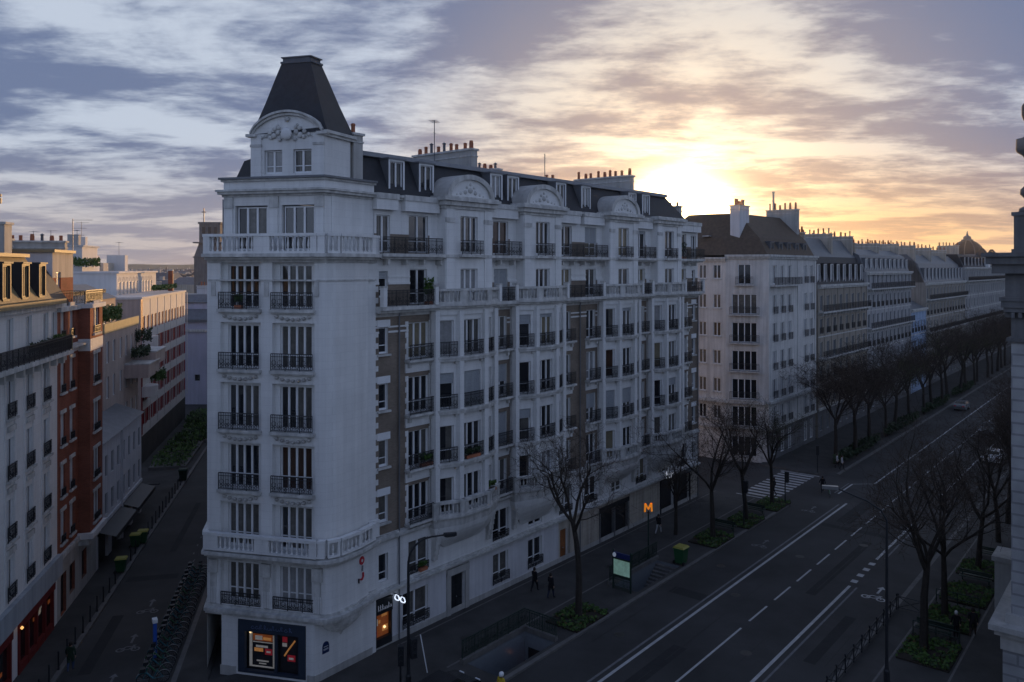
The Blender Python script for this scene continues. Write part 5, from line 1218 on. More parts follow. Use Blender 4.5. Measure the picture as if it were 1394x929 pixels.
for i in range(4): line(30.2 + i*1.5, 30.8 + i*1.5, 18.95, .45)
line(36.2, 49, 18.95, .2); line(36.8, 49, 19.45, .14, PAINTD); line(53.4, 58.2, 10.6, .16); line(53.4, 58.2, 10.2, .12, PAINTD)
mk.face([bv(58.0,10.5,Z), bv(58.3,10.7,Z), bv(59.9,12.5,Z), bv(59.6,12.3,Z)], PAINT); line(59.7, 150, 12.4, .18); line(59.7, 150, 18.95, .18)
t = 47.6
while t < 58.6: rect_tu(mk, t, t+.5, 2.7, 6.4, Z, PAINT); t += 1.05
line(46.8, 47.0, 4.5, 4.2, PAINT); rect_tu(mk, 58.9, 59.1, 2.4, 6.8, Z, PAINT)
def bikemark(o, ax, ay, s, m=PAINTD):
    """white cycle symbol: two wheels, frame bars and an arrow"""
    def P(x, y): return (o[0]+ax[0]*x*s+ay[0]*y*s, o[1]+ax[1]*x*s+ay[1]*y*s, Z)
    def ring(cx, cy, r):
        for i in range(10):
            a0, a1 = 2*math.pi*i/10, 2*math.pi*(i+1)/10
            mk.face([P(cx+r*math.cos(a0), cy+r*math.sin(a0)), P(cx+r*math.cos(a1), cy+r*math.sin(a1)), P(cx+(r-.12)*math.cos(a1), cy+(r-.12)*math.sin(a1)), P(cx+(r-.12)*math.cos(a0), cy+(r-.12)*math.sin(a0))], m)
    def bar(x0,y0,x1,y1,wd=.10):
        l = math.hypot(x1-x0,y1-y0); nx,ny = -(y1-y0)/l*wd/2,(x1-x0)/l*wd/2
        mk.face([P(x0+nx,y0+ny),P(x1+nx,y1+ny),P(x1-nx,y1-ny),P(x0-nx,y0-ny)], m)
    ring(-.5, 0, .33); ring(.5, 0, .33); bar(-.5,0,-.2,.45); bar(-.2,.45,.35,.45); bar(.35,.45,.5,0); bar(-.5,0,.05,.0); bar(.05,0,.35,.45); bar(.3,.6,.35,.45); bar(.2,.62,.45,.6)
    bar(0,1.0,0,2.0,.16); mk.face([P(-.3,2.0),P(.3,2.0),P(0,2.5)], m)
bikemark(bv(28.2,20.9), N, D, 1.0, PAINT); bikemark(bv(33.2,10.5), N, D, .8); bikemark(bv(45.5,10.3), N, D, .8)
for s_ in (47.6, 52.7, 58.2): bikemark(st(s_, -11.7), M_, E_, .85, PAINTD)
for i in range(40): 
    s0 = 47 + i*1.0; rect_sw(mk, s0, s0+.4, -10.45, -10.35, Z, PAINTD) if i % 2 == 0 else None
tag(mk.build('road_markings'), kind='structure')
PATCH = mat('asphalt_patch', (0.024, 0.024, 0.025), .85, .2, .8); MANH = mat('manhole_iron', (0.06, 0.058, 0.055), .5, .2, 6, metal=.5)
b = MB(); r3 = random.Random(9)
for (t0, t1, u0, u1) in ((4, 13, 13.4, 14.3), (20, 21.2, 9.2, 12.0), (26, 40, 16.9, 17.6), (42, 42.9, 12.6, 18.6), (8, 9.2, 16.0, 18.7), (44, 52, 13.3, 14.6), (16, 24, 20.3, 21.0), (58, 75, 14, 14.6)): rect_tu(b, t0, t1, u0, u1, .004, PATCH)
SEAM = mat('tar_seam', (.014,.014,.015), .6, .1, 3)
for (t0, t1, u0) in ((-5, 120, 14.02), (-5, 120, 17.4), (10, 90, 9.4), (-5, 60, 21.4)):
    tt = t0
    while tt < t1: q_ = r3.uniform(3, 9); du = r3.uniform(-.12, .12); rect_tu(b, tt, tt+q_, u0+du, u0+du+.055, .0048, SEAM); tt += q_ + r3.uniform(0, 3)
for (s0, s1, w0, w1) in ((50, 58, -13.8, -13.1), (64, 65, -14.4, -10.8), (70, 84, -12.4, -11.9)): rect_sw(b, s0, s1, w0, w1, .004, PATCH)
for (t_, u_) in ((6.5, 14.4), (14.8, 17.3), (22.5, 13.2), (33, 14.0), (39, 17.2), (12, 10.1), (27, 10.0), (52, 15), (5.2, 3.2), (15, 2.2), (21, 3.6), (28, 5.6)):
    for k in range(12):
        a0, a1 = 2*math.pi*k/12, 2*math.pi*(k+1)/12; zz = .008 if u_ > 8.3 else KZ+.005; c_ = bv(t_, u_, zz); b.face([c_, (c_[0]+.36*math.cos(a0), c_[1]+.36*math.sin(a0), zz), (c_[0]+.36*math.cos(a1), c_[1]+.36*math.sin(a1), zz)], MANH)
tag(b.build('road_patches'), kind='structure')
# ------------------------------------------------------------------ distant ground haze line: roofs and hills
b = MB(); rr = random.Random(5)
for i in range(420):
    Y = rr.uniform(330, 1250); X = Y * rr.uniform(-.50, -.335); h = rr.uniform(14, 21) + (Y-300)*.0015; ww = rr.uniform(8, 22)
    m = rr.choice((CREAM2, RENDER, ZINC, STONE2, DARKST)); b.box(X-ww/2, X+ww/2, Y-6, Y+6, 0, h-3, m); b.prism([(X-ww/2,Y-6),(X+ww/2,Y-6),(X+ww/2,Y+6),(X-ww/2,Y+6)], h-3, h, rr.choice((ZINC, SLATE, ZINCD)), top=[(X-ww/3,Y-3),(X+ww/3,Y-3),(X+ww/3,Y+3),(X-ww/3,Y+3)])
    if rr.random() < .5: b.box(X-ww*.3, X-ww*.3+1.5, Y-1, Y+1, h-2, h+1.6, STONE2)
tag(b.build('distant_rooftops'), kind='stuff')
b = MB(); n = 60
for (Y0, hh, sd, m) in ((1500, 20, 1, LEAFD), (1900, 30, 2, LEAFD)):
    r2 = random.Random(sd); hs = []
    for i in range(n+1): hs.append(hh + 6*math.sin(i*.35+sd) + 4*math.sin(i*.9+2*sd) + r2.uniform(-1,1))
    for i in range(n):
        x0, x1 = -1500 + i*3000/n, -1500 + (i+1)*3000/n
        b.face([(x0,Y0-160,0),(x1,Y0-160,0),(x1,Y0,hs[i+1]),(x0,Y0,hs[i])], m); b.face([(x0,Y0,hs[i]),(x1,Y0,hs[i+1]),(x1,Y0+200,0),(x0,Y0+200,0)], m)
tag(b.build('hills'), kind='structure')
DB = MB(); DB.box(-14, 14, -14, 14, 0, 18, STONE2); DB.lathe([(9,18),(9,24),(8.5,25)] + [(8.5*math.cos(a), 25+9*math.sin(a)) for a in [i*math.pi/14 for i in range(7)]] + [(1.2,34),(1.0,36.5),(.2,38.5)], (0,0,0), SLATE, 14)
tag(DB.build('domed_church', None, loc=(-395, 910, -4)), 'tiny hazy domed church on the far left skyline', 'church').scale = (.6, .6, .75)
# ------------------------------------------------------------------ trees
FATK = [.010]
def grow_tree(seed, h, detail, tf=.40, few=0, spread=1.0):
    rr = random.Random(seed); tr, cr = MB(), MB()
    def rv(s): return Vector((rr.gauss(0,s), rr.gauss(0,s), rr.gauss(0,s)))
    def branch(p, d, L, r, lv, mb):
        n = 5 if lv < 2 else (4 if lv < 4 else 3); pts = [p.copy()]; q = p.copy(); dd = d.copy()
        for i in range(n):
            dd = (dd + rv(.13 if lv else .035) + Vector((0,0,.10 if lv in (1,2) else .03))).normalized(); q = q + dd*L/n; pts.append(q.copy())
        r1 = r*(.62 if lv < 2 else .45); rs = [r + (r1-r)*i/n for i in range(n+1)]
        mb.tube(pts, rs, BARK if lv < 3 else TWIG, 7 if lv == 0 else 6 if lv == 1 else 4 if lv == 2 else 3, cap=False)
        return pts, dd, r1
    def rec(p, d, L, r, lv):
        mb = tr if lv < 3 else cr
        pts, dd, r1 = branch(p, d, L, r, lv, mb)
        if lv >= detail: return
        nc = {0: 5, 1: 6, 2: 6, 3: 6, 4: 4}[lv] - (few if lv else 0)
        for i in range(nc):
            f = 1.0 if (lv == 0 or i == 0) else rr.uniform(.25, 1.0)
            k = f*(len(pts)-1); j = min(int(k), len(pts)-2); pp = pts[j].lerp(pts[j+1], k-j)
            if lv == 0: pp = pts[-1] - dd*rr.uniform(0, .9) if i else pts[-1]
            a = 2*math.pi*i/nc + rr.uniform(-.5,.5); o = dd.orthogonal().normalized(); o.rotate(Matrix.Rotation(a, 3, dd))
            sp = (spread if lv < 2 else 1) * {0: .50, 1: .62, 2: .75, 3: .85, 4: .9}[lv] * rr.uniform(.65, 1.3)
            nd = (dd*math.cos(sp) + o*math.sin(sp)).normalized()
            rec(pp, nd, L * {0: .86*.40/tf, 1: .52, 2: .62, 3: .62, 4: .6}[lv] * rr.uniform(.75, 1.2), max(FATK[0], r1 * (.70 if lv == 0 else .62)), lv+1)
    rec(Vector((0,0,-.05)), Vector((rr.uniform(-.06,.06), rr.uniform(-.06,.06), 1)).normalized(), h*tf, h*.020, 0)
    return tr.mesh('trunk'), cr.mesh('crown')
TM = [grow_tree(s, h, dt, .40, 1 if dt == 5 else 0, 1.25) for s, h, dt in ((11, 12.2, 5), (23, 11.2, 5), (38, 12.5, 5), (5, 10.8, 4), (51, 12.0, 4))]
def bud_crown(seed, me):
    """the same twigs with opening buds"""
    rr = random.Random(seed); b = MB(); vs = [v.co for v in me.vertices]
    b.v = [tuple(v) for v in vs]; b.f = [tuple(p.vertices) for p in me.polygons]; b.mats = [TWIG]; b.m = [0]*len(b.f)
    for i in range(3200):
        c = rr.choice(vs) + Vector((rr.gauss(0,.12), rr.gauss(0,.12), rr.gauss(0,.12))); u = Vector((rr.gauss(0,1), rr.gauss(0,1), rr.gauss(0,1))).normalized(); v = u.orthogonal().normalized()
        b.face([tuple(c-u*.05), tuple(c+v*.035), tuple(c+u*.05), tuple(c-v*.035)], BUD)
    return b.mesh('crown')
TM.append((TM[3][0], bud_crown(3, TM[3][1])))
TM0 = grow_tree(77, 12.6, 5, .50, 1, 1.45); TM[0] = TM0
FATK[0] = .011
TM += [grow_tree(61, 11.5, 5, .38, 0, 1.35), grow_tree(62, 12.2, 5, .40, 1, 1.3)]
def tree(t, u, k, label, rz, sc=1.0, lean=0.0):
    o = thing('street_tree', label, 'tree', bv(t, u, KZ), rz, 'bare trees along the avenue'); o.scale = (sc, sc, sc)
    if lean: o.rotation_euler = (lean, 0, rz)
    put('trunk', TM[k][0], o); put('crown', TM[k][1], o); return o
near = [
 (12.0, 6.97, 0, 'dark bare tree with curved leaning trunk between the two metro entrances', 2.0, 1.0, .05),
 (31.0, 3.9, 3, 'slim bare tree close to the dark shopfronts under the last bay', .7, .8, 0),
 (31.85, 7.0, 1, 'tall bare tree in a green bed beside the first bench', 1.0, 1.08, 0),
 (38.2, 7.2, 4, 'bare tree second from the zebra crossing with a bench beside it', 2.6, 1.0, 0),
 (44.7, 7.1, 5, 'budding tree in a green bed right beside the zebra crossing', 4.0, 1.0, 0),
 (21.9, 25.5, 2, 'bare vase shaped tree in the nearest green bed by the railing', .4, 1.1, 0),
 (27.8, 25.5, 1, 'dark bare tree just behind the two pedestrians near the classical building', 3.3, 1.05, 0),
 (38.8, 25.6, 1, 'bare tree between benches close to the edge of the classical building', 5.0, 1.0, 0)]
for a in near: tree(*a)
ord_ = 0
for i in range(24):
    tree(65 + i*6.9 + rnd.uniform(-1,1), 6.7 + rnd.uniform(-.4,.4), rnd.choice((6,7,5,6,7)), 'bare tree in the long row on the far side of the zebra crossing', rnd.uniform(0,6), rnd.uniform(1.02,1.32))
for i in range(25):
    tree(46.5 + i*6.9 + rnd.uniform(-1,1), 25.6 + rnd.uniform(-.4,.4), rnd.choice((6,7,6,7,1)), 'bare tree in the dense right hand row receding along the avenue', rnd.uniform(0,6), rnd.uniform(.9,1.12))
DEADL = mat('dead_leaf', (.09,.06,.025), .8, .3, 3)
# planted beds
def bed_mesh(L, W, seed, m=LEAF, hh=.22, n=1500):
    b = MB(); rr = random.Random(seed); b.box(-L/2, L/2, -W/2, W/2, 0, .1, SOIL)
    hol = [(rr.uniform(-L/2,L/2), rr.uniform(-W/2,W/2), rr.uniform(.2,.55)) for _ in range(6)]
    for i in range(n):
        x, y = rr.uniform(-L/2,L/2), rr.uniform(-W/2,W/2); z = .08 + hh*rr.random()*(.5+.8*rr.random())
        if any((x-a)**2+(y-c_)**2 < q*q for a, c_, q in hol): continue
        c = Vector((x,y,z)); u = Vector((rr.gauss(0,1), rr.gauss(0,1), rr.gauss(.5,.6))).normalized(); v = u.orthogonal().normalized(); s_ = rr.uniform(.06,.15)
        b.face([tuple(c-u*s_), tuple(c+v*s_*.6), tuple(c+u*s_), tuple(c-v*s_*.6)], LEAFD if rr.random() < .3 else DEADL if rr.random() < .12 else m)
    return b.mesh('planting')
BM = [bed_mesh(3.7, 2.5, 1), bed_mesh(3.9, 2.8, 2)]
def bed(t, u, k, label): return tag(put('planting_bed', BM[k], None, bv(t, u, KZ), RZ), label, 'planting bed', 'green beds under the street trees')
for t_, u_, k_, l_ in ((12.0, 6.85, 0, 'bright green bed around the leaning tree between the metro entrances'), (31.8, 6.9, 0, 'green bed under the tall bare tree beside the first bench'), (38.2, 7.0, 0, 'dark green bed second from the zebra crossing'), (44.7, 7.0, 0, 'green bed nearest the zebra crossing'), (21.6, 25.9, 1, 'nearest green bed on the right pavement beside the railing'), (27.6, 25.9, 1, 'green bed just behind the two pedestrians'), (32.6, 26.0, 1, 'open green bed without bench beside the classical building'), (38.6, 25.9, 1, 'green bed under the tree between benches on the right pavement')): bed(t_, u_, k_, l_)
for i, s_ in enumerate((63.5, 84.5, 106, 128)):
    o = leafball('hedge', 'dark low hedge under the far row of trees', 'hedge', bv(s_+9, 7.0, KZ), 9, .8, 1.0, 1500, LEAFD, 'dark hedges under the far trees', .22, False, RZ)
for (s_, w_, L_, lb) in ((106, -17.6, 8, 'planted garden strip with pale bench where the left street widens'), (118, -17.2, 6, 'dense green garden bed at the far end of the left street'), (128, -18, 5, 'grassy bed below the lilac end house')):
    b = MB(); rr = random.Random(int(s_)); b.box(-L_, L_, -2.0, 2.0, 0, .35, GRANITE)
    for i in range(1200):
        c = Vector((rr.uniform(-L_,L_), rr.uniform(-1.9,1.9), .3+rr.random()*.9)); u = rv_ = Vector((rr.gauss(0,1), rr.gauss(0,1), rr.gauss(0,1))).normalized(); v = u.orthogonal().normalized(); q = rr.uniform(.12,.28); b.face([tuple(c-u*q), tuple(c+v*q*.6), tuple(c+u*q), tuple(c-v*q*.6)], LEAF if rr.random() < .6 else LEAFD)
    tag(b.build('garden_bed', None, loc=st(s_, w_, KZ), rz=RZE), lb, 'planting bed')
# ------------------------------------------------------------------ street furniture
def bench_thing(loc, rz, label):
    T = thing('bench', label, 'bench', loc, rz, 'dark green slatted benches')
    b = MB(); 
    for y in (-.42,-.30,-.18,.18,.30,.42): b.box(-1.05,1.05,y-.05,y+.05,.42,.46,IRONG)
    b.build('seat', T); b = MB()
    for y in (-.05,.05):
        for z in (.66,.80): b.box(-1.05,1.05,y-.015,y+.015,z-.05,z+.05,IRONG)
    b.build('backrest', T)
    for x in (-.85,.85): b = MB(); b.box(x-.04,x+.04,-.4,.4,.36,.42,IRONG); b.box(x-.04,x+.04,-.04,.04,0,.85,IRONG); b.box(x-.04,x+.04,-.25,.25,0,.06,IRONG); b.build('leg', T)
    return T
for t_, u_, r_, l_ in ((34.9, 6.6, RZ-math.pi/2, 'dark bench between the tall bare tree and the next green bed'), (41.4, 6.6, RZ-math.pi/2, 'dark bench between the two green beds nearest the zebra crossing'), (24.5, 25.6, RZ-math.pi/2, 'dark bench on the right pavement between the two nearest beds'), (35.6, 26.0, RZ-math.pi/2, 'dark bench on the right pavement before the tree by the classical building'), (42.0, 26.2, RZ-math.pi/2, 'farthest dark bench on the right pavement behind the tree')): bench_thing(bv(t_, u_, KZ), r_, l_)
# low bed rails on the right pavement
for t_, l_ in ((23.75, 'low double rail at the far edge of the nearest right bed'), (30.2, 'low double rail between the middle right beds')):
    b = MB(); 
    for z in (.45, .85): b.tube([(-1.3,0,z),(1.3,0,z)], .035, IRONG, 6)
    for x in (-1.3, 0, 1.3): b.tube([(x,0,0),(x,0,.88)], .035, IRONG, 6)
    tag(b.build('guard_rail', None, loc=bv(t_, 25.8, KZ), rz=RZ-math.pi/2), l_, 'rail')
def barrier_mesh():
    b = MB(); L = 1.55
    for x in (-L/2, L/2): b.tube([(x,0,0),(x,0,1.0)], .035, IRON, 6); b.lathe([(.05,0),(.06,.05),(.02,.1)], (x,0,1.0), IRON, 6)
    for z in (.16,.9): b.tube([(-L/2,0,z),(L/2,0,z)], .035, IRON, 5)
    b.tube([(-L/2,0,.16),(L/2,0,.9)], .03, IRON, 4); b.tube([(-L/2,0,.9),(L/2,0,.16)], .03, IRON, 4); b.lathe([(.02,-.02),(.1,0),(.02,.02)], (0,0,.53), IRON, 8)
    return b.mesh('kerb_barrier')
kb = barrier_mesh()
for i in range(10): tag(put('kerb_barrier', kb, None, bv(12.0 + i*1.57, 22.75, KZ), RZ), 'green iron cross-braced barrier in the row along the right kerb', 'barrier', 'kerb barriers on the right pavement')
for i in range(1): tag(put('kerb_barrier', kb, None, bv(27.0, 23.6, KZ), RZ-math.pi/2), 'green iron barrier turned across the end of the kerb barrier row', 'barrier')
def lamp(name, label, base, h, arm, adir, head, group=None):
    T = thing(name, label, 'street lamp', base, 0)
    b = MB(); b.lathe([(.16,0),(.16,.9),(.11,1.0),(.09,1.3),(.075,h-1.6),(.06,h-1.2)], (0,0,0), IRON, 10); b.build('pole', T)
    pts = []; c = 1.3
    for i in range(7): a = math.pi/2*i/6; pts.append((adir[0]*c*(1-math.cos(a)), adir[1]*c*(1-math.cos(a)), h-1.3 + 1.3*math.sin(a)))
    pts.append((adir[0]*arm*.8, adir[1]*arm*.8, h+.03)); b = MB(); b.tube(pts, [.06]*6+[.05,.045], IRON, 7); b.build('arm', T)
    b = MB(); v = Vector(adir+(0,)); sd = Vector((-adir[1], adir[0], 0))
    for f0, f1, wd, z0, z1 in ((arm*.74, arm, .17, h-.06, h+.10), (arm*.78, arm*.97, .12, h-.1, h-.06)):
        P = [v*f0 - sd*wd, v*f1 - sd*wd*.6, v*f1 + sd*wd*.6, v*f0 + sd*wd]; b.prism([(p.x,p.y) for p in P], z0, z1, head)
    b.build('lantern', T); return T
lamp('street_lamp', 'tall black curved street lamp with traffic signal in front of the corner building', (-5.66, 43.5, KZ), 8.35, 2.7, (.95, .31), IRON)
R_l = lamp('street_lamp', 'tall black street lamp by the right kerb with long arm over the road', bv(15.8, 25.0, KZ), 9.4, .1, (-.9, .43), IRON)
for c in kids(R_l):
    if not c.name.startswith('pole'): bpy.data.objects.remove(c)
b = MB(); v = Vector((-.96, .28, 0)); b.tube([(0,0,7.6),(0,0,9.2),tuple(v*.3+Vector((0,0,9.75))),tuple(v*1.0+Vector((0,0,10.2))),tuple(v*2.6+Vector((0,0,10.8)))], [.075,.06,.055,.05,.04], IRON, 7); b.build('arm', R_l)
b = MB(); sd = Vector((-v.y, v.x, 0)); P = [v*2.5-sd*.14, v*3.35-sd*.10, v*3.35+sd*.10, v*2.5+sd*.14]; b.prism([(p.x,p.y) for p in P], 10.72, 10.9, STEEL); b.build('lantern', R_l)
def signal(label, loc, rz, h=3.0, pole=True):
    T = thing('traffic_signal', label, 'traffic light', loc, rz)
    b = MB()
    if pole: b.tube([(0,0,0),(0,0,h)], .06, IRON, 8)
    b.box(-.16,.16,-.34,-.06,h-1.05,h,IRON); b.box(-.05,.05,-.1,0,h-.7,h-.5,IRON); b.build('housing', T)
    for i in range(3): b = MB(); b.lathe([(.09,-.01),(.09,.03)], (0,0,0), DOORD, 10); o = b.build('lens', T, loc=(0,-.35,h-.2-i*.32)); o.rotation_euler = (math.pi/2,0,0)
    return T
signal('dark traffic signal head fixed to the curved lamp post', (-5.45, 43.3, KZ), .6, 3.1, False); signal('dark slim traffic signal beside the optician corner lamp', (-6.1, 43.55, KZ), .2, 2.6)
signal('slim dark signal post at the zebra crossing', bv(45.9, 7.9, KZ), RZ, 3.2); signal('dark signal post on the far corner of the zebra crossing', bv(60.2, 6.2, KZ), RZ+2, 3.0); signal('slim dark signal post beside the tall bare tree', bv(36.6, 7.7, KZ), RZ, 4.2)
b = MB(); b.tube([(0,0,0),(.0,0,2.2)], .035, FRAME, 6); tag(b.build('white_post', None, loc=(-4.85, 45.6, KZ)), 'thin white post standing behind the curved street lamp', 'post')
bpy.data.objects['white_post'].rotation_euler = (0, -.18, 0)
# bins
GREENB = mat('green_plastic', (0.02, 0.09, 0.035), .5, .1, 3); YELB = mat('yellow_lid', (0.30, 0.28, 0.06), .5, .1, 3); DGREEN = mat('dark_green_plastic', (0.012,0.03,0.018), .5, .1, 3)
def wheelie(loc, rz, label, lid, body=GREENB, sc=1.0):
    T = thing('wheelie_bin', label, 'bin', loc, rz, 'wheeled rubbish bins'); T.scale = (sc,sc,sc)
    b = MB(); b.prism([(-.26,-.26),(.26,-.26),(.26,.3),(-.26,.3)], .08, 1.02, body, top=[(-.34,-.36),(.34,-.36),(.34,.38),(-.34,.38)]); b.box(-.38,.38,-.4,.42,.96,1.02,body); b.build('body', T)
    b = MB(); b.prism([(-.38,-.42),(.38,-.42),(.38,.42),(-.38,.42)], 1.02, 1.12, lid, top=[(-.3,-.34),(.3,-.34),(.3,.38),(-.3,.38)]); b.build('lid', T)
    for x in (-.32,.32): b = MB(); b.lathe([(.12,-.03),(.12,.03)], (0,0,0), RUBBER, 10); o = b.build('wheel', T, loc=(x,.34,.12)); o.rotation_euler = (0, math.pi/2, 0)
wheelie(bv(25.2, 7.5, KZ), RZ+math.pi/2, 'green bin with yellow lid at the far end of the metro stairs', YELB, sc=1.25)
wheelie(st(65.9, -15.1, KZ), RZE, 'yellow lidded bin standing alone nearest on the left street', YELB)
wheelie(st(71.6, -15.3, KZ), RZE, 'left one of the two paired yellow lidded bins on the left street', YELB); wheelie(st(72.4, -14.9, KZ), RZE, 'right one of the two paired yellow lidded bins on the left street', YELB)
wheelie(st(92.8, -15.0, KZ), RZE, 'all dark green bin at the far end of the bollard row', DGREEN, DGREEN, 1.15)
b = MB(); b.lathe([(.07,0),(.07,.1),(.045,.14),(.045,.95),(.06,.98),(.05,1.04),(.02,1.08)], (0,0,0), IRON, 8); bm_ = b.mesh('bollard')
for i in range(28):
    s_ = 47.5 + i*1.6
    if any(abs(s_-x) < .9 for x in (65.9, 72.0)): continue
    tag(put('bollard', bm_, None, st(s_, -14.95, KZ)), 'thin black bollard in the row along the left street kerb', 'bollard', 'bollards along the left street')
# metro entrances
def metro(name, label, box, depth, down_dir, rails):
    t0, t1, u0, u1 = box; L, W = t1-t0, u1-u0
    T = thing(name, label, 'metro entrance', bv(t0, u0, KZ), RZ)   # local x = t, -y = u
    b = MB(); z0 = -depth
    for f in ([(0,0,z0),(L,0,z0),(L,0,0),(0,0,0)], [(0,-W,z0),(L,-W,z0),(L,-W,0),(0,-W,0)], [(L,0,z0),(L,-W,z0),(L,-W,0),(L,0,0)], [(0,0,z0),(0,-W,z0),(0,-W,0),(0,0,0)]): b.face(f, TILE)
    b.face([(0,0,z0),(L,0,z0),(L,-W,z0),(0,-W,z0)], GRANITE); b.face([(L-.02,-.3,z0),(L-.02,-W+.3,z0),(L-.02,-W+.3,-.9),(L-.02,-.3,-.9)] if down_dir > 0 else [(.02,-.3,z0),(.02,-W+.3,z0),(.02,-W+.3,-.9),(.02,-.3,-.9)], DOORD); b.build('stairwell', T)  # last face: dark sheet painted in place of the unlit tunnel mouth
    n = 18; b = MB()
    for i in range(n):
        f = i/n; x0, x1 = (L*.78*f, L*.78*(i+1)/n) if down_dir > 0 else (L - L*.78*(i+1)/n, L - L*.78*f)
        b.box(x0, x1, -W+.02, -.02, z0, -depth*(i+1)/n, GRANITE)
    b.build('stairs', T)
    k = MB()
    sides = {'u0': (-.3, L+.3, 0, .3), 'u1': (-.3, L+.3, -W-.3, -W), 't1': (L, L+.3, -W, 0), 't0': (-.3, 0, -W, 0)}
    for s_ in rails: x0,x1,y0,y1 = sides[s_]; k.box(x0,x1,y0,y1,-.05,.30,GRANITE)
    k.build('parapet', T)
    for s_ in rails:
        x0,x1,y0,y1 = sides[s_]
        if s_[0] == 'u': put('railing', rail_mesh(x1-x0-.1, 1.1, .13, True, IRONG), T, ((x0+x1)/2, (y0+y1)/2, .30))
        else: put('railing', rail_mesh(y1-y0-.05, 1.1, .13, True, IRONG), T, ((x0+x1)/2, (y0+y1)/2, .30), math.pi/2)
    return T
m1 = metro('metro_entrance', 'metro stairwell with white tiled wall and iron railing at the bottom of the photo', M1, 3.4, 1, ('u0', 't1'))
b = MB(); b.lathe([(.02,-.1),(.12,0),(.02,.1)], (0,0,0), mat('orange_lamp', (.9,.4,.15), .5, 0, emit=(1,.35,.1), es=1.3), 8); b.build('lamp', m1, loc=(5.1, -1.0, -1.5))
m2 = metro('metro_entrance', 'dark metro stairs beside the lit map board', M2, 3.4, -1, ('u0',))
MB2 = thing('metro_map_board', 'green lit metro map board with blue header at the head of the stairs', 'information board', bv(17.7, 6.75, KZ-.25), RZ-math.pi/2); MB2.scale = (.76, 1, .9)
b = MB(); 
for x in (-.95,.95): b.box(x-.06,x+.06,-.06,.06,0,3.3,IRONG); b.lathe([(.06,0),(.1,.08),(.02,.18)], (x,0,3.3), IRONG, 8)
b.box(-1.0,1.0,-.07,.07,1.35,1.5,IRONG); b.box(-1.0,1.0,-.09,.09,2.72,2.85,IRONG); b.build('frame', MB2)
b = MB(); b.box(-.89,.89,-.05,.05,1.5,2.72,mat('lit_map', (.45,.6,.5), .4, .35, 1.6, emit=(.45,.85,.62), es=.10)); b.build('map_panel', MB2)
b = MB(); b.box(-.95,.95,-.06,.06,2.85,3.25,mat('blue_header', (.02,.03,.12), .4, .1, 2)); hd = b.build('header', MB2)
b = MB(); b.lathe([(.18,-.03),(.18,.03)], (0,0,0), mat('lit_roundel', (.6,.65,.7), .4, .05, 2, emit=(.7,.8,1), es=.12), 12); o = b.build('roundel', hd, loc=(-.78,-.08,3.05)); o.rotation_euler = (math.pi/2,0,0)
put('railing', rail_mesh(1.8, 1.2, .13, True, IRONG), MB2, (0, 0, .1))
MS = thing('metro_sign', 'glowing orange letter M of the metro on a tall post', 'sign', bv(24.2, 5.15, KZ), 0)
b = MB(); b.tube([(0,0,0),(0,0,3.9)], .06, IRONG, 8); b.lathe([(.14,0),(.12,.5),(.06,.6)], (0,0,0), IRONG, 8); b.build('post', MS)
MORG = mat('orange_neon', (.9,.35,.05), .5, 0, emit=(1.0,.30,.015), es=.45); MBR = mat('sign_backing', (.12,.05,.02), .5, .1, 3)
b = MB(); hm = 1.0; z0 = 3.8
def stroke(x0, zz0, x1, zz1, w_=.15): b.face([(x0-w_/2,-.06,zz0),(x0+w_/2,-.06,zz0),(x1+w_/2,-.06,zz1),(x1-w_/2,-.06,zz1)], MORG); b.face([(x0-w_/2,.06,zz0),(x0+w_/2,.06,zz0),(x1+w_/2,.06,zz1),(x1-w_/2,.06,zz1)], MORG); b.face([(x0-w_/2,-.06,zz0),(x1-w_/2,-.06,zz1),(x1-w_/2,.06,zz1),(x0-w_/2,.06,zz0)], MORG); b.face([(x0+w_/2,-.06,zz0),(x1+w_/2,-.06,zz1),(x1+w_/2,.06,zz1),(x0+w_/2,.06,zz0)], MORG)
stroke(-.36, z0, -.32, z0+.8, .13); stroke(.36, z0, .32, z0+.8, .13); stroke(-.29, z0+.8, 0, z0+.22, .12); stroke(.29, z0+.8, 0, z0+.22, .12)
lt_ = b.build('letter', MS, rz=.25); lt_.scale = (.82, 1, .82); lt_.location = (0, 0, .72); b = MB(); b.box(-.1,.1,-.05,.05,3.72,3.8,MBR); b.build('bracket', MS)
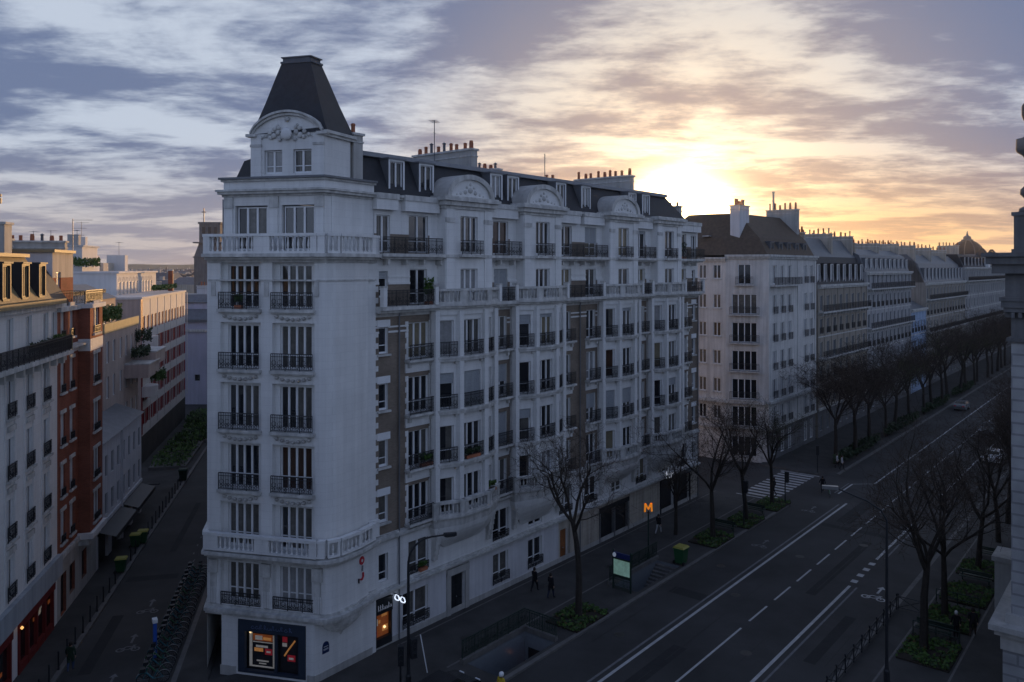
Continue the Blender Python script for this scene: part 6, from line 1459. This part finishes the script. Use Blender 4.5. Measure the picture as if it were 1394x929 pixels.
# bicycles at the docks
def bike_tree(label, loc, rz, col):
    T = thing('bicycle', label, 'bicycle', loc, rz, 'hire bicycles along the left street')
    for x in (-.52, .52):
        b = MB(); P = [(.33*math.cos(a), 0, .33*math.sin(a)) for a in [2*math.pi*i/16 for i in range(17)]]; b.tube(P, .022, RUBBER, 5, cap=False)
        for i in range(6): a = math.pi*i/6; b.tube([(.31*math.cos(a),0,.31*math.sin(a)),(-.31*math.cos(a),0,-.31*math.sin(a))], .004, STEEL, 3)
        b.build('wheel', T, loc=(x,0,.34))
    b = MB()
    for p, q, r in (((-.52,0,.34),(-.2,0,.75),.02),((-.2,0,.75),(.0,0,.32),.025),((.0,0,.32),(.36,0,.72),.04),((-.52,0,.34),(0,0,.32),.02),((.36,0,.72),(.52,0,.34),.022),((.36,0,.72),(.32,0,1.0),.02),((-.2,0,.75),(-.22,0,.9),.018)): b.tube([p,q], r, col, 6)
    for cx in (-.52,.52):
        P = [(cx+.37*math.cos(a), 0, .34+.37*math.sin(a)) for a in [math.pi*(.1+.8*i/8) for i in range(9)]]; b.tube(P, .024, STEEL if cx < 0 else col, 4)
    b.build('frame', T); b = MB(); b.box(-.34,-.08,-.07,.07,.9,.97,RUBBER); b.build('saddle', T); b = MB(); b.tube([(.2,-.28,1.06),(.32,-.1,1.02),(.32,.1,1.02),(.2,.28,1.06)], .016, STEEL, 5); b.build('handlebar', T)
    b = MB(); b.box(.4,.66,-.15,.15,.78,.98,IRON); b.build('basket', T)
    return T
VB = mat('teal_frame', (.03,.13,.16), .4, .1, 2); VG = mat('green_frame', (.04,.14,.07), .4, .1, 2)
proto = [bike_tree('teal hire bicycle docked in the row beside the corner building', st(48.0, -9.35, 0), RZE+math.pi/2+.15, VB), bike_tree('green hire bicycle docked in the row beside the corner building', st(48.8, -9.35, 0), RZE+math.pi/2+.15, VG)]
KID = {p.name: kids(p) for p in proto}
for i in range(2, 22):
    p = proto[0 if i % 3 else 1]
    copy_tree(p, st(48.0 + i*.78, -9.35 + rnd.uniform(-.08,.08), 0), RZE+math.pi/2+.15+rnd.uniform(-.1,.1), None, None, lambda o: KID.get(o.name.split('#')[0], []) if o in proto else [])
cy_ = copy_tree(proto[1], bv(51.9, 10.2, 0), RZ+.4, 'bicycle stopped on the roadway by the zebra crossing beside the person in black', None, lambda o: KID.get(o.name.split('#')[0], []) if o in proto else [])
del cy_['group']
b = MB(); BLU = mat('blue_terminal', (.03,.10,.42), .4, .1, 2); b.prism([(-.16,-.1),(.16,-.1),(.16,.1),(-.16,.1)], 0, 2.1, BLU); b.box(-.22,.22,-.14,.14,2.1,2.3,FRAME); b.box(-.12,.12,-.12,-.1,1.2,1.6,GLASS)
tag(b.build('dock_terminal', None, loc=st(51.3, -9.9, 0), rz=RZE+.3), 'slim blue terminal post with pale cap among the bicycles', 'post')
# ------------------------------------------------------------------ cars
def car(label, loc, rz, paint, L=4.3, W=1.76, H=1.5):
    T = thing('car', label, 'car', loc, rz)
    prof = [(-2.1,.32),(-2.15,.75),(-1.95,1.0),(-1.55,1.1),(-1.0,1.44),(.45,1.48),(1.1,1.02),(1.85,.88),(2.12,.7),(2.15,.32)]
    b = MB(); n = len(prof); belt = .98
    def half(z): return W/2*(1 if z < belt else 1 - .22*(z-belt)/(H-belt))
    for i in range(n):
        p, q = prof[i], prof[(i+1) % n]; hp, hq = half(p[1]), half(q[1])
        b.face([(p[0],-hp,p[1]),(q[0],-hq,q[1]),(q[0],hq,q[1]),(p[0],hp,p[1])], paint)
    for sgn in (-1, 1):
        b.face([(p[0], sgn*half(p[1]), p[1]) for p in prof if p[1] <= 1.1], paint)
        b.face([(-1.55,sgn*half(1.1),1.1),(-1.0,sgn*half(1.44),1.44),(.45,sgn*half(1.48),1.48),(1.1,sgn*half(1.02),1.02)], paint)
    b.build('body', T)
    b = MB()
    for sgn in (-1, 1):
        o_ = .012*sgn
        for P in (((-1.4,1.1),(-.95,1.38),(-.35,1.40),(-.35,1.06)), ((-.25,1.06),(-.25,1.40),(.4,1.41),(.9,1.05))): b.face([(x, sgn*half(z)+o_, z) for x, z in P], GLASS)
    b.build('side_window', T)
    b = MB(); b.face([(.5,-half(1.45)+.08,1.465),(1.06,-half(1.05)+.06,1.06),(1.06,half(1.05)-.06,1.06),(.5,half(1.45)-.08,1.465)], GLASS); b.v = [(x+.012,y,z+.012) for x,y,z in b.v]; b.build('windscreen', T)
    b = MB(); b.face([(-1.05,-half(1.42)+.08,1.425),(-1.5,-half(1.13)+.06,1.14),(-1.5,half(1.13)-.06,1.14),(-1.05,half(1.42)-.08,1.425)], GLASS); b.v = [(x-.012,y,z+.012) for x,y,z in b.v]; b.build('rear_window', T)
    for x in (-1.32,1.32):
        for y in (-1,1):
            b = MB(); b.lathe([(.2,-.1),(.32,-.1),(.32,.1),(.2,.1)], (0,0,0), RUBBER, 16); b.lathe([(.19,-.11),(.2,.11)], (0,0,0), STEEL, 12); o = b.build('wheel', T, loc=(x,y*(W/2-.1),.32)); o.rotation_euler = (math.pi/2,0,0)
    for y in (-.6,.6):
        b = MB(); b.box(2.08,2.16,y-.16,y+.16,.62,.76,FRAME); b.build('headlight', T); b = MB(); b.box(-2.18,-2.1,y-.16,y+.16,.72,.9,REDM); b.build('tail_light', T)
    return T
PBK = mat('black_car_paint', (.012,.013,.016), .25, .05, 1, spec=.6); PWH = mat('white_car_paint', (.7,.7,.7), .25, .03, 1, spec=.6); PGR = mat('grey_car_paint', (.15,.16,.17), .25, .03, 1, spec=.6)
car('dark car at the kerb corner in front of the metro stairwell', bv(-1.0, 7.2, 0), RZ, PBK)
car('white car half hidden by the right hand trees', bv(79.6, 20.6, 0), RZ, PWH); car('distant grey car in the left lane of the avenue', bv(117, 10.4, 0), RZ, PGR); car('grey car far along the avenue among the right trees', bv(98, 17.2, 0), RZ+math.pi, PGR); car('distant white car where the avenue narrows', bv(150, 14, 0), RZ, PWH)
# ------------------------------------------------------------------ people
SKIN = mat('skin', (.42,.27,.20), .6, .05, 4); HAIR = mat('dark_hair', (.03,.022,.018), .7, .1, 6); HAIRW = mat('white_hair', (.6,.6,.6), .7, .1, 6)
def person(label, loc, rz, coat, legs, stride=.22, hair=HAIR, long_coat=True, h=1.7, helmet=None):
    k = h/1.72; s = stride
    V = {'pel':(0,0,.93),'abd':(0,0,1.10),'che':(0,.01,1.30),'neck':(0,.01,1.47),'jaw':(0,-.02,1.55),'head':(0,-.015,1.64),'top':(0,0,1.71),
         'hl':(-.10,0,.88),'hr':(.10,0,.88),'kl':(-.10,-s*.75,.49),'kr':(.11,s*.35,.49),'al':(-.09,-s,.09),'ar':(.10,s*1.25,.13),'tl':(-.10,-s-.17,.04),'tr':(.11,s*1.25-.15,.05),
         'sl':(-.19,.01,1.40),'sr':(.19,.01,1.40),'el':(-.26,s*.4,1.13),'er':(.26,-s*.35,1.13),'wl':(-.25,s*.5-.1,.90),'wr':(.25,-s*.6-.1,.92),'nose':(0,-.10,1.62)}
    Rr = {'pel':(.16,.12),'abd':(.145,.11),'che':(.18,.125),'neck':(.055,.055),'jaw':(.065,.075),'head':(.08,.095),'top':(.055,.06),'hl':(.095,.095),'hr':(.095,.095),'kl':(.06,.06),'kr':(.06,.06),'al':(.042,.042),'ar':(.042,.042),'tl':(.04,.03),'tr':(.04,.03),'sl':(.07,.07),'sr':(.07,.07),'el':(.052,.052),'er':(.052,.052),'wl':(.034,.034),'wr':(.034,.034),'nose':(.014,.014)}
    if long_coat: Rr['pel'] = (.19,.15); Rr['hl'] = Rr['hr'] = (.12,.12); Rr['che'] = (.2,.145); Rr['kl'] = Rr['kr'] = (.085,.085)
    Ed = [('pel','abd'),('abd','che'),('che','neck'),('neck','jaw'),('jaw','head'),('head','top'),('head','nose'),('pel','hl'),('pel','hr'),('hl','kl'),('hr','kr'),('kl','al'),('kr','ar'),('al','tl'),('ar','tr'),('che','sl'),('che','sr'),('sl','el'),('sr','er'),('el','wl'),('er','wr')]
    nm = list(V); me = bpy.data.meshes.new('tmp'); me.from_pydata([Vector(V[n_])*k for n_ in nm], [(nm.index(a), nm.index(b_)) for a, b_ in Ed], [])
    o = bpy.data.objects.new('tmp', me); COL.objects.link(o); md = o.modifiers.new('s','SKIN'); md.use_smooth_shade = True
    if not me.skin_vertices: me.skin_vertices.new()
    for i, n_ in enumerate(nm): sv = me.skin_vertices[0].data[i]; sv.radius = (Rr[n_][0]*k, Rr[n_][1]*k); sv.use_root = (n_ == 'pel')
    o.modifiers.new('d','SUBSURF').levels = 2
    dg = bpy.context.evaluated_depsgraph_get(); dg.update(); em = bpy.data.meshes.new_from_object(o.evaluated_get(dg)); bpy.data.objects.remove(o)
    b = MB(); b.v = [tuple(v.co) for v in em.vertices]
    hem = .55 if long_coat else .85
    for p in em.polygons:
        c = p.center/k; b.f.append(tuple(p.vertices))
        m = SKIN if c.z > 1.475 else coat if c.z > hem and not (c.z < .93 and abs(c.x) > .2) else SKIN if abs(c.x) > .2 and c.z > .7 else RUBBER if c.z < .1 else legs
        b.m.append(b.mi(m))
    for sd, wv in ((-1, V['wl']), (1, V['wr'])):   # hands: palm, four curled fingers and a thumb
        w0 = Vector(wv)*k; b.tube([w0, w0+Vector((0,-.01,-.05))*k, w0+Vector((0,-.02,-.095))*k], [.03*k,.036*k,.030*k], SKIN, 7)
        for i in range(4):
            y0 = (-.045+.02*i)*k; l = (.075,.088,.083,.062)[i]*k; a = w0+Vector((0,y0+.012*k,-.09*k)); b.tube([a, a+Vector((-sd*.008*k,-.004*k,-l*.5)), a+Vector((-sd*.026*k,-.008*k,-l*.9))], [.0095*k,.0085*k,.006*k], SKIN, 5)
        a = w0+Vector((0,-.03*k,-.04*k)); b.tube([a, a+Vector((-sd*.012*k,-.03*k,-.035*k)), a+Vector((-sd*.02*k,-.035*k,-.065*k))], [.012*k,.0105*k,.008*k], SKIN, 5)
    T = thing('person', label, 'person', loc, rz); b.build('body', T, smooth=True)
    hb = MB(); hm = helmet or hair; q = 1.35 if helmet else 1.0
    hb.lathe([(.100*q,-.10),(.112*q,-.03),(.110*q,.03),(.09*q,.085),(.05*q,.12),(.01,.13)], (0,.025,1.645), hm, 12); hb.v = [(x*k*.88, y*k, z*k) for x,y,z in hb.v]
    hb.build('helmet' if helmet else 'hair', T, smooth=True)
    return T
BLK = mat('black_cloth', (.012,.012,.015), .9, .2, 5); NAVY = mat('navy_cloth', (.02,.025,.05), .9, .2, 5); JEAN = mat('denim', (.04,.06,.12), .9, .2, 5); LITE = mat('pale_cloth', (.45,.45,.47), .9, .1, 5); BRWN = mat('brown_cloth', (.06,.04,.03), .9, .2, 5); YEL = mat('yellow_vest', (.5,.36,.03), .8, .1, 5)
person('person in long black coat walking nearer the pale facade', bv(13.6, 2.0, KZ), RZ+math.pi/2, BLK, BLK, .25); person('person in dark hooded coat walking nearer the tree of the metro entrance', bv(13.4, 3.6, KZ), RZ+math.pi/2, BLK, NAVY, .2, h=1.75)
person('person in dark jacket and pale shoes walking past the orange letter', bv(30.2, 2.7, KZ), RZ+math.pi/2, BLK, LITE, .3, long_coat=False)
person('person in black on the zebra crossing', bv(48.6, 5.7, .006), RZ+math.pi, BLK, BLK, .25, long_coat=False, h=1.8); person('person in white top beside the far trees past the crossing', bv(63.0, 8.0, KZ), RZ+.5, LITE, BLK, .2, long_coat=False)
person('person in pale jacket walking with another beyond the crossing', bv(63.5, 7.3, KZ), RZ+.5, LITE, BLK, .2, long_coat=False)
person('bulky person in dark coat with white hair at the right pavement', bv(24.7, 26.75, KZ), RZ+2.0, BLK, BLK, .08, HAIRW, h=1.72); person('slender person in dark clothes nearest the plinth on the right pavement', bv(25.7, 27.5, KZ), RZ+math.pi/2, BLK, BRWN, .22, h=1.78)
person('person in dark green coat and jeans at the left street kerb', st(50.3, -14.2, KZ), RZE+math.pi/2, DGREEN, JEAN, .15)
person('rider in white helmet and yellow vest by the dark car', bv(1.0, 9.6, 0), RZ-math.pi/2, YEL, BLK, .05, helmet=FRAME, long_coat=False)
person('person in black stepping off the kerb beside the avenue lines', bv(52.8, 9.2, 0), RZ+2, BLK, BLK, .28, long_coat=False)
# ------------------------------------------------------------------ light, sky, air, camera
SUN_AZ, SUN_EL = R(11.9), R(3.3)      # azimuth from +Y towards +X
sd = Vector((math.sin(SUN_AZ)*math.cos(SUN_EL), math.cos(SUN_AZ)*math.cos(SUN_EL), math.sin(SUN_EL)))
ld = bpy.data.lights.new('sun', 'SUN'); ld.energy = 3.6; ld.angle = R(0.6); ld.color = (1.0, .56, .22)
lo = bpy.data.objects.new('sun', ld); COL.objects.link(lo); lo.rotation_euler = (-sd).to_track_quat('-Z', 'Y').to_euler(); lo.location = (0, 0, 60)
W = bpy.data.worlds.new('World'); SC.world = W; W.use_nodes = True
nt = W.node_tree; nt.nodes.clear(); NN, LL = nt.nodes.new, nt.links.new
def math_(op, a, b=None, clamp=False):
    n = NN('ShaderNodeMath'); n.operation = op; n.use_clamp = clamp
    for i, x in enumerate((a, b)):
        if x is None: continue
        if isinstance(x, (int, float)): n.inputs[i].default_value = x
        else: LL(x, n.inputs[i])
    return n.outputs[0]
def ramp(x, a, b, c=0.0, d=1.0, smooth=True):
    n = NN('ShaderNodeMapRange'); n.interpolation_type = 'SMOOTHSTEP' if smooth else 'LINEAR'
    LL(x, n.inputs[0])
    for i, v in enumerate((a, b, c, d)): n.inputs[i+1].default_value = v
    return n.outputs[0]
def mixc(f, a, b):
    n = NN('ShaderNodeMix'); n.data_type = 'RGBA'; n.clamp_factor = True
    if isinstance(f, (int, float)): n.inputs['Factor'].default_value = f
    else: LL(f, n.inputs['Factor'])
    for k, x in ((6, a), (7, b)):
        if isinstance(x, tuple): n.inputs[k].default_value = (*x, 1)
        else: LL(x, n.inputs[k])
    return n.outputs[2]
tc = NN('ShaderNodeTexCoord'); dirv = tc.outputs['Generated']
sep = NN('ShaderNodeSeparateXYZ'); LL(dirv, sep.inputs[0]); dx, dy, dz = sep.outputs
zc = math_('MAXIMUM', dz, 0.0)
dot = NN('ShaderNodeVectorMath'); dot.operation = 'DOT_PRODUCT'; LL(dirv, dot.inputs[0]); dot.inputs[1].default_value = sd; ca = dot.outputs['Value']
# clouds on a high flat layer, seen in perspective
den = math_('ADD', zc, .10); px = math_('DIVIDE', dx, den); py = math_('DIVIDE', dy, den)
cb = NN('ShaderNodeCombineXYZ'); LL(px, cb.inputs[0]); LL(py, cb.inputs[1])
def noise(scale, det, rough, off, stretch=(1,1,1), rot=0.0, dist=0.0):
    mp = NN('ShaderNodeMapping'); mp.inputs['Location'].default_value = off; mp.inputs['Scale'].default_value = stretch; mp.inputs['Rotation'].default_value = (0,0,rot); LL(cb.outputs[0], mp.inputs[0])
    n = NN('ShaderNodeTexNoise'); n.inputs['Scale'].default_value = scale; n.inputs['Detail'].default_value = det; n.inputs['Roughness'].default_value = rough; n.inputs['Distortion'].default_value = dist; LL(mp.outputs[0], n.inputs['Vector']); return n.outputs['Fac']
n1 = noise(1.3, 12, .56, (4.1, 2.9, 0), (.85, 1.0, 1), -.1, .3)
n2 = noise(5.2, 9, .62, (7.3, 2.2, 1), (.8, 1.3, 1), -.1, .15)
n3 = noise(.45, 3, .5, (1.3, 5.2, 2), (1, 1, 1), .0)
dens = math_('ADD', math_('ADD', math_('MULTIPLY', n1, .64), math_('MULTIPLY', n2, .24)), math_('MULTIPLY', n3, .12))
cover = ramp(dens, .425, .56)           # 0 thin bright veil, 1 thick grey cloud
near = ramp(ca, .91, .999); near_low = ramp(ca, .84, .99); front = ramp(ca, -.2, .75)
low = ramp(dz, .0, .16, 1.0, 0.0)
thin = mixc(low, mixc(near, (.58,.66,.80), (.88,.80,.70)), mixc(near_low, (.60,.55,.55), (1.1,.66,.27)))
thick = mixc(low, mixc(near, (.155,.21,.37), (.33,.315,.37)), mixc(near_low, (.35,.35,.43), (.56,.36,.24)))
cl = mixc(cover, thin, thick)
# the veil glows round the sun
gl = math_('POWER', math_('MAXIMUM', ca, 0.0), 750.0); gl2 = math_('POWER', math_('MAXIMUM', ca, 0.0), 150.0)
holes = ramp(dens, .60, .44)
glow = math_('ADD', math_('MULTIPLY', gl, 8.0), math_('MULTIPLY', gl2, math_('MULTIPLY', holes, 1.3)))
gc = NN('ShaderNodeVectorMath'); gc.operation = 'SCALE'; gc.inputs[0].default_value = (1.0, .74, .38); LL(glow, gc.inputs['Scale'])
ad = NN('ShaderNodeVectorMath'); ad.operation = 'ADD'; LL(cl, ad.inputs[0]); LL(gc.outputs[0], ad.inputs[1])
# away from the sun: open blue evening sky
back = mixc(ramp(dz, .05, .75), (.58,.73,1.05), (.15,.22,.44))
backc = mixc(ramp(dens, .44, .62, 0, .35), back, (.30,.34,.46))
allc = mixc(front, backc, ad.outputs[0])
bgc = NN('ShaderNodeBackground'); LL(allc, bgc.inputs[0]); bgc.inputs[1].default_value = 1.0
sky = NN('ShaderNodeTexSky'); sky.sky_type = 'NISHITA'; sky.sun_disc = False; sky.sun_elevation = SUN_EL; sky.sun_rotation = SUN_AZ; sky.air_density = 1.2; sky.dust_density = 1.5
bgs = NN('ShaderNodeBackground'); LL(sky.outputs[0], bgs.inputs[0]); bgs.inputs[1].default_value = 0.08
ms = NN('ShaderNodeMixShader'); ms.inputs[0].default_value = .88; LL(bgs.outputs[0], ms.inputs[1]); LL(bgc.outputs[0], ms.inputs[2])
out = NN('ShaderNodeOutputWorld'); LL(ms.outputs[0], out.inputs['Surface'])
W.cycles.sampling_method = 'MANUAL'; W.cycles.sample_map_resolution = 512
# air
hz = MB(); hz.box(-2300, 2300, -2300, 2300, -4.6, 44, GLASS); ho = hz.build('haze'); tag(ho, kind='stuff')
hm = bpy.data.materials.new('evening_haze'); hm.use_nodes = True; hn = hm.node_tree; hn.nodes.clear(); pv = hn.nodes.new('ShaderNodeVolumePrincipled'); ou = hn.nodes.new('ShaderNodeOutputMaterial'); hn.links.new(pv.outputs[0], ou.inputs['Volume'])
pv.inputs['Color'].default_value = (.85,.88,.95,1); pv.inputs['Density'].default_value = 0.0002; pv.inputs['Anisotropy'].default_value = 0.84
ho.data.materials.clear(); ho.data.materials.append(hm)
# camera
cd = bpy.data.cameras.new('camera'); cam = bpy.data.objects.new('camera', cd); COL.objects.link(cam); SC.camera = cam
cam.location = (0, 0, 23.3); cam.rotation_euler = (math.pi/2, 0, 0); cd.sensor_width = 36; cd.lens = 36*1084/1394; cd.shift_y = -99.5/1394; cd.clip_end = 9000; cd.clip_start = .1
SC.view_settings.view_transform = 'Standard'; SC.view_settings.look = 'None'; SC.view_settings.exposure = 0.0; SC.view_settings.gamma = 1.0; SC.view_settings.use_curve_mapping = False
SC.cycles.use_denoising = True; SC.cycles.max_bounces = 6; SC.cycles.volume_bounces = 0; SC.cycles.caustics_reflective = False; SC.cycles.caustics_refractive = False
